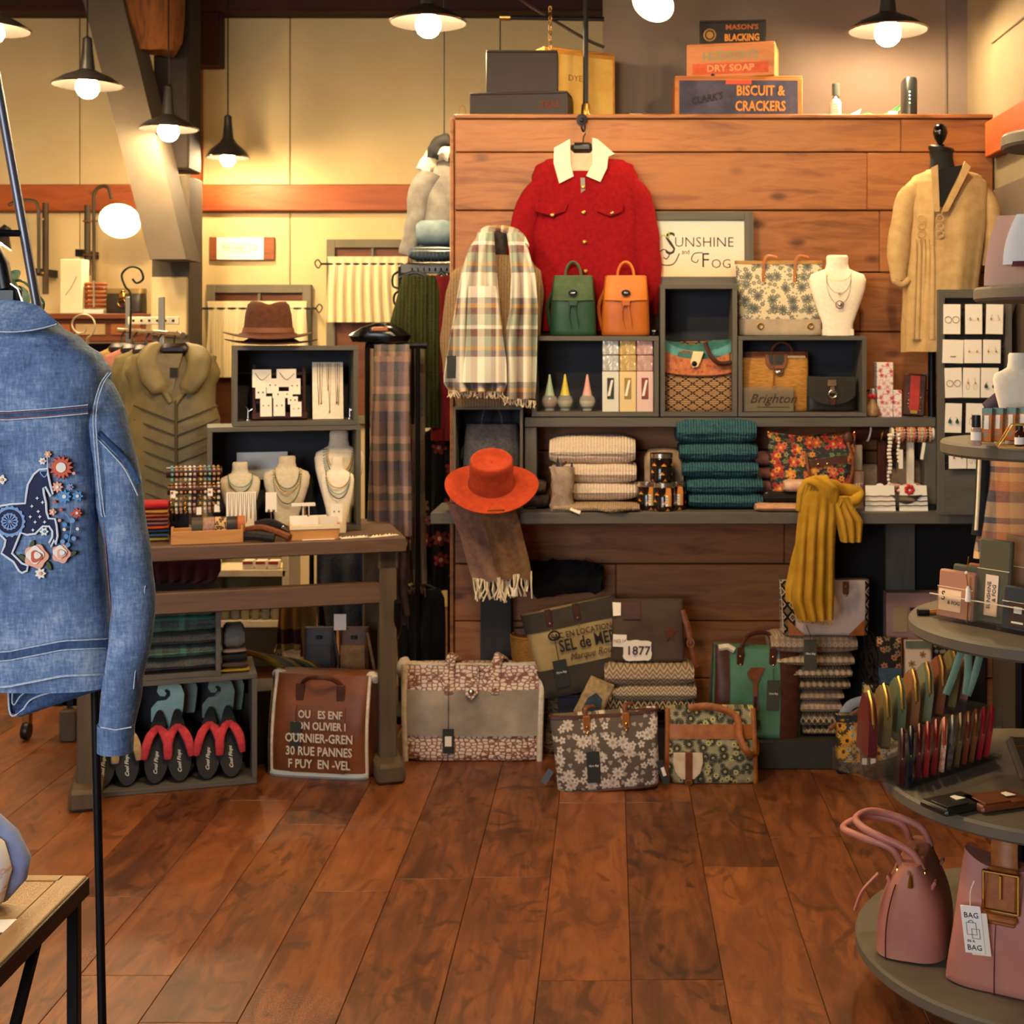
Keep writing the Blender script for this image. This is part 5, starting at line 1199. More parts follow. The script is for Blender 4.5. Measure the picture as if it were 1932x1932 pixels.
for r_, (y0, y1, xs_) in enumerate(cardrows):
    for c_, (x0, x1) in enumerate(xs_):
        kd = kinds[r_][c_]; w_, h = (x1-x0)*k, (y1-y0)*k
        q = P((x0+x1)/2, y0, 4.81)
        e = thing('earring_card', 'white card of %s, %s row %s on the grey stand' % (desc[kd], rown[r_], ordn[c_]), 'earring card', q, group='cards on the earring stand', rot=(0, R.uniform(-.03, .03), 0))
        MB().box((0, 0, -h/2), (w_, .0018, h), bev=.0004).build('card', m_card, e)
        if kd == 'hoop':
            for sx in (-1, 1): MB().tube([(sx*w_*.22+.19*w_*math.cos(i*pi/9), -.003, -h*.52+.19*w_*math.sin(i*pi/9)) for i in range(18)], .0009, 4, loop=True).build('hoop_earring', m_gold, e)
        elif kd == 'bar': MB().tube([(-.009, -.003, -h*.71), (0, -.003, -h*.72), (.009, -.003, -h*.7)], .0013, 5).build('bar_earring', m_brass, e)
        else:
            mt = {'green': m_emer, 'studo': m_amber, 'red': m_redb}.get(kd, m_gold)
            for sx in (-1, 1):
                b = MB(); zz_ = -h*(.62 if kd == 'green' else .5); sz = .0075 if kd == 'green' else .0038
                b.lathe([(.0003, -sz), (sz*.75, -sz*.6), (sz*.85, 0), (sz*.4, sz*.9), (.0003, sz*1.6)], 10, Matrix.Translation((sx*w_*.22, -.004, zz_)))
                if kd in ('drop', 'pale', 'red', 'fan', 'green'): b.tube([(sx*w_*.22, -.003, zz_+sz), (sx*w_*.2, -.003, zz_+.012), (sx*w_*.16, -.003, zz_+.016)], .0006, 4)
                if kd == 'pale': b.tube([(sx*w_*.22+.006*math.cos(i*pi/5), -.003, -h*.62+.012*math.sin(i*pi/5)) for i in range(10)], .0005, 4, loop=True)
                b.build('earring', mt, e)
# ================================================================ BAGS AND THROWS UNDER THE COUNTER
def tote(name, label, x0, x1, y0, y1, Y, d, mt, wt=1.0, dt=.35, p=6, sag=0, rz=0, tilt=0, lean=0, cat='tote bag', z=None, horn=0, jit=.003, belly=0):
    k = px(Y); w_, h = (x1-x0)*k, (y1-y0)*k
    q = P((x0+x1)/2, y1, Y); 
    o = thing(name, label, cat, V(q.x, Y+d/2, max(.001, q.z) if z is None else z), rot=(lean, tilt, rz))
    B = Bag(w_, h, d, wt, dt, p, sag, belly, horn); b = B.body('body', mt, o, nz=14, jit=jit) if mt else None
    return o, B, k, w_, h
def rivets(B, o, uv, off=.012, r=.0045, mt=None):
    for u, v in uv: MB().sphere(B.pt(u, v, off), r, 8, (1, .5, 1)).build('rivet', mt or m_brass, o)
def strap_end(B, o, u, v0, v1, mt, w_=.022, off=.006, name='strap_end'):
    a, c = B.pt(u, v0, off), B.pt(u, v1, off)
    MB().box((a+c)/2, (w_, .006, abs(c.z-a.z)), bev=.002).build(name, mt, o)
# ---- hide weekender
Yw = floorY(1437)
m_croc = croc('blush_croc_embossed', '#855139', '#e2c3a6', 48)
m_hide = mottle('grey_cowhide', '#85786c', '#b8a896', 6, .9, .4, bs=220)
o, B, k, w_, h = tote('hide_weekender', 'big blush croc weekender with grey hide panel on the floor', 760, 1022, 1258, 1437, Yw, .14, m_croc, 1.04, .5, 7, 4*px(Yw), z=.001)
B.patch('hide_panel', m_hide, o, -.93, .93, .27, .75, .005)
m_whf = mottle('white_fleece_piping', '#cdb9a2', '#e6d8c4', 60, .95, .4)
for sx in (-1, 1): MB().tube([B.pt(sx*.965, v/12, .004) for v in range(13)], .011, 8).build('corner_piping', m_whf, o)
MB().tube([B.pt(u/12, 1.0, -.01) for u in range(-12, 13)], .010, 8).build('rim_piping', m_whf, o)
for sx in (-1, 1): MB().sphere(B.pt(sx*.98, .93, -.03), .045, 14, (.6, .8, 1)).jitter(.008, 30).build('fleece_corner', m_whf, o)
for u in (-.33, .32):
    MB().tube(spline([B.pt(u, .72, .006), B.pt(u, .95, .008), V(B.pt(u, 1).x+.01, -.03, h+.03), V(B.pt(u, 1).x+.03, .03, h+.01)], 4), .018, 8, flat=.25).build('handle', m_croc, o)
    rivets(B, o, [(u, .78), (u, .88)], .016)
B.shape('closure_tab', m_croc, o, [(-.1, 1.02), (.09, 1.02), (.08, .74), (.0, .67), (-.09, .72)], .014, .006)
MB().sphere(B.pt(-.01, .75, .024), .012, 12, (1, .5, 1)).build('snap', m_chrome, o)
c = swing_tag(o, B.pt(-.33, .74, .02), .13, .042, .09, m_tag)
MB().box((0, -.002, -.045), (.024, .001, .036)).build('tag_label', m_card, c)
# ---- brown lettered tote
Yt = floorY(1462)
m_bt = mottle('chestnut_leather', '#5f3116', '#86481f', 7, .45, .12)
o, B, k, w_, h = tote('lettered_tote', 'chestnut leather tote with white French lettering beside the table leg', 510, 706, 1278, 1465, Yt-.03, .20, m_bt, .98, .5, 7, rz=-.16, z=.001)
m_camo = mottle('camo_canvas', '#2e2a1e', '#8a7350', 16, .9)
b = MB(); f = lambda a, c_: V(-B.half(c_)-.004, -B.dep(c_)*.85+2*B.dep(c_)*.85*a, B.zz(1, c_)); b.grid(f, 6, 10, .004).build('side_panel', m_camo, o)
for sx in (-1, 1): MB().tube([B.pt(sx*.965, v/12, .004) for v in range(13)], .006, 8).build('corner_piping', m_whf, o)
for sx in (-1, 1): MB().sphere(B.pt(sx*.97, .97, -.02), .028, 10, (1, .9, .7)).jitter(.008, 40).build('fleece_corner', m_whf, o)
MB().tube([B.pt(u/12*.95, .02, .004) for u in range(-12, 13)], .011, 8).build('base_binding', plain('clear_vinyl', '#a9b0b4', .2), o)
B.handle(m_leatherd, o, -.42, .42, .035, .90, .007, lean=-.03)
for u in (-.42, .42): strap_end(B, o, u, .92, .74, m_leatherd, .03, .006, 'handle_tab')
B.patch('lower_pocket', m_bt, o, -.55, .55, .04, .70, .006)
m_wl = plain('white_stencil', '#d9cdbb', .8)
for i, (s_, zv, sz) in enumerate([('OU   ES ENF', .63, .038), ('SON OLIVIER I', .52, .038), ('OURNIER-GREN', .40, .043), ('30 RUE PANNES', .27, .043), ('F PUY  EN -VEL', .14, .043)]):
    q = B.pt(.1, zv, .0125); text(s_, sz, m_wl, o, (w_*.03, q.y-.002, q.z), sx=.80, bold=.0007)
swing_tag(o, B.pt(-.42, .72, .02), .055, .04, .095, m_tag, 'Myra Bag', yo=-.012)
# ---- grey floral tote
Yf = floorY(1482)
m_gf = flowers('grey_white_flower_print', '#5d5147', [(44, 3, .36, .45, ['#a89888'], '#a89888'), (20, 8, .43, .55, ['#cfc0b2', '#c4b5a8'], '#a09080'), (30, 5, .38, .42, ['#cfc0b2'], '#8b7a6c')], .85)
o, B, k, w_, h = tote('grey_floral_tote', 'grey canvas tote with white flowers and brown strap tabs', 1050, 1243, 1342, 1482, Yf-.06, .15, m_gf, 1.07, .3, 5, 4*px(Yf), rz=.06, z=.001, tilt=-.06)
B.body('leather_rim', m_leatherd, o, 2, v0=.965, v1=1.0, off=.003); MB().tube([B.pt(u/12*.93, .012, .002) for u in range(-12, 13)], .006, 6).build('base_piping', m_leatherd, o)
for u in (-.33, .40):
    strap_end(B, o, u, 1.02, .76, m_tan, .024); rivets(B, o, [(u, .79), (u, .87)], .013, .006, m_gold)
    MB().tube(spline([B.pt(u, .98, .008), V(B.pt(u, 1).x, -.02, h+.02), V(B.pt(u, 1).x+.03, .03, h+.012)], 4), .008, 7, flat=.5).build('handle', m_leather, o)
swing_tag(o, B.pt(-.26, .74, .02), .045, .045, .105, m_tag, 'Myra Bag', yo=-.008)
o2 = o
MB().box(B.pt(-1.0, .2, .02)+V(-.03, -.01, 0), (.022, .002, .05), rot=(0, .6, 0)).build('side_tag', plain('blue_grey_card', '#5a6470', .8), o)
c = MB().box(B.pt(1.0, .18, .02)+V(.012, -.05, -.0), (.024, .002, .085), rot=(0, -.25, 0)).build('side_tag', m_tag, o); MB().box((0, 0, 0), (.012, .003, .03), rot=(0, -.25, 0)).build('tag_label', m_card, c, B.pt(1.0, .18, .02)+V(.014, -.051, .004))
# ---- messenger bag with half-moon pocket
m_md = flowers('olive_mandala_print', '#a39a72', [(26, 16, .5, .95, ['#2f2f2a'], '#a8a06a'), (40, 8, .45, .7, ['#bdb476', '#4b4a3e'], '#3a392f')], .85, base2='#8f8768')
o, B, k, w_, h = tote('mandala_messenger', 'olive mandala messenger bag with tan band and cream half-moon pocket', 1256, 1428, 1335, 1472, floorY(1474)-.03, .12, m_md, .97, .4, 7, cat='shoulder bag', z=.001)
B.patch('leather_band', m_tan, o, -.98, .98, .61, .80, .004)
for sx in (-1, 1): MB().tube([B.pt(sx*.975, v/12, .002) for v in range(13)], .009, 8).build('leather_edge', m_tan, o)
B.shape('half_moon_pocket', mottle('ivory_hide', '#cdb291', '#dfc8a8', 30, .9), o, [(-.84, .43), (-.2, .43), (-.19, .3), (-.25, .16), (-.38, .08), (-.52, .06), (-.68, .09), (-.8, .18), (-.85, .3)], .008, .004)
strap_end(B, o, -.5, .45, .02, m_leather, .025, .014, 'pocket_strap')
MB().tube([B.pt(-.5, .0, .016)+V(.012*math.cos(i*pi/6), 0, .010+.008*math.sin(i*pi/6)) for i in range(12)], .002, 5, loop=True).build('strap_ring', m_brass, o)
MB().tube(spline([B.pt(-.5, 1.0, .0), V(0, -.04, h+.01), B.pt(.55, .92, .02), B.pt(.62, .65, .03), B.pt(.8, .46, .035), B.pt(1.0, .36, .04), B.pt(1.05, .48, .02), B.pt(1.0, .62, 0)], 6), .013, 8, flat=.35).build('shoulder_strap', m_tan, o)
# ---- green key tote
m_gr = mottle('seafoam_canvas', '#3e6650', '#56806a', 8, .85, .15)
o, B, k, w_, h = tote('green_key_tote', 'seafoam green tote with brown sides and key emblem on the plinth', 1338, 1512, 1228, 1400, 4.93, .15, m_gr, .98, .35, 5, 8*px(4.9), rz=.12, tilt=.04, z=.103)
B.patch('left_side', m_leatherd, o, -1.0, -.66, .0, 1.0, .004, 8, 12); B.patch('right_side', m_leatherd, o, .48, 1.0, .0, 1.0, .004, 8, 12)
MB().tube([B.pt(-.9, .97, .0), B.pt(-.7, 1.0, .0), B.pt(-.55, .97, .0)], .012, 8).build('lining_roll', m_whf, o)
for u in (-.42, .32): strap_end(B, o, u, 1.02, .8, m_leatherd, .026); rivets(B, o, [(u, .83), (u, .92)], .013, .005, m_gold)
B.shape('key_emblem', m_leather, o, [(-.28, .74), (-.18, .80), (.12, .80), (.03, .70), (-.05, .62), (-.04, .48), (-.02, .32), (-.16, .32), (-.14, .48), (-.14, .64), (-.22, .68)], .006, .003)
B.shape('key_bit', m_ink, o, [(-.13, .48), (-.06, .48), (-.05, .22), (.02, .22), (.02, .16), (-.12, .16)], .008, .003)
swing_tag(o, B.pt(.3, .8, .02), .04, .045, .105, mottle('olive_tag', '#3c3a2f', '#46443a', 9, .8), 'Myra Bag', yo=-.01)
MB().tube(spline([B.pt(-.42, .98, .0), V(-.03, .0, h+.03), V(.05, .03, h+.03), B.pt(.32, .98, .0)], 5), .008, 7).build('handle', m_leatherd, o)
# ---- salt bag and 1877 bag behind
m_cv = mottle('faded_yellow_canvas', '#9a8152', '#b79d6b', 7, .85)
o, B, k, w_, h = tote('salt_tote', 'yellowed canvas tote lettered SEL de MER under the counter', 1025, 1180, 1130, 1290, 5.02, .14, m_cv, 1.18, .3, 6, 0, rz=.05, tilt=-.20, z=.25)
m_gcan = mottle('olive_grey_canvas', '#37312a', '#463e34', 12, .9)
B.body('grey_top', m_gcan, o, 3, v0=.78, v1=1.0, off=.003); B.body('grey_base', m_gcan, o, 3, v0=0, v1=.34, off=.003)
q = B.pt(0, .58, .008); text('SEL de MER', .062, m_ink, o, (.045, q.y-.004, q.z), sx=.70, bold=.001)
q = B.pt(0, .44, .008); text('Marque Rouge', .036, plain('brown_script_ink', '#4d3a24', .8), o, (.06, q.y-.002, q.z), shear=.4, sx=.85)
q = B.pt(0, .70, .008); text('SAC EN LOCATION', .032, m_ink, o, (.03, q.y-.002, q.z), sx=.8)
for u in (-.45, .15): strap_end(B, o, u, 1.03, .72, m_leatherd, .024); rivets(B, o, [(u, .86), (u, .78)], .013)
swing_tag(o, B.pt(-.42, .73, .02), .09, .05, .10, m_tag, 'Myra Bag', yo=-.01)
MB().tube([B.pt(-.42, .72, .016)+V(.02*math.cos(i*pi/6), 0, .016*math.sin(i*pi/6)) for i in range(12)], .003, 5, loop=True).build('strap_ring', m_blackm, o)
m_br = mottle('umber_canvas', '#43342a', '#574538', 10, .9)
o, B, k, w_, h = tote('patch_satchel', 'umber canvas satchel with frayed 1877 patch on the chevron throws', 1152, 1292, 1146, 1258, 4.98, .11, m_br, .96, .5, 6, z=.368, cat='shoulder bag')
B.shape('leather_flap', m_leatherd, o, [(-.72, 1.0), (-.2, 1.0), (-.2, .72), (-.68, .72)], .004, .003)
B.shape('cream_corner', m_card, o, [(-.99, .98), (-.75, .98), (-.75, .78), (-.96, .76)], .005, .002)
B.shape('number_patch', m_card, o, [(-.95, .46), (-.58, .46), (-.58, .26), (-.95, .26)], .004, .003)
q = B.pt(-.76, .36, .008); text('NO.14', .018, m_leatherd, o, (q.x, q.y-.001, q.z), sx=.9)
rr = random.Random(4); out = []
for i in range(28):
    a = i/28*2*pi; out.append((-.28+.38*max(-1, min(1, 1.25*math.cos(a)))*(1+rr.uniform(-.04, .04)), .2+.17*max(-1, min(1, 1.25*math.sin(a)))*(1+rr.uniform(-.06, .06))))
B.shape('frayed_patch', m_card, o, out, .006, .003)
q = B.pt(-.26, .2, .0105); text('1877', .044, m_leatherd, o, (q.x, q.y-.001, q.z), sx=1.0, bold=.0004)
B.shape('faded_star', plain('faded_red_print_star', '#5a2a1e', .9), o, [(.62, .62), (.66, .54), (.8, .53), (.69, .46), (.73, .36), (.62, .42), (.5, .36), (.55, .46), (.44, .53), (.57, .54)], .003, .001)
MB().tube(spline([B.pt(.97, .85, 0), V(B.half(.5)+.015, -.04, h*.55), V(B.half(.3)+.03, -.05, h*.2), V(B.half(0)+.045, -.05, -.02)], 5), .011, 7, flat=.35).build('shoulder_strap', m_leather, o)
MB().tube([V(B.half(.3)+.022, -.062, h*.33)+V(.013*math.cos(i*pi/4), 0, .016*math.sin(i*pi/4)) for i in range(8)], .003, 5, loop=True).build('strap_buckle', m_brass, o)
# ---- chevron throws
k = px(4.93)
chev = [chevron('black_tan_chevron', '#2a221c', '#a58e6d', .022, .02, 1.0), chevron('grey_cream_chevron', '#7d6a57', '#b9a283', .022, .013, 1.0), chevron('taupe_cream_chevron', '#7a6654', '#b39a7c', .026, .016, 1.0)]
for i, (x0, x1, y0, y1) in enumerate([(1130, 1312, 1318, 1352), (1155, 1314, 1290, 1330), (1140, 1310, 1256, 1300)]):
    z = P(0, y1, 4.93).z
    folded('chevron_throw', 'chevron weave throw, %s of the pile under the 1877 satchel' % ['dark bottom one', 'middle', 'top'][i], 'throw', chev[i], V(P((x0+x1)/2, 0, 4.95).x, 5.03, max(z, .17+.0*i)), (x1-x0)*k, .2, (y1-y0)*k, 61+i, 'chevron throws')
o = thing('throw_box', 'low dark box carrying the chevron throws behind the floral tote', 'box', V(P(1220, 0, 5.06).x, 5.06, .001)); MB().box((0, 0, .08), (.36, .2, .16), bev=.004).build('box_body', m_greyin, o); MB().box((0, 0, .158), (.37, .21, .012), bev=.002).build('box_lid', m_greyin, o)
o, B, k, w_, h = tote('denim_pouch', 'small tan lace pouch with blue centre leaning on the throws', 1078, 1132, 1268, 1345, 4.87, .05, mottle('tan_lace_trim', '#8e7350', '#c0a272', 60, .9, .4), .9, .4, 5, tilt=.42, cat='pouch', z=.19)
B.shape('blue_panel', mottle('slate_blue_cloth', '#2b3942', '#3c4c56', 30, .8), o, [(-.5, .5), (-.1, .7), (.5, .62), (.75, .3), (.55, .1), (-.2, .06), (-.55, .2)], .003, .002)
o, B, k, w_, h = tote('woven_basket_tote', 'dark striped woven basket bag between the weekender and floral tote', 1018, 1110, 1270, 1420, 5.1, .12, None, .95, .5, 5, z=.001)
t = NT('dark_jute_weave'); n1 = t.noise(1, 3, .6, t.scale((30, 30, 130)), 2.0); m_jute = t.done(t.ramp(n1, [(.42, '#231b12'), (.55, '#7a6340')]), .9); B.body('body', m_jute, o)
o = thing('support_box', 'plain dark box hidden under the salt tote', 'box', V(P(1105, 0, 5.12).x, 5.13, .001)); MB().box((0, 0, .11), (.2, .14, .22), bev=.004).build('box_body', m_greyin, o); MB().box((0, 0, .224), (.21, .15, .01), bev=.002).build('box_lid', m_greyin, o)
o = thing('wicker_basket', 'honey wicker basket half hidden behind the weekender', 'basket', V(P(1003, 0, 5.12).x, 5.125, .335)); k = px(5.1)
MB().lathe([(.065, 0), (.075, .02), (.08, .09), (.077, .1), (.072, .09), (.06, .02)], 22).build('basket_body', m_straw, o)
MB().lathe([(.078, .094), (.082, .1), (.077, .106), (.072, .1)], 22).build('basket_rim', m_straw, o)
MB().lathe([(.022, 0), (.022, -.334), (.0005, -.334)], 12, Matrix.Translation((0, .06, 0))).build('basket_stand', m_crated, o)
o, B, k, w_, h = tote('brown_boot_bag', 'plain brown leather pouch standing by the charcoal support leg', 968, 1010, 1150, 1228, 5.13, .08, mottle('aged_brown_leather', '#3a1f12', '#5b3319', 10, .5), .95, .5, 4, cat='pouch', z=.30)
B.patch('fold_over', m_leather, o, -.95, .95, .62, 1.0, .004)
o = thing('fur_wrap', 'black fur wrap draped behind the salt tote', 'fur wrap', V(P(1060, 0, 5.15).x, 5.15, .585)); b = MB(); slab(b, (0, 0, .06), .30, .1, .12, 5, 2.2, wob=.3); b.jitter(.02, 30); b.build('fur', mottle('black_fur', '#0b0a0b', '#161416', 80, .95, .8), o)
rr = random.Random(2); b = MB()
for i in range(220):
    c = V(rr.uniform(-.15, .15), rr.uniform(-.06, .0), .05+rr.uniform(-.03, .07)); b.tube([c, c+V(rr.uniform(-.02, .02), rr.uniform(-.03, 0), rr.uniform(.005, .03))], [.0016, .0003], 4)
b.build('fur_strands', mottle('black_fur_tips', '#121012', '#1d1a1c', 80, .95), o, kind='stuff')
# ---- plinth and diamond throws
o = thing('low_plinth', 'low charcoal plinth on the floor under the green tote', 'plinth', V(P(1470, 0, 4.97).x, 5.0, .001)); k = px(4.91)
MB().box((P(1345, 0, 4.91).x/2+P(1600, 0, 4.91).x/2-o.location.x, 0, .05), (255*k, .18, .099), bev=.003).build('plinth_body', mottle('charcoal_stained_wood', '#26231f', '#322e29', 12, .7), o)
dm = [diamonds('dark_cream_diamonds', '#8f7d65', '#2b241f', '#55493d', .022), diamonds('charcoal_diamonds', '#a18d72', '#2e2721', '#3a322b', .021), diamonds('pale_taupe_diamonds', '#a58d74', '#b8a389', '#8f7862', .02), diamonds('pale_taupe_diamonds_b', '#9c856d', '#b09a80', '#8c7660', .02), diamonds('brown_dark_diamonds', '#7d6a55', '#2a231e', '#a08b70', .022), diamonds('tan_dark_diamonds', '#94806a', '#33291f', '#b59f83', .022), diamonds('sand_brown_diamonds', '#a99072', '#6f5a45', '#bba587', .022), diamonds('light_taupe_diamonds', '#96806a', '#b9a58c', '#8a745e', .021)]
ys = [1386, 1371, 1345, 1321, 1302, 1280, 1256, 1232, 1195]; nm = ['lowest', 'second', 'third', 'fourth', 'fifth', 'sixth', 'seventh', 'topmost']
k = px(4.98); z = .103
for i in range(8):
    h = (ys[i]-ys[i+1])*k*.985; x0 = [1515, 1505, 1505, 1500, 1490, 1480, 1465, 1455][i]; x1 = [1580, 1590, 1588, 1592, 1604, 1608, 1612, 1618][i]
    folded('diamond_throw', 'diamond weave throw, %s from the plinth in the tall pile' % nm[i], 'throw', dm[i], V(P((x0+x1)/2, 0, 4.98).x, 5.07, z), (x1-x0)*k, .2, h, 71+i, 'diamond throws', wob=.04); z += h
o = thing('throw_fringe_side', 'dark fringed ends of the throws hanging right of the pile', 'fringe', V(P(1640, 0, 5.05).x, 5.07, .1))
b = MB(); rr = random.Random(8)
for i in range(160):
    c = V(-.03+rr.uniform(0, .045), rr.uniform(-.09, .05), rr.uniform(.05, .36)); b.tube([c, c+V(rr.uniform(0, .02), rr.uniform(-.01, .01), -.03), c+V(rr.uniform(.0, .03), rr.uniform(-.01, .01), -.06)], .0018, 4)
b.build('fringe', mottle('dark_fringe', '#1f1813', '#3a2d23', 80, .95), o, kind='stuff')
# ---- white tote on the pile
o, B, k, w_, h = tote('white_tote', 'white canvas tote with black kilim sides on top of the diamond throws', 1478, 1640, 1092, 1192, 4.98, .13, mottle('white_canvas', '#b9a295', '#cbb5a8', 8, .85), 1.06, .4, 6, z=z+.001)
m_kl = diamonds('black_cream_kilim', '#15110e', '#b79e78', '#6b5a44', .035)
B.patch('kilim_side', m_kl, o, -1.0, -.72, 0, 1.0, .005, 8, 12); B.patch('kilim_side', m_kl, o, .9, 1.0, 0, 1.0, .005, 6, 12)
for sx in (-1, 1): B.shape('leather_corner', m_tan, o, [(sx*.88, .0), (sx*.5, .0), (sx*.88, .3)], .006, .003)
strap_end(B, o, .45, 1.0, .7, m_leather, .022); rivets(B, o, [(.45, .75), (.45, .9)])
swing_tag(o, B.pt(-.47, .2, .01), .03, .046, .11, mottle('olive_tag_b', '#3c3a2f', '#46443a', 9, .8), 'Myra Bag', yo=-.10)
# ---- sunflower and floral bags at the right
m_sf = flowers('sunflower_print', '#3b3520', [(26, 4, .45, .9, ['#8d7a36', '#6b6a3a', '#a98a3c'], '#5b5a30'), (20, 14, .5, .75, ['#c98a1c', '#d39a2c', '#b9781c'], '#2a1a0c'), (40, 5, .4, .5, ['#9aa0a0', '#d0a03a'], '#555040')], .8)
m_nv = mottle('midnight_cloth', '#12151a', '#1d2228', 30, .85)
for i, (x0, x1, y0, y1, Y, lb) in enumerate([(1580, 1636, 1362, 1470, 4.86, 'sunflower print pouch nearest the plinth'), (1642, 1706, 1362, 1478, 4.84, 'sunflower print pouch next to the round display table')]):
    o, B, k, w_, h = tote('sunflower_bag', lb, x0, x1, y0, y1, Y, .07, m_sf, .98, .5, 6, cat='pouch', z=.001)
    B.body('dark_base', m_nv, o, 2, v0=0, v1=.2, off=.002); B.body('dark_top', m_nv, o, 2, v0=.88, v1=1.0, off=.002)
    c = MB().box(B.pt(.75 if i == 0 else -.9, .3, .02), (.03, .002, .085)).build('tag', m_tag, o)
    MB().box((0, 0, 0), (.017, .003, .022)).build('tag_label', m_card, c, B.pt(.75 if i == 0 else -.9, .25, .0215))
o, B, k, w_, h = tote('sunflower_bag', 'larger sunflower bag with pale flap leaning behind the pouches', 1630, 1720, 1318, 1455, 4.97, .09, m_sf, .98, .5, 6, cat='shoulder bag', z=.02)
B.patch('cream_flap', flowers('cream_sunflower_print', '#c4a36c', [(40, 6, .4, .7, ['#a8642c', '#8d6a2c'], '#5b3a18')], .8), o, -.97, .97, .7, 1.0, .006); B.patch('dark_band', m_nv, o, -.97, .97, .5, .7, .007)
ptube('strap', mottle('silver_grey_strap', '#7f8288', '#9a9aa0', 20, .5), o, [(1590, 1350), (1605, 1330), (1630, 1322), (1660, 1318)], 4.92, .018, flat=.3, yo=0)
ptube('strap', m_leather, o, [(1565, 1375), (1600, 1352), (1640, 1330), (1665, 1316)], 4.9, .009, flat=.4)
fl = [('dark phone bag with peach flowers and denim pocket', 1656, 1703, 1205, 1305, 5.0, flowers('peach_on_black_print', '#1d1a17', [(34, 6, .45, .8, ['#a5684a', '#7d6a4c', '#c08a66'], '#3a2418')], .8), mottle('denim_pocket', '#2f4350', '#405866', 60, .9)),
      ('cream phone bag with magenta flower beside the dark one', 1708, 1758, 1210, 1308, 4.99, flowers('cream_blossom_print', '#c9b197', [(30, 6, .42, .7, ['#8a6d4e', '#a05a4a', '#6d7a5a'], '#5d3a2a')], .8), None),
      ('dark ditsy floral phone bag behind the round table edge', 1762, 1800, 1210, 1300, 5.02, flowers('ditsy_dark_print', '#171310', [(60, 5, .45, .6, ['#7d6a4c', '#8f7d5f'], '#3a2f22')], .8), None)]
zs2 = .30
o = thing('gift_set_box', 'pink window gift box standing behind the phone bags', 'gift box', V(P(1725, 0, 5.12).x, 5.12, .001)); k = px(5.1)
Hh = P(0, 1118, 5.1).z
MB().box((0, 0, Hh/2), (112*k, .06, Hh), bev=.002).build('box_body', mottle('dusty_pink_box', '#8d6a62', '#a07c72', 9, .6), o)
for i, (c1, z_) in enumerate([('#a58c66', Hh-.10), ('#6e2d1a', Hh-.21)]): MB().box((-30*k, -.032, z_), (28*k, .004, .09), bev=.001).build('window', plain('window_set_%d' % i, c1, .12), o)
MB().box((18*k, -.032, Hh-.06), (60*k, .003, .012), bev=.001).build('dark_strip', m_ink, o)
for i, (lb, x0, x1, y0, y1, Y, mt, m2) in enumerate(fl):
    o, B, k, w_, h = tote('phone_bag', lb, x0, x1, y0, y1, Y, .04, mt, 1.0, .6, 7, cat='shoulder bag', z=P(0, y1, Y).z)
    if m2: B.patch('denim_pocket', m2, o, -.95, .95, .0, .45, .004)
    if i == 1:
        B.shape('magenta_flower', plain('magenta_print', '#a3284a', .8), o, [(.25+.45*(1+.25*math.cos(7*a))*math.cos(a), .22+.2*(1+.25*math.cos(7*a))*math.sin(a)) for a in [j*2*pi/28 for j in range(28)]], .002, .001); B.patch('green_top', mottle('sage_print', '#4c5648', '#5f6558', 20, .9), o, -.97, .97, .86, 1.0, .004)
    if i == 0: B.patch('leather_side', m_leather, o, .9, 1.0, 0, 1, .004)
o = thing('bag_riser', 'dark wooden riser box under the phone bags', 'riser', V(P(1730, 0, 5.03).x, 5.03, .001)); MB().box((0, 0, .15), (.34, .1, .27), bev=.004).build('riser_body', m_crated, o); MB().box((0, 0, .267), (.35, .11, .01), bev=.002).build('riser_top', m_crated, o)
# ================================================================ THE DISPLAY TABLE AT THE LEFT
TA = math.radians(16.5); TC = V(-.712, 4.81, 0); TZ = .84
tu, tv = V(math.cos(TA), math.sin(TA), 0), V(-math.sin(TA), math.cos(TA), 0)
def TX(x, ly):
    m = (x-CX)/F; return (m*(TC.y+ly*tv.y)-TC.x-ly*tv.x)/(tu.x-m*tu.y)
def TP(x, ly, z): return TC+tu*TX(x, ly)+tv*ly+V(0, 0, z)
def TZp(x, y, ly):
    q = TP(x, ly, 0); return EH-(y-CY)/F*q.y
def tw(x0, x1, ly): return TX(x1, ly)-TX(x0, ly)
m_tt = wood('weathered_table_wood', '#4d382a', '#6f5442', axis=0, sc_=1.5, rough=.6)
m_tl = wood('weathered_leg_wood', '#4a3c2c', '#63513c', axis=2, sc_=1.5, rough=.65)
tab = thing('display_table', 'weathered wooden trestle table holding the jewellery crates', 'table', TC, TA)
LT = 1.13
for i in range(3): MB().box((-LT/2, .1+.2*i, TZ-.024), (LT, .198, .048), bev=.003).build('top_plank', m_tt, tab)
for x in (-.06, -LT+.08):
    for y in (.06, .54): MB().box((x, y, (TZ-.05+.05)/2), (.06, .06, TZ-.10), bev=.004).build('leg', m_tl, tab)
    MB().box((x, .3, TZ-.08), (.07, .54, .06), bev=.003).build('cross_bar', m_tl, tab)
    MB().box((x, .28, .035), (.10, .68, .07), bev=.012).build('foot', m_tl, tab)
    b = MB(); b.tube(spline([(x+.03, .0, .62), (x+.035, .06, .5), (x+.03, .16, .46)], 4), .014, 8).build('iron_brace', m_blackm, tab)
MB().box((-LT/2, .06, .645), (LT-.16, .05, .072), bev=.004).build('stretcher', m_tt, tab)
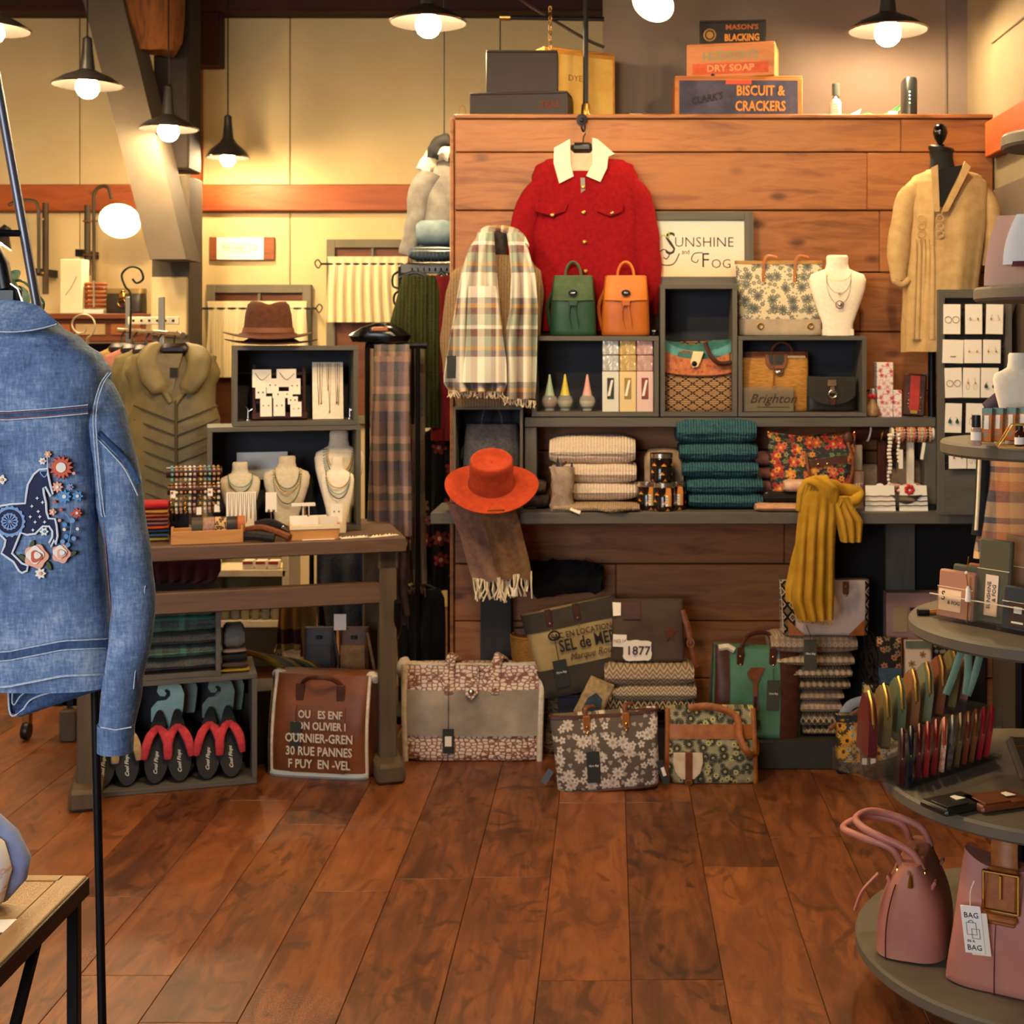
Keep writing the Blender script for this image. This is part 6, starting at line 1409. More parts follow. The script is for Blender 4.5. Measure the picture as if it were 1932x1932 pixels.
def tbox(name, label, x0, x1, z0, z1, ly, dep, th=.017, cat='crate'):
    a, b_ = TX(x0, ly), TX(x1, ly); w_ = b_-a; h = z1-z0
    o = thing(name, label, cat, TC+tu*((a+b_)/2)+tv*(ly+dep/2)+V(0, 0, z0), TA)
    for z in (th/2, h-th/2): MB().box((0, 0, z), (w_, dep, th), bev=.001).build('panel', m_grey, o)
    for sx in (-1, 1): MB().box((sx*(w_/2-th/2), 0, h/2), (th, dep, h-2*th), bev=.001).build('side_panel', m_greyv, o)
    n = max(2, int(h/.08))
    for i in range(n): MB().box((0, dep/2-.006, th+(h-2*th)*(i+.5)/n), (w_-2*th, .009, (h-2*th)/n-.0002)).build('back_slat', m_greyin, o)
    return o
Z1 = 1.222; Z2 = TZp(690, 652, .27)
tbox('jewellery_crate', 'grey open crate on the table with the necklace busts inside', 391, 681, TZ+.001, Z1, .25, .25)
tbox('jewellery_crate', 'upper grey crate with earring cards, under the brown hats', 439, 676, Z1+.001, Z2, .26, .22)
# ---- hats on the crate
m_bh = mottle('brown_felt', '#4b2716', '#5c321d', 50, .9, .2)
q = TP(507, .36, 0)
hat('brown felt hat lying under the fedora on the upper crate', mottle('dark_brown_felt', '#34190f', '#452416', 50, .9, .2), V(q.x+.01, q.y, Z2+.012), .165, .08, .05, True, .012, TA)
hat('brown fedora with pinched crown on top of the crate hats', m_bh, V(q.x, q.y-.005, Z2+.036), .160, .088, .125, False, .014, TA, (.03, 0, 0), plain('tan_band', '#7a4a2e', .6), .35)
# ---- inside the upper crate
zz = Z1+.019
def tcard(name, label, x0, x1, y0, y1, ly, mt, tilt=-.1, cat='card', th=.0016, z=None):
    zb = TZp((x0+x1)/2, y1, ly) if z is None else z
    k = TP((x0+x1)/2, ly, 0).y/F
    o = thing(name, label, cat, TP((x0+x1)/2, ly, zb), rot=(tilt, 0, TA))
    MB().box((0, 0, (y1-y0)*k/2), (tw(x0, x1, ly), th, (y1-y0)*k), bev=.0004).build('card', mt, o)
    return o, tw(x0, x1, ly), (y1-y0)*k
o = thing('earring_rack', 'dark wooden rack for the earring cards in the upper crate', 'display rack', TP(527, .36, zz), rot=(-.1, 0, TA)); wk = tw(482, 576, .36)
for i in range(4): MB().box((0, 0, .012+.052*i), (wk, .012, .012), bev=.001).build('rail', m_dw, o)
for sx in (-1, 1): MB().box((sx*wk/2, 0, .1), (.012, .012, .2), bev=.001).build('stile', m_dw, o)
MB().box((0, -.012, .012), (wk+.02, .05, .024), bev=.002).build('base', m_dw, o)
cl = [(476, 512, 697, 731, 'tall white necklace card at the top left of the rack'), (522, 559, 696, 730, 'tall white necklace card at the top right of the rack'), (503, 526, 714, 742, 'white stud card in the upper middle of the rack'), (545, 567, 714, 744, 'white stud card at the upper right of the rack'), (482, 502, 731, 752, 'white card with black studs at the left of the rack'), (514, 552, 738, 751, 'wide white card across the rack middle'), (491, 513, 748, 786, 'white stud card at the lower left of the rack'), (516, 538, 748, 785, 'white stud card at the lower middle of the rack'), (543, 562, 748, 763, 'short white stud card right of the rack middle'), (548, 569, 758, 786, 'white stud card at the lower right of the rack')]
for i, (x0, x1, y0, y1, lb) in enumerate(cl):
    e, w_, h = tcard('jewellery_card', lb, x0, x1, y0, y1, .335-.003*i, m_card, -.1, 'earring card'); e['group'] = 'cards on the dark rack'
    if i < 2: MB().tube(spline([(-w_*.35, -.002, h*.8), (0, -.003, h*.4), (w_*.4, -.002, h*.75)], 5), .0009, 4).build('necklace', m_brass, e)
    else:
        for sx in (-1, 1): MB().sphere((sx*w_*.22, -.003, h*.55), .003, 6).build('stud', m_black if i == 4 else m_gold, e)
o, w_, h = tcard('necklace_board', 'tall cream necklace board in the upper crate', 590, 648, 689, 797, .34, m_velvet, -.12, 'necklace board', .008, zz)
for i, (dx, dr) in enumerate([(-.3, .75), (-.22, .7), (.0, .5), (.05, .85), (.28, .7), (.34, .75)]):
    MB().tube(spline([(dx*w_-.004, -.005, h*.98), (dx*w_, -.006, h*(.98-dr)), (dx*w_+.006, -.005, h*.98)], 6), .0007, 4).build('necklace', m_gold, o)
    if i in (1, 3, 4): MB().lathe([(.0004, 0), (.004, .002), (.001, .012)], 8, Matrix.Translation((dx*w_, -.007, h*(.96-dr)))).build('tassel', m_gold, o)
for x, lb in ((468, 'tiny silver ring tree at the left of the upper crate'), (660, 'small twig ring holder at the right of the upper crate')):
    o = thing('ring_tree', lb, 'ring holder', TP(x, .34, zz)); MB().lathe([(.016, 0), (.016, .004), (.004, .008), (.0025, .04)], 12).build('stem', m_chrome, o)
    for i in range(3): MB().tube([(0, 0, .03+.006*i), (.016*math.cos(2.1*i), .008*math.sin(2.1*i), .042+.004*i)], .0018, 5).build('branch', m_chrome, o)
# ---- inside the lower crate
zz = TZ+.019
o, w_, h = tcard('price_list', 'white price sheet leaning at the back of the lower crate', 447, 543, 853, 905, .44, m_paper, -.1, 'sheet', .001)
def bust_t(label, x, yt, yb_, wpx, ly, mt=None, **kw):
    zb = TZ+.001 if ly < .25 else zz; q = TP(x, ly, zb); k = q.y/F
    zt = EH-(yt-CY)/F*q.y
    return bust('necklace_bust', label, mt or m_velvet, q, zt-zb, wpx*k, rz=TA), zt-zb, wpx*k
m_greyv2 = mottle('beige_display_fabric', '#cdbb9d', '#dccbb0', 80, .9, .1)
tq = plain('turquoise_bead', '#4f9a92', .35); bw = plain('black_bead', '#1a1716', .35)
o, h, w_ = bust_t('tallest cream bust with long bead necklaces at the back right of the crate', 640, 812, 985, 92, .36)
for i, (ww, dr, mt) in enumerate([(.27, .3, bw), (.30, .36, tq), (.33, .4, bw), (.24, .25, m_gold)]): strand(o, mt, w_*ww, h*.80, h*dr, .0022, -w_*.14, beads=36)
o, h, w_ = bust_t('small bright bust with gold chain in front of the tallest bust', 637, 862, 990, 62, .20)
for i, (dr, mt) in enumerate([(.22, m_gold), (.3, tq), (.36, bw)]): strand(o, mt, w_*.36, h*.82, h*dr, .0022, -w_*.15, beads=30)
o, h, w_ = bust_t('middle beige bust with green bead necklace in the lower crate', 541, 860, 990, 86, .33, m_greyv2)
gn = plain('green_bead', '#3f6a50', .35)
for i, (dr, mt) in enumerate([(.28, gn), (.34, m_gold), (.5, gn)]): strand(o, mt, w_*(.26+.02*i), h*.82, h*dr, .0022, -w_*.15, beads=36)
o, h, w_ = bust_t('left beige bust with turquoise necklace behind the chain card', 453, 872, 1000, 74, .30, m_greyv2)
for i, (dr, mt) in enumerate([(.2, tq), (.28, bw)]): strand(o, mt, w_*.3, h*.83, h*dr, .0022, -w_*.15, beads=30)
# ---- on the table front
zt = TZ+.001
o, w_, h = tcard('chain_card', 'white necklace card hung with fine gold chains on the table', 427, 484, 920, 1003, .20, m_card, -.14, 'necklace card', .003, zt)
for i in range(7): MB().tube(spline([(-w_*.42+w_*.14*i, -.003, h*.98), (-w_*.42+w_*.14*i+.003, -.004, h*(.2+.08*(i % 3))), (-w_*.42+w_*.14*i+.008, -.003, h*.98)], 5), .0008, 4).build('chain', m_gold, o)
o = thing('bracelet_t_bar', 'two-tier dark T-bar loaded with bead bracelets', 'bracelet stand', TP(367, .22, zt), TA); k = 4.85/F
for j, (z_, ln) in enumerate([(122*k, 100), (92*k, 96)]): MB().tube([(-ln*k/2, -.03*j, z_), (ln*k/2, -.03*j, z_)], 10*k, 14).build('bar', m_dw, o)
MB().box((0, .0, 62*k), (.02, .03, 124*k), bev=.003).build('post', m_dw, o); MB().box((0, 0, .008), (.10, .09, .016), bev=.003).build('base', m_dw, o)
pal = [plain('bead_%d' % i, c, .35) for i, c in enumerate(['#5fa39b', '#d8c9ae', '#c39a4a', '#b98a72', '#e4dac6', '#7d8f86', '#a97f4a', '#c9a6a0'])]
for j in range(2):
    for i in range(11):
        b = MB(); x = (-40+8*i+(3 if i > 5 else 0))*k; z0 = (122-30*j)*k; ll = (24 if j == 0 else 30)*k
        for a in range(14):
            t = a/14*2*pi; b.sphere((x+.001*math.sin(3*t), -.03*j+10.5*k*math.cos(t)*1.1, z0-ll*.55+(ll*.55+10*k)*math.sin(t)), 3.0*k, 6)
        b.build('bead_bracelet', pal[(i*3+j*2) % 8] if j == 0 else [m_gold, pal[1], pal[3]][i % 3], o)
for x, z_ in ((-38, 84), (28, 86), (8, 52), (40, 56)): MB().box((x*k, -.05, z_*k), (9*k, .001, 14*k)).build('price_tag', m_card, o)
o = thing('cuff_tray', 'small pine tray holding leather cuff bracelets at the table edge', 'tray', TP(391, .09, zt), TA); w_ = tw(326, 457, .06)
m_pine = wood('pine', '#b0743c', '#cf9556', axis=0, sc_=2)
MB().box((0, -.05, .022), (w_, .008, .044), bev=.001).build('front_board', m_pine, o); MB().box((0, .05, .022), (w_, .008, .044), bev=.001).build('back_board', m_pine, o); MB().box((0, 0, .004), (w_, .1, .008)).build('bottom_board', m_pine, o)
for sx in (-1, 1): MB().prism([(-.05, 0), (.05, 0), (.05, .05), (.02, .05), (-.05, .06)], .008, (0, 0, 0), Matrix.Translation((sx*w_/2, 0, 0)) @ Matrix.Rotation(pi/2, 4, 'Z')).build('end_board', m_pine, o)
cm = [plain('olive_cuff', '#3c3226', .5), mottle('glitter_rose_cuff', '#7d5648', '#b08a76', 120, .5), flowers('leopard_cuff', '#c69d68', [(60, 3, .45, .9, ['#3a2414'], '#8a6238')], .6), plain('black_cuff', '#19161a', .45), plain('orange_cuff', '#a4541f', .5)]
for i in range(5):
    o2 = thing('leather_cuff', '%s leather cuff standing in the pine tray' % ['olive brown', 'glittery rose', 'leopard print', 'black', 'burnt orange'][i], 'bracelet', TP(372+22*i-(8 if i == 4 else 0), .085, zt+.012), TA, 'cuffs in the pine tray')
    MB().grid(lambda a, c: (-.018+.036*c, .022*math.cos(a*pi*1.7-.85*pi+pi/2+pi)*1.2, .036+.034*math.sin(a*pi*1.7-.85*pi+pi/2)), 20, 3, .003).build('cuff', cm[i], o2)
o = thing('braided_belt', 'coiled brown and black braided belts with silver buckle on the table', 'belt', TP(500, .07, zt), TA)
m_bb = mottle('braided_brown', '#6b3517', '#8d4c24', 120, .6, .8); m_kb = mottle('braided_black', '#141113', '#2a2527', 120, .5, .8)
MB().tube(spline([(-.06, .05, .03), (-.01, .02, .04), (.04, -.02, .028), (.08, -.05, .012)], 6), .013, 8).build('brown_braid', m_bb, o)
MB().tube(spline([(-.08, .0, .018), (-.03, -.03, .02), (.03, -.045, .012)], 6), .016, 8).build('black_braid', m_kb, o)
MB().tube(spline([(-.03, .06, .045), (.02, .04, .055), (.07, .0, .035)], 6), .015, 8, flat=.5).build('black_strap', m_kb, o)
MB().box((.068, -.008, .038), (.03, .012, .012), rot=(0, .5, 0), bev=.003).build('buckle', m_chrome, o)
o = thing('card_basket', 'shallow wooden basket of white cards at the table edge', 'basket', TP(592, .09, zt), TA); w_ = tw(548, 641, .06)
MB().prism([(-w_*.46, 0), (w_*.46, 0), (w_*.5, .05), (-w_*.5, .05)], .006, (0, -.05, 0)).build('front_board', m_pine, o)
MB().prism([(-w_*.46, 0), (w_*.46, 0), (w_*.5, .05), (-w_*.5, .05)], .006, (0, .05, 0)).build('back_board', m_pine, o)
for sx in (-1, 1): MB().box((sx*w_*.48, 0, .025), (.006, .1, .05), rot=(0, sx*.14, 0)).build('end_board', m_pine, o)
MB().box((0, -.054, .043), (w_*1.02, .006, .014), bev=.001).build('rim_strip', m_linen, o)
for i in range(4): MB().box((-w_*.3+w_*.2*i, .02*(-1)**i, .05), (w_*.36, .0015, .052), rot=(-.2+.1*i, 0, .05*i)).build('card', m_card, o)
o, w_, h = tcard('earring_card', 'small white earring card standing in the wooden basket', 624, 646, 952, 986, .08, m_card, -.05, 'earring card', z=zt+.052)
for sx in (-1, 1): MB().sphere((sx*.008, -.002, h*.6), .003, 6).build('stud', plain('blue_stud', '#4a6a86', .3), o)
o, w_, h = tcard('earring_card', 'white card with silver drop earrings before the middle bust', 501, 522, 929, 966, .16, m_card, -.05, 'earring card', z=TZp(511, 966, .16))
MB().tube([(0, .004, 0), (0, .004, -(TZp(511, 966, .16)-zt))], .002, 6).build('card_stand', m_chrome, o)
for sx in (-1, 1): MB().sphere((sx*.008, -.003, .004), .005, 6, (1, .5, 1.4)).build('drop_earring', m_chrome, o)
o = thing('bangle_stand', 'small white T-stand with thin bangles behind the card basket', 'bracelet stand', TP(572, .2, zt), TA)
MB().tube([(0, 0, 0), (0, 0, .1)], .004, 6).build('post', m_card, o); MB().box((0, 0, .104), (.085, .02, .012), bev=.002).build('bar', m_card, o); MB().lathe([(.03, 0), (.03, .005), (.005, .008)], 14).build('base', m_card, o)
for i in range(3): MB().tube([(.02-.012*i+.002*math.cos(t), .022*math.cos(t), .078+.024*math.sin(t)) for t in [j*pi/8 for j in range(16)]], .0016, 5, loop=True).build('bangle', [m_card, m_gold, m_blackm][i], o)
for i, (x, lb) in enumerate([(600, 'flat white card lying before the wooden basket'), (670, 'flat white card with silver chain near the table corner'), (720, 'flat white card with gold beads at the right table corner')]):
    o = thing('loose_card', lb, 'jewellery card', TP(x, .05+.01*i, zt), TA+.2*i); MB().box((0, 0, .001), (.11, .05, .0015)).build('card', m_card, o)
    b = MB()
    for j in range(10): b.sphere((-.045+.01*j, .008*math.sin(j*1.3), .004), .0035, 6)
    if i: b.build('bead_chain', m_chrome if i == 1 else m_gold, o)
# ---- bright folded stack at the left of the table
cols = ['#8c7a2c', '#27455c', '#1d2740', '#b34416', '#6b4a55', '#7d4034', '#a04a26', '#a5702c', '#a0161f']; nm = ['olive yellow', 'slate blue', 'navy', 'orange', 'mauve', 'brick', 'rust', 'ochre', 'red']
z = zt
for i, c in enumerate(cols):
    h = .0135 if i < 8 else .026
    folded('folded_scarf', '%s folded scarf in the bright stack beside the denim jacket' % nm[i], 'scarf', mottle('wool_'+nm[i].replace(' ', '_'), c, c, 30, .95, .3), TP(280, .2, z), .135, .12, h*1.05, 81+i, 'bright folded scarves', rz=TA+R.uniform(-.05, .05), crease=False); z += h
o = folded('grey_knit', 'charcoal knit folded behind the bright scarf stack', 'folded knit', mottle('charcoal_wool', '#2b2a2c', '#3c3b3e', 40, .95, .4), TP(318, .34, zt), .14, .12, .11, 95, rz=TA, crease=False)
# ---------------------------------------------------------------- under the table
fa = V(-1.742, 4.588, 0); fb = V(-1.220, 4.756, 0); FA = math.atan2(fb.y-fa.y, fb.x-fa.x); fw = (fb-fa).length
fu, fv_ = V(math.cos(FA), math.sin(FA), 0), V(-math.sin(FA), math.cos(FA), 0)
def crate2(label, a, w_, h, dep, z, name='floor_crate'):
    o = thing(name, label, 'crate', a+fu*w_/2+fv_*dep/2+V(0, 0, z), FA); th = .017
    for zz_ in (th/2, h-th/2): MB().box((0, 0, zz_), (w_, dep, th), bev=.001).build('panel', m_grey, o)
    for sx in (-1, 1): MB().box((sx*(w_/2-th/2), 0, h/2), (th, dep, h-2*th), bev=.001).build('side_panel', m_greyv, o)
    for i in range(4): MB().box((0, dep/2-.006, th+(h-2*th)*(i+.5)/4), (w_-2*th, .009, (h-2*th)/4-.0002)).build('back_slat', m_greyin, o)
    return o
H1 = .378
crate2('grey floor crate full of flip-flops under the table', fa, fw, H1, .28, .001)
crate2('grey crate of green plaid throws standing on the flip-flop crate', fa+fu*.08, fw-.20, .29, .26, H1+.002)
# flip-flops
m_sole = plain('black_foam_sole', '#141214', .7); m_cor = mottle('coral_terry', '#b9323c', '#d0454c', 60, .95, .5); m_bei = mottle('beige_terry', '#a98659', '#c5a172', 60, .95, .5)
m_aq = mottle('pale_aqua_card', '#8fb9b4', '#a3c9c2', 30, .7); m_aqd = mottle('shaded_aqua_card', '#6d8078', '#7c8f86', 30, .7)  # second tone is the aqua card with crate shade put into its colour
def sole_outline(L, W):
    return [(W*(.40+.10*math.cos(2*pi*t*1)+0*t)*math.sin(2*pi*t)*(1.0 if math.cos(2*pi*t) > 0 else .86), L/2-L/2*math.cos(2*pi*t)) for t in [i/28 for i in range(28)]]
def flipflop(label, lx, ly, z, mt, lean=-.42, gp='flip-flops in the floor crate', yaw=0):
    q = fa+fu*lx+fv_*ly+V(0, 0, z); o = thing('flip_flop', label, 'sandal', q, rot=(lean, yaw, FA), group=gp)
    L, W = .245, .098; out = sole_outline(L, W)
    MB().prism(out, .018).build('sole', m_sole, o)
    c = V(0, -.012, L*.70)
    for sx in (-1, 1):
        pts = spline([c+V(0, -.006, .015), c+V(sx*W*.22, -.030, -.015), c+V(sx*W*.36, -.030, -.055), c+V(sx*W*.40, -.012, -.095)], 5)
        MB().tube(pts, [.009+.006*math.sin(pi*i/(len(pts)-1)) for i in range(len(pts))], 8, flat=.5).jitter(.0012, 120).build('strap', mt, o)
    text('Cool Flops', .017, m_white, o, (0, -.0098, L*.27), rot=(pi/2, -pi/2+.0, 0), shear=.4, ext=.0004)
    return o
def wave_hanger(label, lx, ly, z, mt, s_=1.0, word=True):
    q = fa+fu*lx+fv_*ly+V(0, 0, z); o = thing('wave_card', label, 'hanging card', q, rot=(-.12, 0, FA), group='wave-shaped sandal cards')
    pts = [(-.055, .0), (.045, .0), (.052, .05), (.055, .085), (.045, .115), (.02, .135), (-.012, .136), (-.032, .12), (-.036, .10), (-.026, .085), (-.010, .083), (-.004, .092), (-.012, .103), (-.004, .108), (.008, .10), (.008, .082), (-.006, .070), (-.035, .068), (-.055, .045)]
    MB().prism([(x*s_, z_*s_) for x, z_ in pts], .006).build('card', mt, o)
    MB().prism([(-.012*s_, .0), (.012*s_, 0), (.0, -.05*s_)], .006).build('card_tongue', mt, o)
    if word: text('WAVES', .02*s_, plain('pale_pink_print', '#c9a9a0', .8), o, (0, -.0035, .03*s_))
    return o
zf = .022
for i, (a, pair) in enumerate([(.085, 'beige'), (.255, 'coral'), (.425, 'coral')]):
    mt = m_bei if i == 0 else m_cor
    for j in range(2):
        flipflop(['left', 'right'][j]+' flip-flop of the '+['beige strap pair at the crate\'s left', 'coral pair in the middle of the crate', 'coral pair at the crate\'s right'][i], a-.042+.084*j, .035-.004*i, zf, mt, yaw=.06*(1 if j == 0 else -1))
    wave_hanger(['aqua wave card above the beige flip-flops', 'aqua wave card lettered WAVES above the middle flip-flops', 'dull wave card above the right coral flip-flops'][i], a, .135, zf+.185, [m_aq, m_aq, m_aqd][i], 1.0, i == 1)
for i, (a, ln) in enumerate([(.30, .2), (.46, .19)]):
    wave_hanger(['shaded wave card behind the middle flip-flops', 'shaded wave card behind the right flip-flops'][i], a, ln, zf+.19, m_aqd, 1.0, False)
    flipflop('black flip-flop at the back of the crate %s' % ['behind the middle pair', 'behind the right pair'][i], a, .13, zf, m_black)
# green plaid throws
m_gp = plaid('dark_green_plaid', [(0, '#10352a'), (.3, '#267a5e'), (.45, '#10131a'), (.6, '#17503f'), (.8, '#0e1014')], [(0, '#0d1f1b'), (.35, '#349072'), (.5, '#0f1216'), (.75, '#1d5e4a')], (.12, .06))
m_gp2 = plaid('blackwatch_plaid', [(0, '#0c1014'), (.5, '#15332a'), (.7, '#0d0f1c')], [(0, '#0c1216'), (.5, '#1b4a3c'), (.65, '#0b0d12')], (.1, .05))
z = H1+.021
for i, h in enumerate([.045, .04, .045, .05, .06]):
    q = fa+fu*.30+fv_*.12
    folded('plaid_throw', 'dark green plaid throw, %s in the crate under the table' % ['lowest', 'second', 'third', 'fourth', 'topmost'][i], 'throw', [m_gp2, m_gp][i % 2 if i < 4 else 1], V(q.x, q.y, z), .27-.01*i, .22, h*1.08, 101+i, 'plaid throws', rz=FA+R.uniform(-.06, .06), wob=.12); z += h
# beanies and spilling scarves on the crate top
q = fa+fu*.475+fv_*.1; z = H1+.002
for i, (c, h) in enumerate([('#a5821c', .014), ('#4a382f', .022), ('#1c1a1c', .03), ('#8d7466', .014), ('#6d6a66', .075)]):
    folded('knit_beanie', '%s knit beanie in the pile beside the plaid throws' % ['yellow', 'brown', 'black', 'pinkish', 'grey peaked'][i], 'beanie', mottle('beanie_%d' % i, c, c, 60, .95, .5), V(q.x, q.y, z), .10-.008*i, .14, h*1.05, 111+i, 'knit beanies', rz=FA, crease=False); z += h
o = thing('yarn_scarves', 'heap of ochre and grey fringed scarves spilling behind the lettered tote', 'scarf heap', V(-1.16, 5.02, .28), FA)
for i in range(9):
    c = ['#8a6a14', '#55543a', '#3d4650', '#7a5a12', '#2a2620', '#4a4a30', '#94741c', '#5a3a1c', '#2f3a44'][i]
    MB().tube(spline([(-.16+.02*i, .12-.01*i, .10-.004*i), (-.06+.022*i, .02, .075-.003*i), (.04+.018*i, -.06, -.01-.004*i)], 5), .012, 6, flat=.7).build('scarf_strand', mottle('yarn_%d' % i, c, c, 80, .95, .6), o)
MB().box((0, .08, -.145), (.4, .2, .26), bev=.004).build('support_box', m_crated, o)
# two small leather bags with a price card
for i, (x0, x1, lb, m1, m2) in enumerate([(573, 636, 'dark brown leather crossbody pouch behind the lettered tote', mottle('espresso_leather', '#2a1d18', '#3a2b24', 30, .5, .2), mottle('espresso_leather_b', '#261a16', '#33251f', 30, .5, .2)), (641, 699, 'tan leather crossbody pouch behind the lettered tote', mottle('saddle_leather', '#4c2b15', '#63391d', 30, .5, .2), mottle('cork_leather', '#7a5126', '#94683a', 30, .6, .2))]):
    Y = 5.1; k = px(Y); zb = P(0, 1275, Y).z
    o = thing('crossbody_pouch', lb, 'shoulder bag', V(P((x0+x1)/2, 0, Y).x, Y, zb)); B = Bag((x1-x0)*k, 92*k, .05, .92, .6, 5); B.body('body', m1, o)
    B.patch('front_pocket', m2, o, -.9, .75, .02, .66, .006); MB().box(B.pt(0, .82, .008), (.022, .004, .014), bev=.002).build('badge', m_blackm, o)
    MB().tube(spline([B.pt(.9, .9, 0), V(.08, -.02, .0), V(.10, -.03, -.12)], 5), .006, 6, flat=.5).build('strap', m2, o)
o = thing('pouch_stand', 'dark box the two leather pouches stand on', 'box', V(P(640, 0, 5.12).x, 5.13, .001)); zb = P(0, 1275, 5.1).z
MB().box((0, 0, zb/2-.001), (.27, .14, zb-.004), bev=.004).build('box_body', m_crated, o); MB().box((0, 0, zb-.006), (.28, .15, .008), bev=.002).build('box_lid', m_crated, o)
o = thing('price_sign', 'small white price card on a clip between the leather pouches', 'price card', V(P(642, 0, 5.07).x, 5.07, zb+.0005)); k = px(5.07)
MB().tube([(0, 0, 0), (-.003, 0, 92*k)], .003, 6).build('clip_rod', m_chrome, o); MB().box((0, -.003, 105*k), (23*k, .002, 30*k)).build('card', m_card, o); MB().lathe([(.02, 0), (.02, .004), (.004, .006)], 12).build('clip_base', m_chrome, o)
# red cloth and scarves hanging behind the table
m_drk = mottle('dark_red_cloth', '#3d0f12', '#571a1a', 20, .95)
o = thing('red_cloth', 'dark red cloth hanging below the table top', 'cloth', TP(340, .3, TZ-.05)); L = o.location
sheet('cloth', m_drk, o, [(1048, 285, 416), (1075, 285, 414), (1095, 286, 405), (1105, 290, 370)], TP(340, .3, 0).y, 5, .02)
o = thing('mustard_scarf', 'mustard and maroon striped scarf hanging behind the table', 'scarf', P(560, 1225, 5.35))
m_ms = NT('mustard_maroon_stripes'); t = m_ms; X, Y_, Z = t.xyz(); m_ms = t.done(t.ramp(t.m_('FRACT', t.m_('ADD', t.m_('DIVIDE', Z, .22), .05)), [(0, '#9a7a42'), (.16, '#3a1414'), (.42, '#8a5a16'), (.8, '#7a2a0c'), (.88, '#a06a1a')], True), .95)
sheet('left_tail', m_ms, o, [(1115, 528, 566), (1170, 524, 566), (1226, 520, 566)], 5.34, 2, .012)
sheet('right_tail', mottle('ochre_wool', '#6d4a1c', '#85602a', 30, .95), o, [(1115, 560, 600), (1190, 560, 598), (1240, 566, 596)], 5.36, 1.5, .012, ph=1)
fringe(m_linen, o, 520, 566, 1224, 1226, 5.34, 22, .02, .002, .006)
m_dpl = plaid('charcoal_check', [(0, '#17171b'), (.8, '#2c2b30'), (.9, '#141418')], [(0, '#151519'), (.8, '#2a2a30'), (.9, '#121216')], (.06, .06))
o = thing('dark_check_coat', 'charcoal checked coat hanging behind the table legs', 'coat', P(655, 1180, 5.55))
sheet('coat_front', m_dpl, o, [(1030, 598, 712), (1100, 596, 712), (1185, 600, 705)], 5.55, 3, .02, th=.01); sheet('coat_back', m_dpl, o, [(1030, 598, 712), (1185, 600, 705)], 5.62, 3, .02, th=.01)
MB().tube([P(590, 1020, 5.58)-o.location, P(720, 1020, 5.58)-o.location], .008, 8).build('rail', m_blackm, o)
for x in (588, 722): MB().tube([P(x, 1015, 5.58)-o.location, V(P(x, 0, 5.58).x, 5.58, 0)-o.location], .01, 8).build('rack_leg', m_blackm, o)
# white shelves with bottles seen through the table
o = thing('white_shelf_unit', 'cream shelf unit with glassware seen below the table top', 'shelf', V(P(475, 0, 6.4).x, 6.4, 0)); k = px(6.4)
for y in (1074, 1168): MB().box((0, 0, P(0, y, 6.4).z), (150*k, .24, .03), bev=.002).build('shelf_board', m_linen, o)
MB().box((0, .12, P(0, 1100, 6.4).z/2+.05), (150*k, .012, P(0, 1030, 6.4).z), bev=.002).build('back_panel', mottle('olive_back', '#6d6444', '#7d7350', 8, .8), o)
for sx in (-1, 1): MB().box((sx*75*k, 0, P(0, 1030, 6.4).z/2), (.03, .24, P(0, 1030, 6.4).z), bev=.002).build('side_panel', m_linen, o)
rr = random.Random(12)
for i in range(6):
    x = 425+19*i; g_ = thing('glass_jar', 'small glass jar %s on the low cream shelf' % ['first', 'second', 'third', 'fourth', 'fifth', 'sixth'][i]+' from the left', 'jar', V(P(x, 0, 6.32).x, 6.32, P(0, 1168, 6.4).z+.016), group='glass jars on the cream shelf')
    hh = (30+8*rr.random())*k; MB().lathe([(.016, 0), (.02, .004), (.02, hh*.7), (.012, hh*.8), (.014, hh)], 12).build('jar_body', plain('jar_glass_%d' % i, ['#b3a478', '#9a9a8a', '#c0b08a'][i % 3], .12, **{'Transmission Weight': .3}), g_); MB().lathe([(.014, hh), (.014, hh*1.15), (.0005, hh*1.16)], 12).build('stopper', [m_gold, m_card, m_linen][i % 3], g_)
for i in range(3):
    x = 470+24*i; g_ = thing('small_box', 'small white and red box %s on the upper cream shelf' % ['at the left', 'in the middle', 'at the right'][i], 'box', V(P(x, 0, 6.32).x, 6.32, P(0, 1074, 6.4).z+.016), group='boxes on the cream shelf')
    MB().box((0, 0, .02), (.05, .05, .04), bev=.003).build('box_body', m_card, g_); MB().box((0, -.026, .03), (.045, .002, .012)).build('red_band', m_redb, g_)
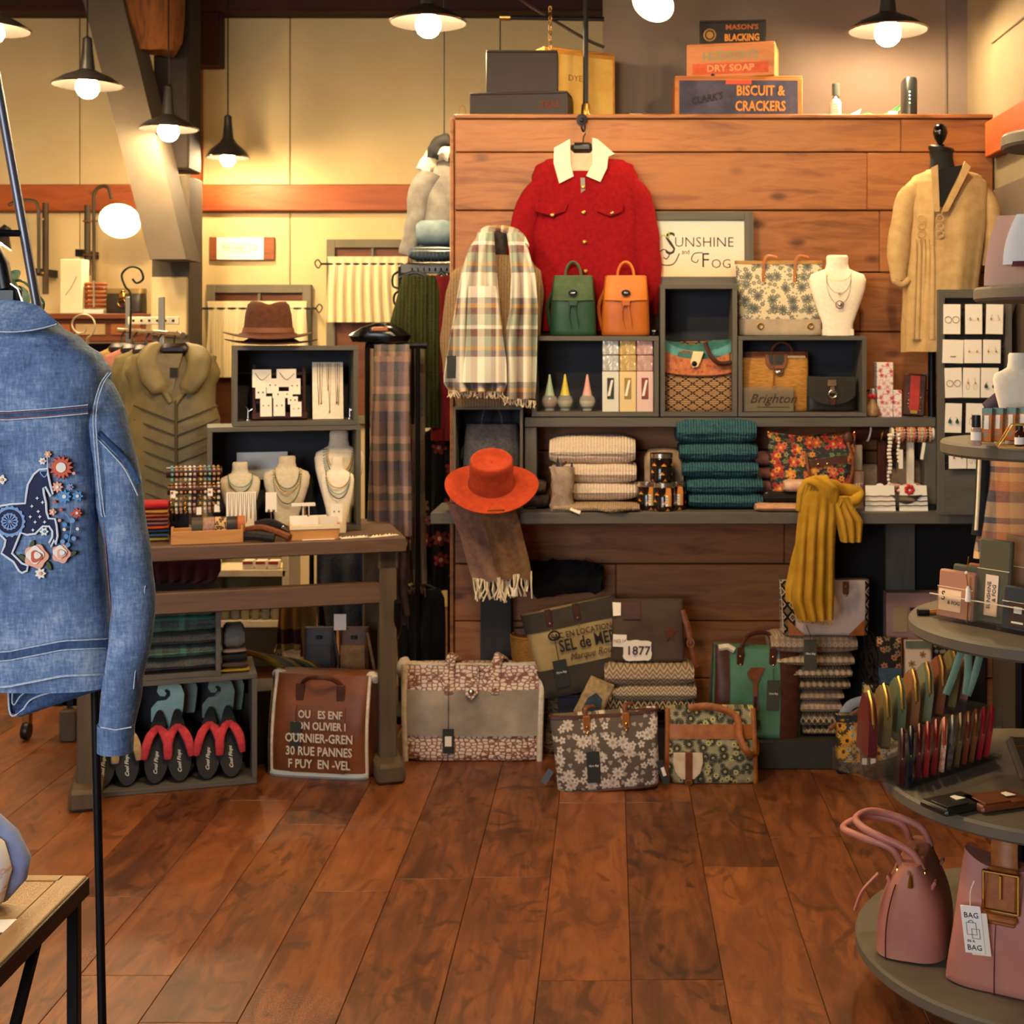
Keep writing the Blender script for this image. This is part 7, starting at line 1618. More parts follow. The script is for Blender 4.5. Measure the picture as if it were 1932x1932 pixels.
# ================================================================ BACK WALL: WINDOWS, SIGN, LAMPS, SHELF
m_fr = mottle('olive_grey_frame', '#6d6552', '#7a715c', 8, .7)
m_cur = NT('cream_striped_curtain'); t = m_cur; X, Y_, Z = t.xyz(); fx = t.m_('FRACT', t.m_('DIVIDE', t.m_('ADD', X, 20.0), .012))
m_cur = t.done(t.mix(t.step(fx, .5, .2), '#e0cb98', '#ecdcb4'), .95, 0, .1)
m_brp = wood('brown_window_board', '#5a2f18', '#7c4724', axis=0)
def wall_window(n, x0, x1, y0, y1, mid):
    Y = YB-.03; k = px(Y); a = P(x0, y1, Y); w_, h = (x1-x0)*k, (y1-y0)*k; t_ = 16*k
    o = thing('faux_window', ['olive framed faux window behind the brown hats', 'olive framed faux window beside the garment rack'][n], 'window', V(a.x+w_/2, Y, a.z))
    for sx in (-1, 1): MB().box((sx*(w_/2-t_/2), 0, h/2), (t_, .04, h), bev=.003).build('stile', m_fr, o)
    for z in (t_/2, h-t_/2): MB().box((0, 0, z), (w_-2*t_, .04, t_), bev=.003).build('rail', m_fr, o)
    MB().box((0, .0, h/2), (5*k, .03, h-2*t_), bev=.002).build('muntin', m_fr, o)
    for sx in (-1, 1): MB().box((sx*(w_/4-t_/4), .012, h/2), (w_/2-t_, .008, h-2*t_)).build('pane_board', m_brp, o)
def curtain(label, x0, x1, yt, yb_, xr0, xr1):
    Y = YB-.12; o = thing('curtain', label, 'curtain', P((x0+x1)/2, yb_, Y)); L = o.location
    sheet('curtain_cloth', m_cur, o, [(yt, x0, x1), (yt+16, x0+2, x1-2), (yt+22, x0+2, x1-2), (yb_, x0-5, x1+4)], Y, 9, .014, .003, 90, 14)
    MB().tube([P(xr0, yt+14, Y)-L, P(xr1, yt+14, Y)-L], .006, 8).build('curtain_rod', m_blackm, o)
    for x, sg in ((xr0, -1), (xr1, 1)): MB().tube(spline([P(x, yt+14, Y)-L, P(x+6*sg, yt+6, Y)-L, P(x+12*sg, yt+12, Y)-L, P(x+6*sg, yt+22, Y)-L, P(x, yt+14, Y)-L], 4), .004, 6).build('finial', m_blackm, o)
    for x in (xr0+8, xr1-8): MB().tube([P(x, yt+14, Y)-L, P(x, yt+14, Y)-L+V(0, .09, 0)], .005, 6).build('rod_bracket', m_blackm, o)
wall_window(0, 391, 588, 537, 830, 0); wall_window(1, 617, 790, 452, 800, 0)
curtain('short cream curtain on the window behind the brown hats', 391, 579, 568, 712, 382, 596)
curtain('short cream curtain on the window beside the garment rack', 618, 770, 484, 608, 606, 785)
o = thing('wall_sign', 'wooden board with white oval-script plate on the cream wall', 'sign', P(457, 490, YB-.02)); k = px(YB-.02)
MB().box((0, 0, 21*k), (122*k, .02, 43*k), bev=.002).build('board', wood('sign_board', '#6a3418', '#94512a', axis=0, sc_=2), o); MB().box((-3*k, -.011, 21*k), (88*k, .003, 42*k)).build('plate', m_paper, o)
MB().tube([(-3*k+34*k*math.cos(i*pi/12), -.013, 23*k+9*k*math.sin(i*pi/12)) for i in range(24)], .0025, 5, loop=True).build('oval', m_linen, o)
text('Heritage Co.', 13*k, plain('pale_script', '#b59a72', .8), o, (-3*k, -.0135, 23*k), shear=.35)
def gooseneck(label, px_pole, y0, y1, arm, head, d, r, Y=7.75):
    o = thing('gooseneck_lamp', label, 'lamp', P(px_pole, y1, Y)); L = o.location
    MB().tube([P(px_pole, y0, Y)-L, P(px_pole, y1, Y)-L], .017, 10).build('pole', plain('aged_iron', '#4a3c2c', .6, .4), o)
    MB().tube(spline([P(x, y, Y-.12)-L for x, y in arm], 6), .010, 8).build('arm', plain('aged_iron_arm', '#4a3c2c', .6, .4), o)
    for y in (y0+30, y1-40): MB().tube([P(px_pole-8, y, Y-.02)-L, P(arm[0][0]+8, y, Y-.12)-L], .005, 6).build('clamp', m_brass, o)
    MB().box(P(px_pole, y1-40, Y+.12)-L, (.04, .26, .04)).build('wall_bracket', m_blackm, o)
    spot_head(o, P(*head, Y-.2)-L, d, r); return o
gooseneck('lit gooseneck wall lamp left of the knee brace', 165, 387, 520, [(177, 540), (177, 400), (178, 365), (190, 352), (204, 354), (210, 375)], (226, 417), (.18, -.75, -.55), .112)
gooseneck('gooseneck wall lamp at the left edge facing away', 86, 383, 555, [(73, 515), (73, 420), (70, 385), (55, 378), (30, 380), (16, 388)], (-6, 455), (-.5, -.2, -.8), .09)
# ---- shelf cabinet at the back left
o = thing('back_cabinet', 'brown cabinet with drawers along the back wall at left', 'cabinet', V(P(180, 0, 7.45).x, 7.45, 0)); Y = 7.45; k = px(Y); zt_ = P(0, 592, Y).z
m_cab = wood('orange_brown_cabinet', '#5c2a12', '#84441e', axis=0)
MB().box((-.05, .15, zt_-.015), (310*k, .42, .03), bev=.004).build('cabinet_top', m_cab, o); MB().box((-.05, .17, zt_-.09), (300*k, .36, .12), bev=.003).build('apron', m_cab, o)
for i in range(5): MB().box((-.40+.19*i, -.015, zt_-.085), (.16, .014, .06), bev=.003).build('drawer', m_tan if i % 2 else mottle('pale_drawer', '#a98a5a', '#b99a68', 10, .6), o)
for sx in (-1, 1): MB().box((-.05+sx*145*k, .17, zt_/2-.08), (.05, .34, zt_-.16), bev=.003).build('side_panel', m_cab, o)
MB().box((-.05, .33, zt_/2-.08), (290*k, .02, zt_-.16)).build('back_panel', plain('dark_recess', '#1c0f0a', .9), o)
for z in (.25, .75): MB().box((-.05, .17, z), (285*k, .3, .025)).build('shelf_board', m_cab, o)
def boxy(name, label, cat, x, Y_, z, w_, d, h, mt, pn='body', bev=.004):
    q = thing(name, label, cat, V(P(x, 0, Y_).x, Y_, z)); MB().box((0, 0, h/2), (w_, d, h), bev=bev).build(pn, mt, q); return q
z = zt_+.0005
q = boxy('tall_carton', 'tall cream carton on the back cabinet', 'carton', 141, 7.5, z, 42*k, .1, 103*k, mottle('pale_cream_carton', '#e4d6a8', '#efe4bd', 6, .7)); MB().tube(spline([(-.03, -.052, .1), (0, -.052, .14), (.03, -.052, .2)], 4), .002, 5).build('gold_print', m_gold, q)
o = thing('bangle_stack', 'rows of amber bangles on a stand on the back cabinet', 'bracelet stand', V(P(181, 0, 7.5).x, 7.5, z)); MB().box((0, 0, .012), (.11, .09, .024), bev=.003).build('base', m_card, o)
for i in range(6):
    for sx in (-1, 1): MB().tube([(sx*.026+.028*math.cos(a), .028*math.sin(a), .042+.024*i) for a in [j*pi/7 for j in range(14)]], .009, 6, loop=True).build('bangle', plain('amber_bangle_%d%d' % (i, sx), ['#8d3c1c', '#a5542a'][i % 2], .3), o)
MB().tube([(0, -.03, .03), (0, -.03, .18)], .006, 6).build('silver_bar', m_chrome, o)
o = thing('gold_flap_purse', 'dark purse with gold flap and ring clasp on the back cabinet', 'handbag', V(P(239, 0, 7.5).x, 7.5, z)); B = Bag(70*k, 48*k, .1, .98, .6, 6); B.body('body', mottle('dark_bronze_leather', '#2a2118', '#3d3023', 20, .4), o); B.body('gold_flap', plain('gold_leather', '#8f7648', .4, .4), o, 3, v0=.8, v1=1, off=.004)
MB().sphere(B.pt(-.02, .72, .01), .022, 10, (1, .4, 1.2)).build('clasp', m_gold, o); MB().tube([B.pt(0, .42, .02)+V(.022*math.cos(i*pi/6), 0, .018*math.sin(i*pi/6)) for i in range(12)], .005, 6, loop=True).build('clasp_ring', m_gold, o)
# ================================================================ VEST RACK
m_ov = mottle('olive_nylon', '#6b5c38', '#7d6c45', 12, .55, .1)
YV = 5.75
def vest(label, x0, x1, yt, yb_, Y, mt, quilt=True, gp=None, dep=.16, hood=True):
    o = thing('puffer_vest' if quilt else 'sleeveless_top', label, 'vest', P((x0+x1)/2, yb_, Y), group=gp); L = o.location; c = (x0+x1)/2; w_ = (x1-x0)/2
    ff = (lambda th, t, z: .05*abs(math.sin(z*34+abs(math.cos(th))*5))) if quilt else (lambda th, t, z: .04*math.sin(6*th+z*5))
    rows = [(yt, c-w_*.35, c+w_*.35, .06), (yt+18, c-w_*.85, c+w_*.85, .12), (yt+50, c-w_*.95, c+w_*.9, .15), (yt+90, c-w_*.82, c+w_*.8, .16), (yt+150, c-w_*.92, c+w_*.92, .17), (yb_, c-w_, c+w_, .17)]
    if not quilt: rows = [(*r[:3], r[3]*.55) for r in rows]
    px_loft('body', mt, o, rows, Y, dep, n=48, fold=ff)
    if quilt:
        k = px(Y)
        MB().tube([P(c+4, yt+100, Y-.095)-L, P(c+4, yb_, Y-.1)-L], .006, 6).build('zip', plain('olive_zip', '#4d4228', .5), o)
        for i in range(7):
            y = yt+120+i*26
            for sg in (-1, 1): MB().tube(spline([P(c+4, y+22, Y-.094)-L, P(c+4+sg*w_*.5, y+4, Y-.088)-L, P(c+4+sg*w_*.86, y-10, Y-.055)-L], 4), .004, 5).build('quilt_seam', plain('olive_seam', '#3f3620', .7), o)
        for sg in (-1, 1): MB().tube(spline([P(x, y, Y-d)-L for x, y, d in [(c+sg*22, yt+2, .03), (c+sg*46, yt+18, .07), (c+sg*44, yt+48, .085), (c+sg*22, yt+80, .085), (c+sg*5, yt+104, .085)]], 5), [.03+.022*math.sin(pi*i/20) if i < 16 else .014 for i in range(21)], 12, flat=.6).jitter(.010, 16).build('hood_edge', mt, o, sharp=70)
        MB().prism([((P(x, y, Y)-L).x, (P(x, y, Y)-L).z) for x, y in [(c-25, yt+12), (c+28, yt+12), (c+8, yt+88), (c-2, yt+85)]], .01, (0, -.082, 0)).build('hood_lining', mottle('olive_fleece', '#75674a', '#85775a', 40, .95, .3), o)
        MB().box(P(c+0, yt+48, Y-.094)-L, (.032, .003, .04)).build('neck_label', m_ink, o)
    b = MB().box(P(c+2, yt+4, Y-.06)-L, (.12, .05, .05), bev=.018); b.tube([P(c, yt-2, Y-.02)-L, P(c+2, yt-22, Y)-L, P(c+8, yt-30, Y)-L], .004, 6); b.build('hanger', plain('dark_brown_hanger', '#1c0d0c', .35), o)
    return o
vest('olive quilted hooded vest at the front of the vest rack', 236, 420, 655, 950, YV, m_ov)
for i, (dx, c1, c2, lb) in enumerate([(-24, '#77683f', '#897a50', 'olive vest hanging second on the vest rack'), (-44, '#6d6038', '#7d7048', 'dull olive top hanging third on the vest rack'), (-64, '#9a5f4c', '#b07460', 'salmon pink top hanging fourth on the vest rack'), (-84, '#96753c', '#a98a50', 'ochre top hanging at the back of the vest rack')]):
    vest(lb, 250+dx, 400+dx*1.3, 660-2*i, 930, YV+.12*(i+1), mottle('jersey_%d' % i, c1, c2, 20, .85), False, 'tops on the vest rack')
o = thing('vest_rack', 'chrome garment rack carrying the olive vests', 'garment rack', V(P(290, 0, YV).x, YV+.3, 0)); L = o.location
zr = P(0, 632, YV).z
MB().tube([P(345, 632, YV-.05)-L, P(225, 622, YV+.65)-L], .012, 10).build('rail', m_chrome, o)
for x, Y in ((243, YV+.62), (305, YV+.35)): MB().box(V(P(x, 0, Y).x, Y, P(0, 560, Y).z/2)-L, (.024, .024, P(0, 560, Y).z), bev=.002).build('upright', plain('grey_steel', '#8b8377', .4, .6), o)
MB().box(P(290, 605, YV+.4)-L, (95*px(YV+.4), .02, .035), bev=.003).build('slotted_bar', m_linen, o)
for i in range(6): MB().lathe([(.0005, 0), (.006, 0), (.006, .003)], 8, Matrix.Translation(P(252+15*i, 605, YV+.385)-L) @ Matrix.Rotation(pi/2, 4, 'X')).build('slot', m_blackm, o)
MB().tube(spline([P(x, y, YV+.3)-L for x, y in [(245, 640), (247, 560), (236, 540), (230, 518), (245, 504), (264, 508), (270, 526), (258, 534), (250, 526)]], 6), .005, 6).build('scroll_top', m_blackm, o)
for x in (243, 305): MB().box(V(P(x, 0, YV+.4).x, YV+.45, .02)-L, (.04, .6, .04), bev=.006).build('foot', m_blackm, o)
o = thing('scroll_hook', 'pale wire scroll hook hanging by the back cabinet', 'hook', P(158, 640, 5.9)); L = o.location
MB().tube(spline([P(x, y, 5.9)-L for x, y in [(165, 638), (177, 625), (177, 604), (160, 593), (141, 600), (136, 615), (146, 628), (160, 626), (163, 614)]], 6), .004, 6).build('wire', plain('pale_wire', '#b9a988', .4, .5), o); MB().tube([P(165, 638, 5.9)-L, V(P(165, 0, 5.9).x, 5.9, 0)-L], .006, 6).build('stand_rod', m_chrome, o)
# ================================================================ CENTRAL GARMENT RACK
YG = 5.75
o = thing('garment_rack', 'grey metal garment rack with scroll side left of the partition', 'garment rack', V(P(800, 0, YG).x, YG, 0)); L = o.location
MB().box(P(805, 507, YG)-L, (100*px(YG), .025, .04), bev=.003).build('rail', plain('gunmetal', '#55534f', .45, .6), o)
for x in (757, 850): MB().tube([P(x, 503, YG)-L, V(P(x, 0, YG).x, YG, 0)-L], .013, 10).build('upright', m_blackm, o)
MB().tube(spline([P(x, y, YG)-L for x, y in [(757, 510), (742, 520), (742, 540), (757, 546), (745, 555), (744, 572), (756, 582)]], 5), .005, 6).build('scroll', m_blackm, o)
MB().box(V(P(803, 0, YG).x, YG, .02)-L, (.34, .5, .03), bev=.006).build('base', m_blackm, o)
for i in range(7): MB().tube(arc(P(778+11*i, 512, YG)-L, .016, -.4, pi, 8, 'yz'), .004, 6).build('hanger_hook', m_black, o)
o = thing('wire_basket', 'wire basket on the garment rack holding folded jeans', 'basket', P(815, 497, YG)); L = o.location; k = px(YG)
for y in (468, 474, 496): MB().tube([P(776, y, YG-.1)-L, P(858, y, YG-.1)-L], .003, 6).build('wire_rail', m_chrome, o)
for i in range(12): MB().tube([P(777+7.2*i, 468, YG-.1)-L, P(777+7.2*i, 496, YG-.1)-L, P(777+7.2*i, 496, YG+.1)-L], .0014, 5).build('wire', m_blackm, o)
m_den2 = denim('faded_denim', '#56616a', '#7d878c', '#a5a7a4'); m_den3 = denim('blue_jeans', '#3d4a55', '#576873', '#74848c')
folded('folded_jeans', 'folded blue jeans inside the wire basket', 'jeans', m_den3, P(815, 494, YG)+V(0, 0, .002), 76*k, .17, 28*k, 131, crease=False)
folded('folded_jeans', 'pale folded jeans with tan belt above the wire basket', 'jeans', mottle('pale_teal_denim', '#6d8088', '#8da0a2', 20, .9), P(822, 465, YG)+V(0, 0, .002), 66*k, .16, 48*k, 132, crease=False)
m_dj = mottle('washed_grey_denim', '#7d766f', '#9a938a', 20, .9, .3)
o = thing('grey_denim_jacket', 'washed grey denim jacket with shearling hood at the rack top', 'jacket', P(820, 490, YG+.2)); L = o.location; Y = YG+.12
px_loft('body', m_dj, o, [(300, 815, 870, .12), (325, 800, 880, .2), (380, 788, 890, .22), (450, 782, 890, .22), (488, 782, 890, .2)], Y, .2, jit=.012, fold=lambda th, t, z: .05*math.sin(7*th+z*8))
b = MB(); sleeve(b, [P(x, y, Y-.08)-L for x, y in [(812, 325), (795, 360), (782, 420), (768, 480)]], [.05, .05, .045, .035], flat=.9, fold=.012, seed=2); b.build('sleeve', m_dj, o, sharp=70)
MB().tube(spline([P(x, y, Y-.09)-L for x, y in [(800, 325), (812, 300), (830, 288), (850, 290)]], 5), .035, 10).jitter(.012, 30).build('shearling_hood', m_sherpa, o)
MB().tube(spline([P(x, y, Y-.1)-L for x, y in [(815, 300), (825, 275), (850, 262)]], 5), .03, 10).jitter(.01, 30).build('dark_collar', m_ink, o)
b = MB(); b.tube([P(835, 285, Y)-L, P(838, 262, Y)-L], .004, 6).tube([P(838, 262, Y)-L, P(838, 262, Y)-L+V(0, 0, ZC-P(0, 262, Y).z)], .003, 6); b.build('hanging_cord', m_black, o)
m_grn = knit('olive_rib_knit', '#2b2d14', '#454826', .016); m_rd = mottle('crimson_knit', '#650f12', '#7d1519', 40, .95)
def hung(label, x0, x1, y0, y1, Y, mt, folds=4, cat='garment', name='hanging_garment', extra=None, gp='clothes on the central rack', am=.02):
    o = thing(name, label, cat, P((x0+x1)/2, y0, Y), group=gp)
    sheet('front_cloth', mt, o, extra or [(y0, x0+8, x1-8), (y0+18, x0, x1), (y1, x0, x1)], Y, folds, am, .02, nu=folds*8, bulge=.03); sheet('back_cloth', mt, o, extra or [(y0, x0+8, x1-8), (y0+18, x0, x1), (y1, x0, x1)], Y+.07, folds, am*.6, .01, nu=folds*6)
    MB().tube(spline([P(x0+10, y0+2, Y+.03)-o.location, P((x0+x1)/2, y0-8, Y+.03)-o.location, P(x1-10, y0+2, Y+.03)-o.location], 4), .008, 7).build('hanger', m_black, o); return o
hung('olive ribbed cardigan hanging on the central rack', 742, 822, 522, 806, 5.62, m_grn, 4, 'cardigan', 'olive_cardigan', [(522, 768, 815), (545, 757, 822), (610, 738, 824), (660, 752, 825), (806, 758, 826)])
hung('crimson knit hanging beside the olive cardigan', 814, 852, 522, 830, 5.66, m_rd, 2, 'sweater', 'crimson_sweater')
m_tpl = plaid('muted_rose_plaid', [(0, '#5c4a58'), (.25, '#a07a66'), (.5, '#3a4a3c'), (.65, '#7a5f6a'), (.85, '#b08a72')], [(0, '#6a4a50'), (.3, '#3a3654'), (.5, '#a0785e'), (.7, '#3a4a3c'), (.85, '#b28a74')], (.11, .19))
m_tp2 = plaid('muted_red_plaid', [(0, '#4a1a1c'), (.4, '#3a3a2c'), (.7, '#5c4a38')], [(0, '#5a1a1c'), (.4, '#6a5a40'), (.7, '#26302c')], (.12, .3))
o = thing('scarf_ladder', 'dark scarf stand behind the table corner carrying plaid scarves', 'scarf stand', V(P(738, 0, 5.35).x, 5.35, 0)); L = o.location
MB().tube([P(690, 652, 5.35)-L, P(806, 652, 5.35)-L], .012, 8).build('rail', m_blackm, o)
for x in (693, 788): MB().tube([P(x, 652, 5.35)-L, V(P(x, 0, 5.35).x, 5.35, 0)-L], .01, 8).build('post', m_blackm, o)
o = thing('black_handbag', 'black and orange handbag perched on top of the scarf stand', 'handbag', P(717, 648, 5.36)); MB().loft([(0, 0, .005, .11, .05), (0, 0, .03, .12, .06), (0, 0, .06, .08, .05), (.01, 0, .08, .04, .03)], 20).jitter(.008, 20).build('bag_body', plain('black_patent', '#0e0c0c', .2), o); MB().box((.01, -.055, .055), (.06, .01, .018), bev=.004).build('orange_band', plain('orange_trim', '#a35a20', .4), o)
for i, (x0, x1, y0, y1, Y, mt, lb) in enumerate([(702, 772, 672, 1010, 5.28, m_tpl, 'rose and navy plaid scarf hanging from the scarf stand'), (758, 800, 800, 1100, 5.45, m_tp2, 'red and olive plaid scarf hanging behind the rose one'), (722, 768, 1000, 1160, 5.32, mottle('dusty_mauve_wool', '#3a2a2c', '#55403f', 20, .95), 'dusty mauve scarf end below the rose plaid scarf')]):
    o = thing('plaid_scarf_long', lb, 'scarf', P((x0+x1)/2, y0, Y), group='scarves on the stand')
    if i == 1: MB().tube([P(779, 650, 5.35)-o.location, P(779, 800, 5.45)-o.location], .006, 6).build('hanging_loop', m_blackm, o)
    sheet('cloth', mt, o, [(y0, x0+4, x1), (y0+120, x0-3, x1-2), (y1, x0-10+i*6, x1+4)], Y, 3, .02, .006, nu=30)
    if i < 2: sheet('top_fold', mt, o, [(650, x0+4, x1), (y0+20, x0+4, x1)], Y+.03, 3, .01, .006)
    fringe(mt, o, x0-8, x1+2, y1, y1, Y, 18, .05, .002, .01)
m_dkf = flowers('black_red_floral', '#0c0a0b', [(13, 6, .42, .5, ['#7a2a28', '#6d4438', '#8a5a4a'], '#c09070')], .9)
hung('black dress with red flowers hanging beside the partition', 795, 853, 815, 1110, 5.7, m_dkf, 3, 'dress', 'floral_dress')
hung('black trousers hanging low beside the partition', 752, 832, 1110, 1290, 5.6, plain('black_twill', '#0d0d11', .95), 4, 'trousers', 'black_trousers')
o = thing('rolling_rack_base', 'brass-toned rolling rack base with black caster behind the denim hem', 'garment rack', V(P(100, 0, 5.3).x, 5.3, 0)); L = o.location
for x in (125, 145): MB().box(V(P(x, 0, 5.3).x, 5.3, .36)-L, (.022, .03, .62), bev=.003).build('upright', m_brass, o)
MB().box(V(P(95, 0, 5.3).x, 5.3, .145)-L, (.24, .03, .035), bev=.003).build('base_rail', m_blackm, o); MB().box(V(P(135, 0, 5.3).x, 5.3, .06)-L, (.06, .1, .12), bev=.006).build('foot_block', m_tl, o)
MB().lathe([(.0005, -.012), (.032, -.012), (.036, 0), (.032, .012), (.0005, .012)], 16, Matrix.Translation(V(P(54, 0, 5.3).x, 5.28, .037)-L) @ Matrix.Rotation(pi/2, 4, 'Y')).build('caster_wheel', m_black, o); MB().box(V(P(54, 0, 5.3).x, 5.29, .095)-L, (.03, .03, .07), bev=.004).build('caster_fork', m_brass, o)
# ================================================================ FOREGROUND LEFT: DENIM JACKET ON A RACK
YJ = 2.1; kj = px(YJ)
m_den = denim('blue_denim', '#3b4c6c', '#667c9f', '#a6b4c8'); m_dend = denim('dark_denim', '#22304c', '#364a6c', '#566a8c')
m_thr = mottle('pale_thread', '#9fb0c4', '#c9d2dc', 200, .9); m_thr2 = mottle('rust_thread', '#6b4a52', '#8a6264', 200, .9)
o = thing('denim_jacket', 'blue denim jacket with embroidered horse hanging in the left foreground', 'jacket', P(18, 1250, YJ)); L = o.location
def J(x, y, d=0): return P(x, y, YJ+d)-L
def bodyd(x, y):   # front surface offset of the back panel
    u = min(1, abs((x-18)/190)); return -.068*(1-u**4)**.5-.003
rows = [(592, -40, 76, .05), (612, -70, 106, .08), (640, -112, 148, .11), (672, -146, 182, .125), (700, -160, 196, .13), (740, -160, 196, .14), (800, -152, 188, .145), (960, -158, 194, .145), (1100, -170, 206, .145), (1215, -178, 214, .14), (1262, -184, 220, .135), (1288, -184, 220, .13)]
px_loft('body', m_den, o, rows, YJ, .14, n=64, p=4, fold=lambda th, t, z: .015*math.sin(4*th+z*17), jit=.004, jsc=9)
for sg in (1, -1):
    f = lambda x: 18+sg*(x-18)
    b = MB(); sleeve(b, [J(f(x), y, d) for x, y, d in [(136, 682, .01), (177, 738, .005), (206, 830, -.005), (229, 950, -.015), (246, 1070, -.025), (250, 1150, -.03), (240, 1240, -.03), (226, 1320, -.02), (218, 1372, -.02)]], [.020, .0315, .0325, .034, .0325, .031, .029, .0275, .026], n=20, flat=1.05, fold=.006, seed=3+sg); b.build('sleeve', m_den, o, sharp=70)
    MB().tube([J(f(219), 1366, -.02), J(f(217), 1418, -.02)], [.0275, .026], 20, flat=1.0).build('cuff', m_den, o)
    MB().tube([J(f(190), 1372, -.046), J(f(218), 1377, -.049), J(f(248), 1372, -.046)], .0012, 5).build('cuff_stitch', m_thr, o)
    for dx, mt in ((0, m_thr), (9, m_thr)):
        MB().tube(spline([J(f(x+dx*.6), y, -.050) for x, y in [(204, 703), (188, 728), (176, 780), (180, 860), (190, 960), (194, 975)]], 6), .0011, 5).build('armhole_stitch', mt, o)
    MB().tube(spline([J(f(x), y, -.045) for x, y in [(178, 822), (205, 850), (235, 885), (260, 935)]], 6), .0012, 5).build('sleeve_stitch', m_thr, o)
    MB().tube(spline([J(f(x), y, -.043) for x, y in [(186, 816), (212, 842), (242, 875), (262, 912)]], 6), .0040, 5, flat=.3).build('sleeve_welt', m_dend, o)
    MB().tube(spline([J(f(x), y, -.048) for x, y in [(196, 985), (203, 1080), (212, 1180), (214, 1210)]], 6), .0012, 5).build('side_stitch', m_thr2, o)
    MB().tube(spline([J(f(x), y, -.048) for x, y in [(274, 1105), (262, 1200), (252, 1300)]], 6), .001, 5).build('sleeve_seam', m_thr, o)
def band(name, pts, wpx, mt, off=-.004, n=24, th=.003):
    """welt following the back panel: pts (x, y) centre line"""
    def f(a, c):
        q = lerp_rows([(i/(len(pts)-1), *p) for i, p in enumerate(pts)], a); x, y = q[1], q[2]+(c-.5)*wpx
        return J(x, y, bodyd(x, y)+off)
    return MB().grid(f, n, 2, th).build(name, mt, o, sharp=60)
def stitch(pts, mt, off=-.0075, r=.0011, n=30):
    q = [lerp_rows([(i/(len(pts)-1), *p) for i, p in enumerate(pts)], j/n) for j in range(n+1)]
    MB().tube([J(a[1], a[2], bodyd(a[1], a[2])+off) for a in q], r, 5).build('stitch_line', mt, o)
yk = [(-130, 775), (-60, 784), (18, 784), (90, 779), (166, 772)]
band('yoke_welt', yk, 17, m_dend)
for dy, mt in ((-8, m_thr), (-4, m_thr2), (5, m_thr2), (8, m_thr)): stitch([(x, y+dy) for x, y in yk], mt)
hm = [(-180, 1228), (-90, 1246), (18, 1238), (120, 1218), (218, 1214)]
band('waistband', [(x, y+32) for x, y in hm], 52, m_den, -.005); band('waist_welt', hm, 18, m_dend, -.008)
for dy in (-9, 8): stitch([(x, y+dy) for x, y in hm], m_thr, -.0125)
stitch([(x, y+57) for x, y in hm], m_thr, -.010, .0018)
MB().sphere(J(221, 1239, -.05), .004, 8).build('copper_rivet', plain('copper', '#b5653f', .3, 1), o)
# collar
def cf(a, c):
    x = -62+ (160)*a; u = (x-18)/80; yt_, yb2 = 570+14*u*u, 612+26*(1-u*u)*.6
    xx = 18+(x-18)*(.72+.42*c); return J(xx, yt_+(yb2-yt_)*c, -.045-.035*c*(1-.5*u*u))
MB().grid(cf, 24, 6, .005).build('collar', m_den, o, sharp=60)
for c_, mt, r in ((.97, m_thr, .0018), (.86, m_thr2, .0012), (.72, m_thr2, .0012)): MB().tube([Vector(cf(i/20, c_))+V(0, -.002, 0) for i in range(21)], r, 5).build('collar_stitch', mt, o)
MB().grid(lambda a, c: Vector(cf(a, .74+.1*c))+V(0, -.0012, 0), 24, 2, .001).build('collar_welt', m_dend, o)
# front panel hem showing below
sheet('front_hem', m_dend, o, [(1255, 15, 222), (1290, 16, 215), (1310, 17, 150), (1345, 19, 40)], YJ+.055, 1, .006, .005)
ptube('front_hem_stitch', m_thr, o, [(15, 1290), (20, 1348), (42, 1340), (62, 1318), (120, 1300), (222, 1278)], YJ+.046, .0016)
ptube('front_placket_stitch', m_thr, o, [(24, 1300), (26, 1330), (60, 1300), (200, 1272)], YJ+.045, .0012)
# embroidery
def plate(name, pts, mt, off=-.003, th=.002):
    n = len(pts); a = [J(x, y, bodyd(x, y)+off-th) for x, y in pts]; c = [q+V(0, th*2, 0) for q in a]
    MB().add(a+c, [tuple(range(n)), tuple(range(2*n-1, n-1, -1))]+[(i, i+n, (i+1) % n+n, (i+1) % n) for i in range(n)]).build(name, mt, o)
m_navy = mottle('navy_satin', '#10153a', '#1a2048', 60, .7); m_wth = plain('white_embroidery', '#dfe4ec', .8)
hs = [(90, 884), (74.5, 886), (64, 895), (53, 914), (50.5, 929), (48, 949.6), (23, 951), (3, 954), (-10, 962), (-16, 985), (0, 1008), (11, 1019), (9, 1030), (3, 1044), (26, 1060), (36, 1077), (42, 1081), (51, 1077), (53, 1067), (42, 1063), (23, 1044), (31, 1025), (39, 1005), (51, 1009), (67, 1007), (81, 993), (93, 993), (99, 1002), (99, 1013), (93, 1024), (96, 1032), (103, 1018), (105, 1027), (109, 1011), (107, 991), (104, 979), (92, 978), (88, 966), (87, 948), (83, 931), (82, 921), (86, 918), (96, 937), (100, 932), (95, 914), (91, 895)]
plate('horse', hs, m_navy)
MB().tube([J(x, y, bodyd(x, y)-.006) for x, y in hs], .0017, 6, loop=True).build('horse_outline', m_wth, o)
def circ(x, y, r, mt, name, n=20, pet=0, amp=0, off=-.004, rot=0): plate(name, [(x+r*(1+amp*math.cos(pet*a+rot))*math.cos(a), y+r*(1+amp*math.cos(pet*a+rot))*math.sin(a)) for a in [i*2*pi/n for i in range(n)]], mt, off)
m_lb = plain('light_blue_thread', '#7f9cc6', .8); m_org = plain('coral_thread', '#cf5f45', .8); m_pch = plain('peach_thread', '#e8a78d', .8); m_bl2 = plain('sky_thread', '#5c93c4', .8); m_olv = plain('olive_thread', '#4f5233', .8); m_iv = plain('ivory_thread', '#eee2d2', .8)
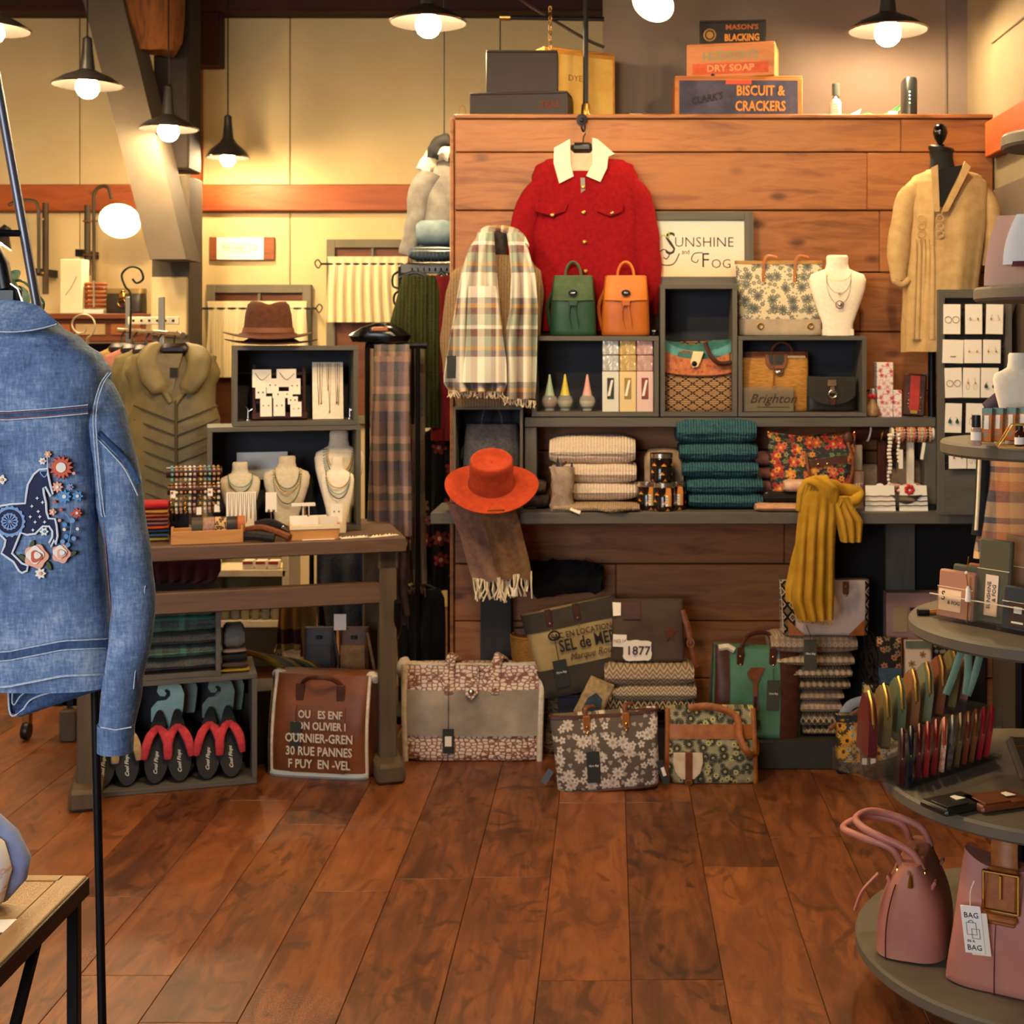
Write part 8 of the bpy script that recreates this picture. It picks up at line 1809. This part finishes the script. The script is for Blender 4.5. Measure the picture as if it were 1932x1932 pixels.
circ(18, 984, 29, m_lb, 'medallion_rim', 36, 18, .05, -.0055); circ(18, 984, 23, m_navy, 'medallion_ring', 28, off=-.0065); circ(18, 984, 16, m_lb, 'medallion_disc', 28, 14, .06, -.0075)
for i in range(12):
    a = i*pi/6; plate('medallion_spoke', [(18+r*math.cos(a+d), 984+r*math.sin(a+d)) for r, d in ((3, -.2), (13, -.13), (13, .13), (3, .2))], m_navy, -.0085, .001)
for x, y in [(60, 955), (57, 975), (72, 965), (66, 985), (75, 975), (80, 948), (70, 940), (62, 1000), (84, 985)]: circ(x, y, 2.6, m_wth, 'white_sprig', 8, 4, .4, -.006)
MB().tube(spline([J(x, y, bodyd(x, y)-.006) for x, y in [(88, 888), (76, 890), (84, 900), (90, 892)]], 5), .0012, 5).build('bridle', m_lb, o); MB().tube([J(x, y, bodyd(x, y)-.006) for x, y in [(89, 862), (90, 885), (96, 915)]], .0009, 5).build('bridle', m_wth, o)
circ(115, 882, 19, m_org, 'sun_flower', 56, 14, .22); circ(115, 882, 9.5, m_iv, 'flower_centre', 18, off=-.006)
for x, y, r, mt, pt, cm_ in [(108, 919, 9, m_pch, 8, m_iv), (121, 937, 11, m_bl2, 9, m_iv), (146, 936, 9, m_bl2, 7, m_iv), (80, 870, 6, m_iv, 6, m_pch), (90, 857, 6, m_pch, 6, m_iv), (83, 1003, 7, m_iv, 6, m_bl2), (145, 968, 8, m_org, 8, m_iv), (99, 966, 6, m_pch, 5, m_iv), (132, 919, 6, m_lb, 7, m_org), (76, 1082, 9, m_iv, 7, m_pch), (3, 905, 8, m_iv, 5, m_pch)]:
    circ(x, y, r, mt, 'small_flower', pt*4, pt, .25); circ(x, y, r*.35, cm_, 'flower_centre', 10, off=-.006)
for x, y, r in [(68, 1050, 22), (115, 1045, 17)]:
    circ(x, y, r, m_pch, 'rose', 30, 5, .1); circ(x-2, y-3, r*.72, m_iv, 'rose_petal', 26, 4, .12, -.006); circ(x, y, r*.5, m_org if r > 20 else m_pch, 'rose_petal', 22, 3, .15, -.0075); circ(x+2, y-2, r*.3, m_iv, 'rose_heart', 14, 3, .1, -.009)
for x, y, a in [(136, 1045, -.5), (42, 1052, .6), (92, 1068, 1.2), (60, 1028, 1.9)]: plate('leaf', [(x+9*math.cos(t)*math.cos(a)-4*math.sin(t)*math.sin(a), y+9*math.cos(t)*math.sin(a)+4*math.sin(t)*math.cos(a)) for t in [i*pi/6 for i in range(12)]], m_olv, -.0035)
MB().tube(spline([J(x, y, bodyd(x, y)-.005) for x, y in [(126, 1035), (132, 1010), (134, 985), (124, 968)]], 5), .0009, 5).build('stem', m_lb, o)
for x, y, mt in [(122, 990, m_bl2), (137, 982, m_lb), (125, 1012, m_bl2), (139, 1016, m_lb), (128, 1028, m_bl2), (118, 1022, m_lb), (115, 962, m_org), (112, 982, m_pch), (135, 970, m_org), (146, 998, m_iv), (121, 999, m_iv), (139, 893, m_pch), (103, 947, m_org)]: circ(x, y, 4.5 if mt in (m_bl2, m_lb) else 3.2, mt, 'berry', 10, 0, 0, -.004)
# hanger and rack
MB().box(J(10, 560, .0), (62*kj, .02, 46*kj), bev=.012).build('hanger', m_black, o)
MB().tube([J(10, 545, 0), J(2, 500, 0), J(-14, 470, .0)], .012, 10).build('hanger_arm', m_black, o)
MB().tube([J(44, 575, -.008), J(34, 545, -.008), J(20, 535, -.008)], .0015, 5).build('hanger_edge', m_chrome, o)
m_rod = plain('gunmetal_rod', '#6b6b76', .35, .7)
r_ = thing('jacket_rack', 'slim gunmetal rack holding the denim jacket in the foreground', 'garment rack', V(P(180, 0, 2.25).x, 2.25, 0)); L2 = r_.location
MB().tube([P(-60, -150, 2.22)-L2, P(74, 600, 2.22)-L2, P(110, 800, 2.22)-L2], .0075, 10).build('slanted_bar', m_rod, r_)
zf_ = V(P(190, 0, 2.25).x, 2.25, 0)
MB().tube([P(168, 800, 2.25)-L2, V(.02, 0, 0)], .0068, 10).build('leg', m_blackm, r_)
MB().tube([P(110, 800, 2.22)-L2, P(168, 800, 2.25)-L2], .0075, 8).build('bracket', m_rod, r_)
MB().tube([P(-14, 468, 2.12)-L2, P(-10, 440, 2.2)-L2, P(44, 440, 2.22)-L2], .006, 8).build('hanging_arm', m_blackm, r_)
MB().lathe([(.09, 0), (.09, .012), (.01, .02)], 18, Matrix.Translation((.02, 0, 0))).build('foot', m_blackm, r_)
# pothos vine
o = thing('pothos_vine', 'trailing green pothos vine behind the denim collar', 'plant', P(0, 560, 2.35)); L = o.location
m_lf = mottle('green_leaf', '#24431c', '#4c6a32', 30, .45); m_lf2 = mottle('variegated_leaf', '#4a6330', '#a3a878', 30, .45)
ptube('stem', m_lf, o, [(-70, 585, .45), (-40, 530, .2), (0, 515), (25, 525), (50, 535), (70, 555), (82, 570), (80, 588)], 2.35, .0022)
ptube('stem', m_lf, o, [(-30, 540), (10, 535), (40, 530), (62, 548)], 2.33, .002)
for i, (x, y, r, a) in enumerate([(6, 524, 15, .3), (28, 518, 13, -.5), (22, 540, 15, .8), (42, 548, 13, .2), (48, 562, 12, 1.2), (80, 582, 9, 1.6), (-12, 538, 15, .1), (8, 548, 13, 2.4)]):
    out = [(r*(math.cos(t)*1.1), r*.7*math.sin(t)*(1-.25*math.cos(t))) for t in [j*pi/7 for j in range(14)]]
    k = px(2.34); M = Matrix.Translation(P(x, y, 2.33-.008*(i % 3))-L) @ Euler((.5*(i % 2), a, .4*(-1)**i)).to_matrix().to_4x4()
    MB().prism([(u*k, w_*k) for u, w_ in out], .0012, M=M).build('leaf', m_lf2 if i in (1, 3, 4) else m_lf, o)
MB().lathe([(.05, 0), (.06, .08), (.055, .085), (.0005, .075)], 16, Matrix.Translation(P(-75, 600, 2.85)-L)).build('pot', m_card, o); MB().tube([P(-75, 600, 2.85)-L, V(P(-75, 0, 2.85).x, 2.85, 0)-L], .02, 8).build('pot_stand', m_blackm, o)
# low bench
o = thing('low_bench', 'low bench with pale wooden top and black frame at lower left', 'bench', V(-1.055, 2.74, 0)); zb_ = .45
m_bw = wood('pale_bench_wood', '#8f6f48', '#b08c60', axis=1, sc_=1.5, rough=.5)
MB().box((-.33, -.25, zb_-.006), (.58, .46, .014), bev=.001).build('top_panel', m_bw, o)
for x in (-.012, -.648): MB().box((x, -.25, zb_-.012), (.05, .5, .03), bev=.002).build('frame_rail', m_bw, o)
for y in (-.012, -.488): MB().box((-.33, y, zb_-.012), (.6, .03, .03), bev=.002).build('frame_rail', m_bw, o)
MB().box((.016, -.25, zb_-.018), (.006, .5, .034), bev=.001).build('metal_edge', m_blackm, o)
for y in (-.03, -.47):
    for x in (0, -.65): MB().box((x, y, zb_/2-.015), (.022, .022, zb_-.03), bev=.002).build('leg', m_blackm, o)
MB().tube([(.0, -.2, zb_-.03), (.0, -.45, .12)], .011, 8).build('brace', m_blackm, o)
o = thing('printed_cushion', 'white cushion with fine red print and lilac back on the bench', 'cushion', V(-1.19, 2.56, zb_+.001))
m_cp = flowers('white_red_scribble', '#e4dedd', [(60, 3, .4, .7, ['#d9a48e', '#c9c4d0', '#e0b9a6'], '#e4dedd')], .8)
MB().loft([(.012, -.01, 0, .03, .02), (0, 0, .02, .06, .03), (0, 0, .08, .076, .04), (0, 0, .13, .062, .03), (-.01, 0, .165, .03, .015)], 24).build('cushion_front', m_cp, o); MB().loft([(.004, .035, .01, .05, .02), (.012, .035, .05, .078, .03), (.014, .035, .09, .084, .03), (.004, .035, .14, .07, .025), (-.01, .035, .18, .04, .02)], 24).build('cushion_back', mottle('lilac_cotton', '#7d8ab5', '#909bc2', 20, .9), o)
o = thing('bench_card', 'white card lying on the bench corner', 'card', V(-1.125, 2.50, zb_+.0012), .1); MB().box((0, 0, .0008), (.11, .055, .0015)).build('card', m_paper, o); MB().box((-.03, -.005, .0018), (.03, .002, .0004)).build('print', plain('lilac_print', '#a9a0c0', .8), o)
# ================================================================ ROUND TIERED DISPLAY AT THE RIGHT
TW = V(1.03, 3.144, 0)
m_pl = mottle('grey_plate_paint', '#5c5346', '#675d4f', 10, .55)
tow = thing('tiered_display', 'grey round six-tier display tower at the right edge', 'display tower', TW)
tiers = [(.15, .465), (.524, .404), (.88, .343), (1.29, .271), (1.64, .196), (1.99, .135)]
for z, r in tiers: MB().lathe([(.0005, z-.032), (r-.006, z-.032), (r, z-.026), (r, z-.006), (r-.005, z), (.0005, z)], 64).build('round_plate', m_pl, tow)
MB().tube([(0, 0, .0), (0, 0, 2.1)], .03, 16).build('centre_pole', m_greyv, tow); MB().lathe([(.2, 0), (.2, .03), (.03, .06)], 32).build('base', m_greyv, tow)
# ---- two pink handbags on the lowest plate
m_pk2 = mottle('dusty_pink_leather', '#a5695a', '#bb7d6c', 5, .5, .1); m_pkl = mottle('dusty_pink_strap', '#a8695e', '#b9796c', 20, .45)
Z6 = .1505
k = px(3.1); o = thing('dome_handbag', 'dusty pink dome handbag with looped handles on the lowest plate', 'handbag', V(P(1735, 0, 3.1).x, 3.14, Z6), 1.22)
B = Bag(.25, 172*k, .16, .84, .30, 3.4, 0, .04); B.body('body', m_pk2, o, nz=16, jit=.003); h = 172*k
for v0, v1, u in ((-.055, .16, 0), (-.055, .13, 1)):
    MB().tube(spline([V(-.07, .02-.045*u, h-.015), V(-.072, .045-.04*u, h+.025), V(-.06, .12-.02*u, h+.04+.015*u), V(0, .165-.03*u, h+.035+.025*u), V(.06, .12-.02*u, h+.045+.015*u), V(.072, .045-.04*u, h+.035), V(.07, .02-.045*u, h-.01)], 6), .0085, 10).build('handle', m_pkl, o)
    for x in (-.07, .07):
        MB().tube([V(x, .03-.06*u, h-.03)+V(.012*math.cos(i*pi/4), 0, .018*math.sin(i*pi/4)) for i in range(8)], .003, 6, loop=True).build('handle_ring', m_gold, o); MB().box(V(x, .042-.085*u, h-.055), (.028, .008, .045), rot=(.5 if u else -.5, 0, 0), bev=.003).build('handle_tab', m_pkl, o)
MB().tube([V(-B.half(v/10)*.96, B.dep(v/10)*.62, B.zz(1, v/10)) for v in range(9)], .0015, 5).build('end_seam', m_leatherd, o)
MB().tube(spline([V(-.08, .07, h*.85), V(-.09, .105, h*.65), V(-.1, .12, h*.45)], 5), .012, 8, flat=.35).build('shoulder_strap', m_pkl, o)
MB().tube([V(-.11, 0, h-.012), V(0, 0, h+.002), V(.11, 0, h-.012)], .004, 6).build('zip', m_gold, o); MB().lathe([(.0005, 0), (.006, .002), (.002, .03)], 8, Matrix.Translation((-.12, -.004, h*.8))).build('zip_pull', m_gold, o)
o = thing('buckle_handbag', 'pink shoulder bag with tan buckled strap and white tag on the lowest plate', 'handbag', V(P(1903, 0, 2.92).x, 2.93, Z6), -.5); k = px(2.9)
B = Bag(.25, 250*k, .13, .72, .35, 4.5, 30*k); B.body('body', mottle('rose_pink_leather', '#a86a5c', '#bf8070', 5, .5, .1), o, nz=16, jit=.003)
MB().tube([B.pt(-.10, v/10, .002) for v in range(8)], .0013, 5).build('front_seam', m_leatherd, o)
for nm, a, c, w_ in (('strap', (.0, .56), (.0, 1.05), .062), ('strap_loop', (0, .60), (0, .66), .07)):
    q0, q1 = B.pt(*a, .008), B.pt(*c, .008); MB().box((q0+q1)/2+V(0, -.003, 0), (w_, .012 if nm == 'strap' else .02, (q1-q0).length), rot=(-.1, 0, 0), bev=.004).build(nm, m_tan, o)
q = B.pt(0, .86, .024)
for dx in (-1, 1): MB().box(q+V(dx*.036, 0, 0), (.007, .007, .085), bev=.002).build('buckle', m_gold, o)
for dz in (-1, 1): MB().box(q+V(0, 0, dz*.04), (.078, .007, .007), bev=.002).build('buckle', m_gold, o)
MB().box(q+V(0, -.004, .012), (.005, .005, .05), bev=.001).build('buckle_pin', m_gold, o)
MB().tube(spline([B.pt(0, .98, 0), V(.0, .0, 290*k), V(.05, .05, 300*k), V(.10, .08, 270*k), B.pt(.5, .95, -.05)], 5), .028, 8, flat=.25).build('shoulder_strap', m_tan, o)
c = MB().box((0, 0, -.05), (.042, .002, .10), bev=.0008).build('bag_tag', m_paper, o, B.pt(-.42, .72, .02)+V(-.015, -.02, 0), (.05, -.1, 0)); MB().box((.012, .003, -.06), (.04, .002, .09), bev=.0008).build('rear_tag', m_card, c)
text('BAG', .016, m_ink, c, (0, -.0016, -.02)); text('BAG', .016, m_ink, c, (0, -.0016, -.088)); text('IN A', .008, m_ink, c, (-.006, -.0016, -.074))
MB().tube([(-.012, -.002, -.035), (.008, -.002, -.035), (.008, -.002, -.06), (-.012, -.002, -.06)], .0007, 4, loop=True).build('tag_drawing', m_ink, c); MB().tube([(-.002, -.002, -.048), (.014, -.002, -.048), (.014, -.002, -.068), (-.002, -.002, -.068)], .0007, 4, loop=True).build('tag_drawing', m_ink, c); MB().tube(arc((-.002, -.002, -.035), .005, 0, pi, 8), .0007, 4).build('tag_drawing', m_ink, c)
MB().tube(spline([(0, 0, 0), (.004, 0, .03), (.012, .01, .05)], 4), .001, 4).build('tag_string', m_card, c)
# ---- coin purses on the second plate
RA = math.radians(41); ra, rb = V(.659, 3.061, .5245), V(.920, 3.287, .5245); ru = (rb-ra).normalized(); rn = V(ru.y, -ru.x, 0)
m_acr = plain('clear_acrylic', '#f4efe6', .03, **{'Transmission Weight': .95, 'IOR': 1.1, 'Alpha': .16})
o = thing('acrylic_rack', 'clear acrylic stepped rack holding the coin purses', 'display rack', ra, RA); ln = (rb-ra).length
MB().box((ln/2, .07, .004), (ln+.02, .16, .006), bev=.001).build('base_sheet', m_acr, o)
for x in (-.008, ln+.008): MB().box((x, .07, .06), (.003, .16, .12), bev=.0008).build('side_sheet', m_acr, o)
MB().box((ln/2, -.012, .01), (ln+.02, .003, .02), bev=.0008).build('front_lip', m_acr, o)
def coin_purse(label, t, dn, z, w_, h, mt, zipm, gp, lean=.0, yaw=0, name='coin_purse'):
    o = thing(name, label, 'coin purse', ra+ru*t-rn*dn+V(0, 0, z), rot=(0, lean, RA-(.86 if w_ < .1 else .66)+yaw), group=gp)
    out = [(-w_/2, .008), (-w_*.42, 0), (w_*.42, 0), (w_/2, .008), (w_/2, h*.55), (w_*.28, h*.86), (0, h), (-w_*.28, h*.86), (-w_/2, h*.55)]
    M = Matrix.Rotation(pi/2, 4, 'Z')
    MB().prism(out, .012 if w_ < .1 else .02, M=M).build('purse_body', mt, o)
    z_ = [M @ Vector((x, 0, zz_)) for x, zz_ in out[2:]+out[:2]]
    MB().tube([M @ Vector((x*1.01, 0, zz_*1.01)) for x, zz_ in out[3:]], .0042, 6).build('zip', zipm, o)
    MB().lathe([(.0004, 0), (.0022, .002), (.0008, .012)], 6, Matrix.Translation(M @ Vector((-w_*.5, 0, h*.5)))).build('zip_pull', m_gold, o)
    return o
fc = [('dark plum', '#3a1216'), ('navy spotted', '#141424'), ('maroon', '#4f1418'), ('scarlet', '#8a1e1c'), ('deep red', '#79181a'), ('coral patterned', '#b0442c'), ('black and cream beaded', '#6a5f50'), ('olive brown', '#5a4426'), ('chestnut', '#6a3016'), ('cinnamon', '#6d3a18'), ('cherry red', '#8d1a1e'), ('bright crimson', '#9a1c22')]
for i, (nm, c) in enumerate(fc):
    coin_purse('%s slim card case in the front row of the acrylic rack' % nm, .008+ln*.93*i/11, .025, .0075, .075, .115, plain('case_'+nm.replace(' ', '_'), c, .25) if i not in (5, 6) else mottle('case_'+nm.replace(' ', '_'), c, '#d8b090' if i == 5 else '#1a1614', 70, .4), plain('case_zip_%d' % i, c, .35), 'card cases in the acrylic rack', .04+.012*i, name='card_case')
bc = [('oxblood', '#5a1410'), ('golden olive', '#75602f'), ('sage', '#5a6444'), ('caramel', '#8a5a32'), ('pale sage', '#74785a'), ('russet', '#7a4428'), ('moss', '#6a5c34'), ('blush', '#8d5a4a')]
for i, (nm, c) in enumerate(bc):
    coin_purse('%s zip coin purse in the back row above the card cases' % nm, .0+ln*1.12*i/7, .115+.004*i, .055+.008*i, .11, .135, plain('purse_'+nm.replace(' ', '_'), c, .45), plain('gold_zip_%d' % i, '#a9823f', .3, .7), 'coin purses in the acrylic rack', .05+.02*i)
MB().box((ln/2+.02, .13, .03), (ln+.1, .12, .05), bev=.001).build('upper_step', m_acr, o)
for i, (x, y, rz, c, lb) in enumerate([(1915, 1372, .4, '#5c4a36', 'taupe wallet leaning at the right of the coin purses')]):
    q = thing('leaning_wallet', lb, 'wallet', V(.955, 3.11, .5245), rot=(-.55, .2, .7)); MB().box((0, 0, .05), (.09, .02, .10), bev=.006).build('wallet_body', plain('taupe_wallet', c, .5), q); MB().tube([(-.045, -.011, .075), (.045, -.011, .075)], .003, 6).build('zip', m_gold, q)
for i, (x, y, rz, c, lb, ww) in enumerate([(1800, 1525, .5, '#1c1a1a', 'black flat wallet lying on the second plate', .12), (1880, 1520, .35, '#6d3a1c', 'brown flat wallet with snap lying on the second plate', .13)]):
    Yq_ = .976*F/(y-CY); q = thing('flat_wallet', lb, 'wallet', V(P(x, 0, Yq_).x, Yq_, .5246), rz); MB().box((0, 0, .009), (ww, .085, .016), bev=.005).build('wallet_body', plain('flat_wallet_%d' % i, c, .4), q); MB().box((-.02, -.01, .0185), (ww*.5, .05, .003), bev=.001).build('flap', plain('flat_wallet_flap_%d' % i, c, .35), q)
    MB().prism([(-.012, -.01), (.012, -.01), (.004, .014), (-.01, .012)], .0012, (.01+.02*i, 0, 0), Matrix.Translation((0, 0, .021)) @ Matrix.Rotation(-pi/2, 4, 'X')).build('paper_slip', m_card, q)
# mint strap hanging from the third plate
q = thing('mint_strap_bag', 'mint green strap loops hanging under the third plate', 'bag strap', P(1835, 1215, 3.25)); 
for pts in ([(1815, 1225), (1800, 1270), (1785, 1310)], [(1826, 1228), (1826, 1270), (1822, 1310)], [(1850, 1230), (1840, 1270), (1825, 1312)]): ptube('strap', mottle('mint_leather_%d' % pts[0][0], '#64806a', '#7a9680', 20, .5), q, pts, 3.25, .009, flat=.4)
# ---- wallets in the acrylic tray on the third plate
WA = math.radians(-52); wa = V(.753, 3.17, .8805); wu = V(math.cos(WA), math.sin(WA), 0); wn = V(wu.y, -wu.x, 0)
def onw(t, d, z=0.0): return wa+wu*t-wn*d+V(0, 0, z)
o = thing('acrylic_tray', 'clear acrylic tray of wallets on the third plate', 'display tray', wa, WA)
MB().box((.14, .05, .003), (.30, .13, .005), bev=.001).build('base_sheet', m_acr, o); MB().box((.14, -.015, .03), (.30, .003, .055), bev=.0008).build('front_sheet', m_acr, o); MB().box((.14, -.0155, .058), (.30, .004, .002)).build('front_edge', plain('acrylic_edge', '#e8d8bb', .2), o)
def wal(label, t, d, w_, h, c, th=.014, lean=-.1, extra=None, z=.0065, name='wallet', gp='wallets in the acrylic tray'):
    q = thing(name, label, 'wallet', onw(t, d, z), rot=(lean, 0, WA), group=gp); m1 = mottle('leather_%s' % c[1:], c, c, 40, .5, .1)
    MB().box((0, 0, h/2), (w_, th, h), bev=.004).build('wallet_body', m1, q)
    MB().box((0, -th/2-.0008, h*.33), (w_*.97, .0025, h*.62), bev=.001).build('card_pocket', m1, q); MB().tube([(-w_/2, -th/2-.002, h*.64), (w_/2, -th/2-.002, h*.64)], .0008, 4).build('stitching', m_linen, q)
    return q
q = wal('blush pink card wallet with printed window in the acrylic tray', .052, .0, .098, .108, '#b07a62', .02)
MB().box((-.012, -.0125, .04), (.062, .001, .048)).build('window', sign_mat(), q); text('S', .03, m_sg, q, (-.03, -.0135, .048), sx=.8); text('& FOG', .012, m_sg, q, (0, -.0135, .035))
MB().tube([(.04, -.012, 0), (.04, -.012, .1)], .0012, 5).build('side_zip', m_gold, q)
wal('grey card wallet behind the blush one', .06, .03, .09, .118, '#4e4c42'); wal('orange card wallet behind the blush one', .085, .045, .08, .122, '#8a4a22')
q = wal('tall olive wallet with sideways print in the acrylic tray', .142, .012, .085, .188, '#54503e', .016)
MB().box((0, -.0115, .064), (.034, .001, .09)).build('window', sign_mat(), q); text('SUNSHINE', .013, m_sg, q, (-.006, -.0125, .064), rot=(pi/2, -pi/2, 0)); text('& FOG', .013, m_sg, q, (.008, -.0125, .07), rot=(pi/2, -pi/2, 0))
q = wal('slate blue card wallet with brown label in the acrylic tray', .225, -.004, .085, .095, '#2f343c', .016); MB().box((0, -.0115, .035), (.05, .001, .052)).build('label', plain('brown_label', '#3a2218', .6), q); MB().box((0, -.0125, .045), (.02, .001, .014)).build('label_print', m_card, q); MB().box((0, -.0125, .018), (.03, .001, .004)).build('label_print', m_card, q)
for i, (t, c, nm) in enumerate([(.17, '#7d5c44', 'taupe'), (.215, '#85582e', 'honey'), (.255, '#a06a48', 'peach')]):
    q = wal('tall %s wallet with chain charm at the back of the tray' % nm, t, .07+.012*i, .09, .195, c, .018)
    b = MB()
    for j in range(8): b.tube([V(-.035+.005*math.cos(a), -.016, .15-.011*j+.007*math.sin(a)) for a in [m*pi/3 for m in range(6)]], .0014, 5, loop=True)
    b.build('charm_chain', m_chrome, q); MB().lathe([(.001, .0), (.005, .004), (.006, .05), (.002, .056)], 8, Matrix.Translation((-.035, -.016, .0))).build('tassel', m_tan, q)
b = MB(); q = thing('white_tassel', 'white tassel with gold cap hanging beside the olive wallet', 'tassel', onw(.10, -.02, .055)); MB().lathe([(.007, 0), (.005, .028), (.002, .034)], 10).build('tassel_threads', m_card, q); MB().tube([(0, 0, .03), (-.004, .0, .06), (.002, .004, .10)], .001, 5).build('cord', m_gold, q); MB().sphere((-.004, 0, .064), .004, 8).build('bead', m_card, q); MB().tube([(0, 0, 0), (0, .012, -.05)], .0012, 5).build('support_wire', m_gold, q)
q = thing('gold_pen', 'short gold and black pen lying on the third plate', 'pen', V(P(1757, 0, 3.2).x, 3.2, .8885), WA+.9); MB().tube([(-.03, 0, 0), (.03, 0, 0)], .0075, 10).build('barrel', m_gold, q); MB().tube([(-.032, 0, 0), (-.005, 0, 0)], .0079, 10).build('grip', m_black, q)
# ---- scents on the fourth plate
Z4 = 1.2905
q = thing('roller_bottle', 'clear roller bottle with black cap on the fourth plate', 'bottle', V(P(1842, 0, 2.98).x, 2.98, Z4)); MB().lathe([(.010, 0), (.0115, .003), (.0115, .036), (.008, .042)], 14).build('glass', plain('pale_pink_glass', '#e2c6b8', .08, **{'Transmission Weight': .6}), q); MB().lathe([(.0095, .04), (.010, .043), (.0095, .066), (.0005, .067)], 14).build('cap', m_black, q); MB().lathe([(.0119, .012), (.0119, .03)], 14).build('label', m_card, q)
m_oc = flowers('orange_teal_print', '#d2742a', [(60, 4, .45, .5, ['#5e8480', '#c2452a', '#88907e'], '#d2742a')], .5)
for i, (x, y0) in enumerate([(1863, 760), (1884, 753), (1908, 748), (1930, 744)]):
    q = thing('scent_carton', 'orange patterned scent carton, %s in the clear rack' % ['first', 'second', 'third', 'fourth'][i], 'carton', V(P(x, 0, 2.99+.02*i).x, 2.99+.02*i, Z4+.004), rot=(-.12, 0, -.6), group='scent cartons')
    MB().box((0, 0, .039), (.022, .022, .072), bev=.001).build('carton', m_oc, q); MB().box((0, -.0115, .045), (.010, .001, .03)).build('label', m_card, q); MB().box((0, 0, .069), (.0224, .0224, .014)).build('teal_end', plain('teal_print', '#6a8682', .5), q)
q = thing('scent_rack', 'low clear rack under the orange scent cartons', 'display rack', V(P(1895, 0, 3.0).x, 3.02, Z4), -.6); MB().box((0, 0, .0015), (.13, .06, .003)).build('sheet', m_acr, q); MB().box((0, -.03, .012), (.13, .002, .024)).build('lip', m_acr, q)
q = thing('gold_wire_tray', 'gold wire tray holding small dark bottles', 'tray', V(P(1920, 0, 2.88).x+.01, 2.90, Z4), -.2); MB().box((0, 0, .003), (.09, .05, .004)).build('tray_base', m_brass, q)
for sg in (0, 1): MB().tube([(-.045, -.025+.05*sg, .004), (-.015, -.025+.05*sg, .05), (.045, -.025+.05*sg, .05)], .0018, 5).build('wire', m_gold, q)
for i in range(2):
    q = thing('oil_bottle', 'small amber oil bottle with black cap, %s in the gold tray' % ['left one', 'right one'][i], 'bottle', V(P(1917+19*i, 0, 2.88).x+.01, 2.89, Z4+.006), group='oil bottles'); MB().lathe([(.009, 0), (.010, .002), (.010, .028), (.006, .034)], 14).build('glass', plain('amber_glass_%d' % i, '#3a1a10', .1), q); MB().lathe([(.0075, .033), (.008, .045), (.0005, .046)], 12).build('cap', m_black, q); MB().lathe([(.0104, .003), (.0104, .018)], 14).build('label', m_card, q)
o = bust('bracelet_cone', 'cream neck form standing on the fourth plate', m_velvet, V(P(1922, 0, 3.1).x+.01, 3.13, Z4), .20, .12)
# ---- curved blush stand on the fifth plate
q = thing('curved_leaflet', 'curved blush leaflet with white print on the fifth plate', 'leaflet', V(P(1908, 0, 3.05).x, 3.08, 1.6405), -.5)
MB().grid(lambda a, c: (-.045+.10*a+.03*c*c, -.03+.05*a*a, .155*c), 12, 8, .003).build('blush_sheet', plain('blush_paper', '#d9ab92', .7), q); MB().grid(lambda a, c: (.0+.09*a+.03*c*c, -.045+.05*a*a, .045+.11*c), 10, 6, .003).build('print_sheet', m_paper, q); MB().grid(lambda a, c: (.02+.07*a+.03*(.1+c*.2)**2, -.049+.05*a*a, .04+.012*c), 8, 2, .002).build('maroon_band', plain('maroon_print', '#5e1f2a', .7), q)
# ---- plaid shacket behind the tower
m_sh = plaid('orange_navy_buffalo', [(0, '#c98a4a'), (.35, '#d3a878'), (.55, '#3a3442'), (.8, '#b0622c')], [(0, '#cfa06a'), (.3, '#2b2838'), (.52, '#b96a2c'), (.72, '#cf9a5c'), (.88, '#3a3442')], (.17, .14))
q = thing('plaid_shacket', 'orange and navy checked shacket hanging behind the tower', 'jacket', V(P(1935, 0, 3.85).x, 3.85, 0)); L = q.location
px_loft('body', m_sh, q, [(742, 1925, 1985, .08), (770, 1895, 2015, .12), (810, 1870, 2045, .14), (870, 1862, 2050, .15), (960, 1850, 2055, .16), (1052, 1838, 2060, .16)], 3.85, .14, n=40, jit=.006)
ptube('shoulder_fold', mottle('mauve_flannel', '#4a3f48', '#5f5058', 20, .95), q, [(1862, 772), (1890, 748), (1925, 728), (1960, 715)], 3.76, .02, flat=.5)
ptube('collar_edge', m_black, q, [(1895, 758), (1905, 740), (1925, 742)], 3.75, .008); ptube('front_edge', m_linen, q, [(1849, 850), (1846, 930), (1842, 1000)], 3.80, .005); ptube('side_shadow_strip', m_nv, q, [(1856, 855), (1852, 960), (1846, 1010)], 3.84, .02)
MB().tube([(0, .05, 0), (0, .05, P(0, 720, 3.85).z)], .014, 8).build('stand_pole', m_blackm, q); MB().lathe([(.1, 0), (.1, .01), (.015, .02)], 16, Matrix.Translation((0, .05, 0))).build('stand_foot', m_blackm, q)
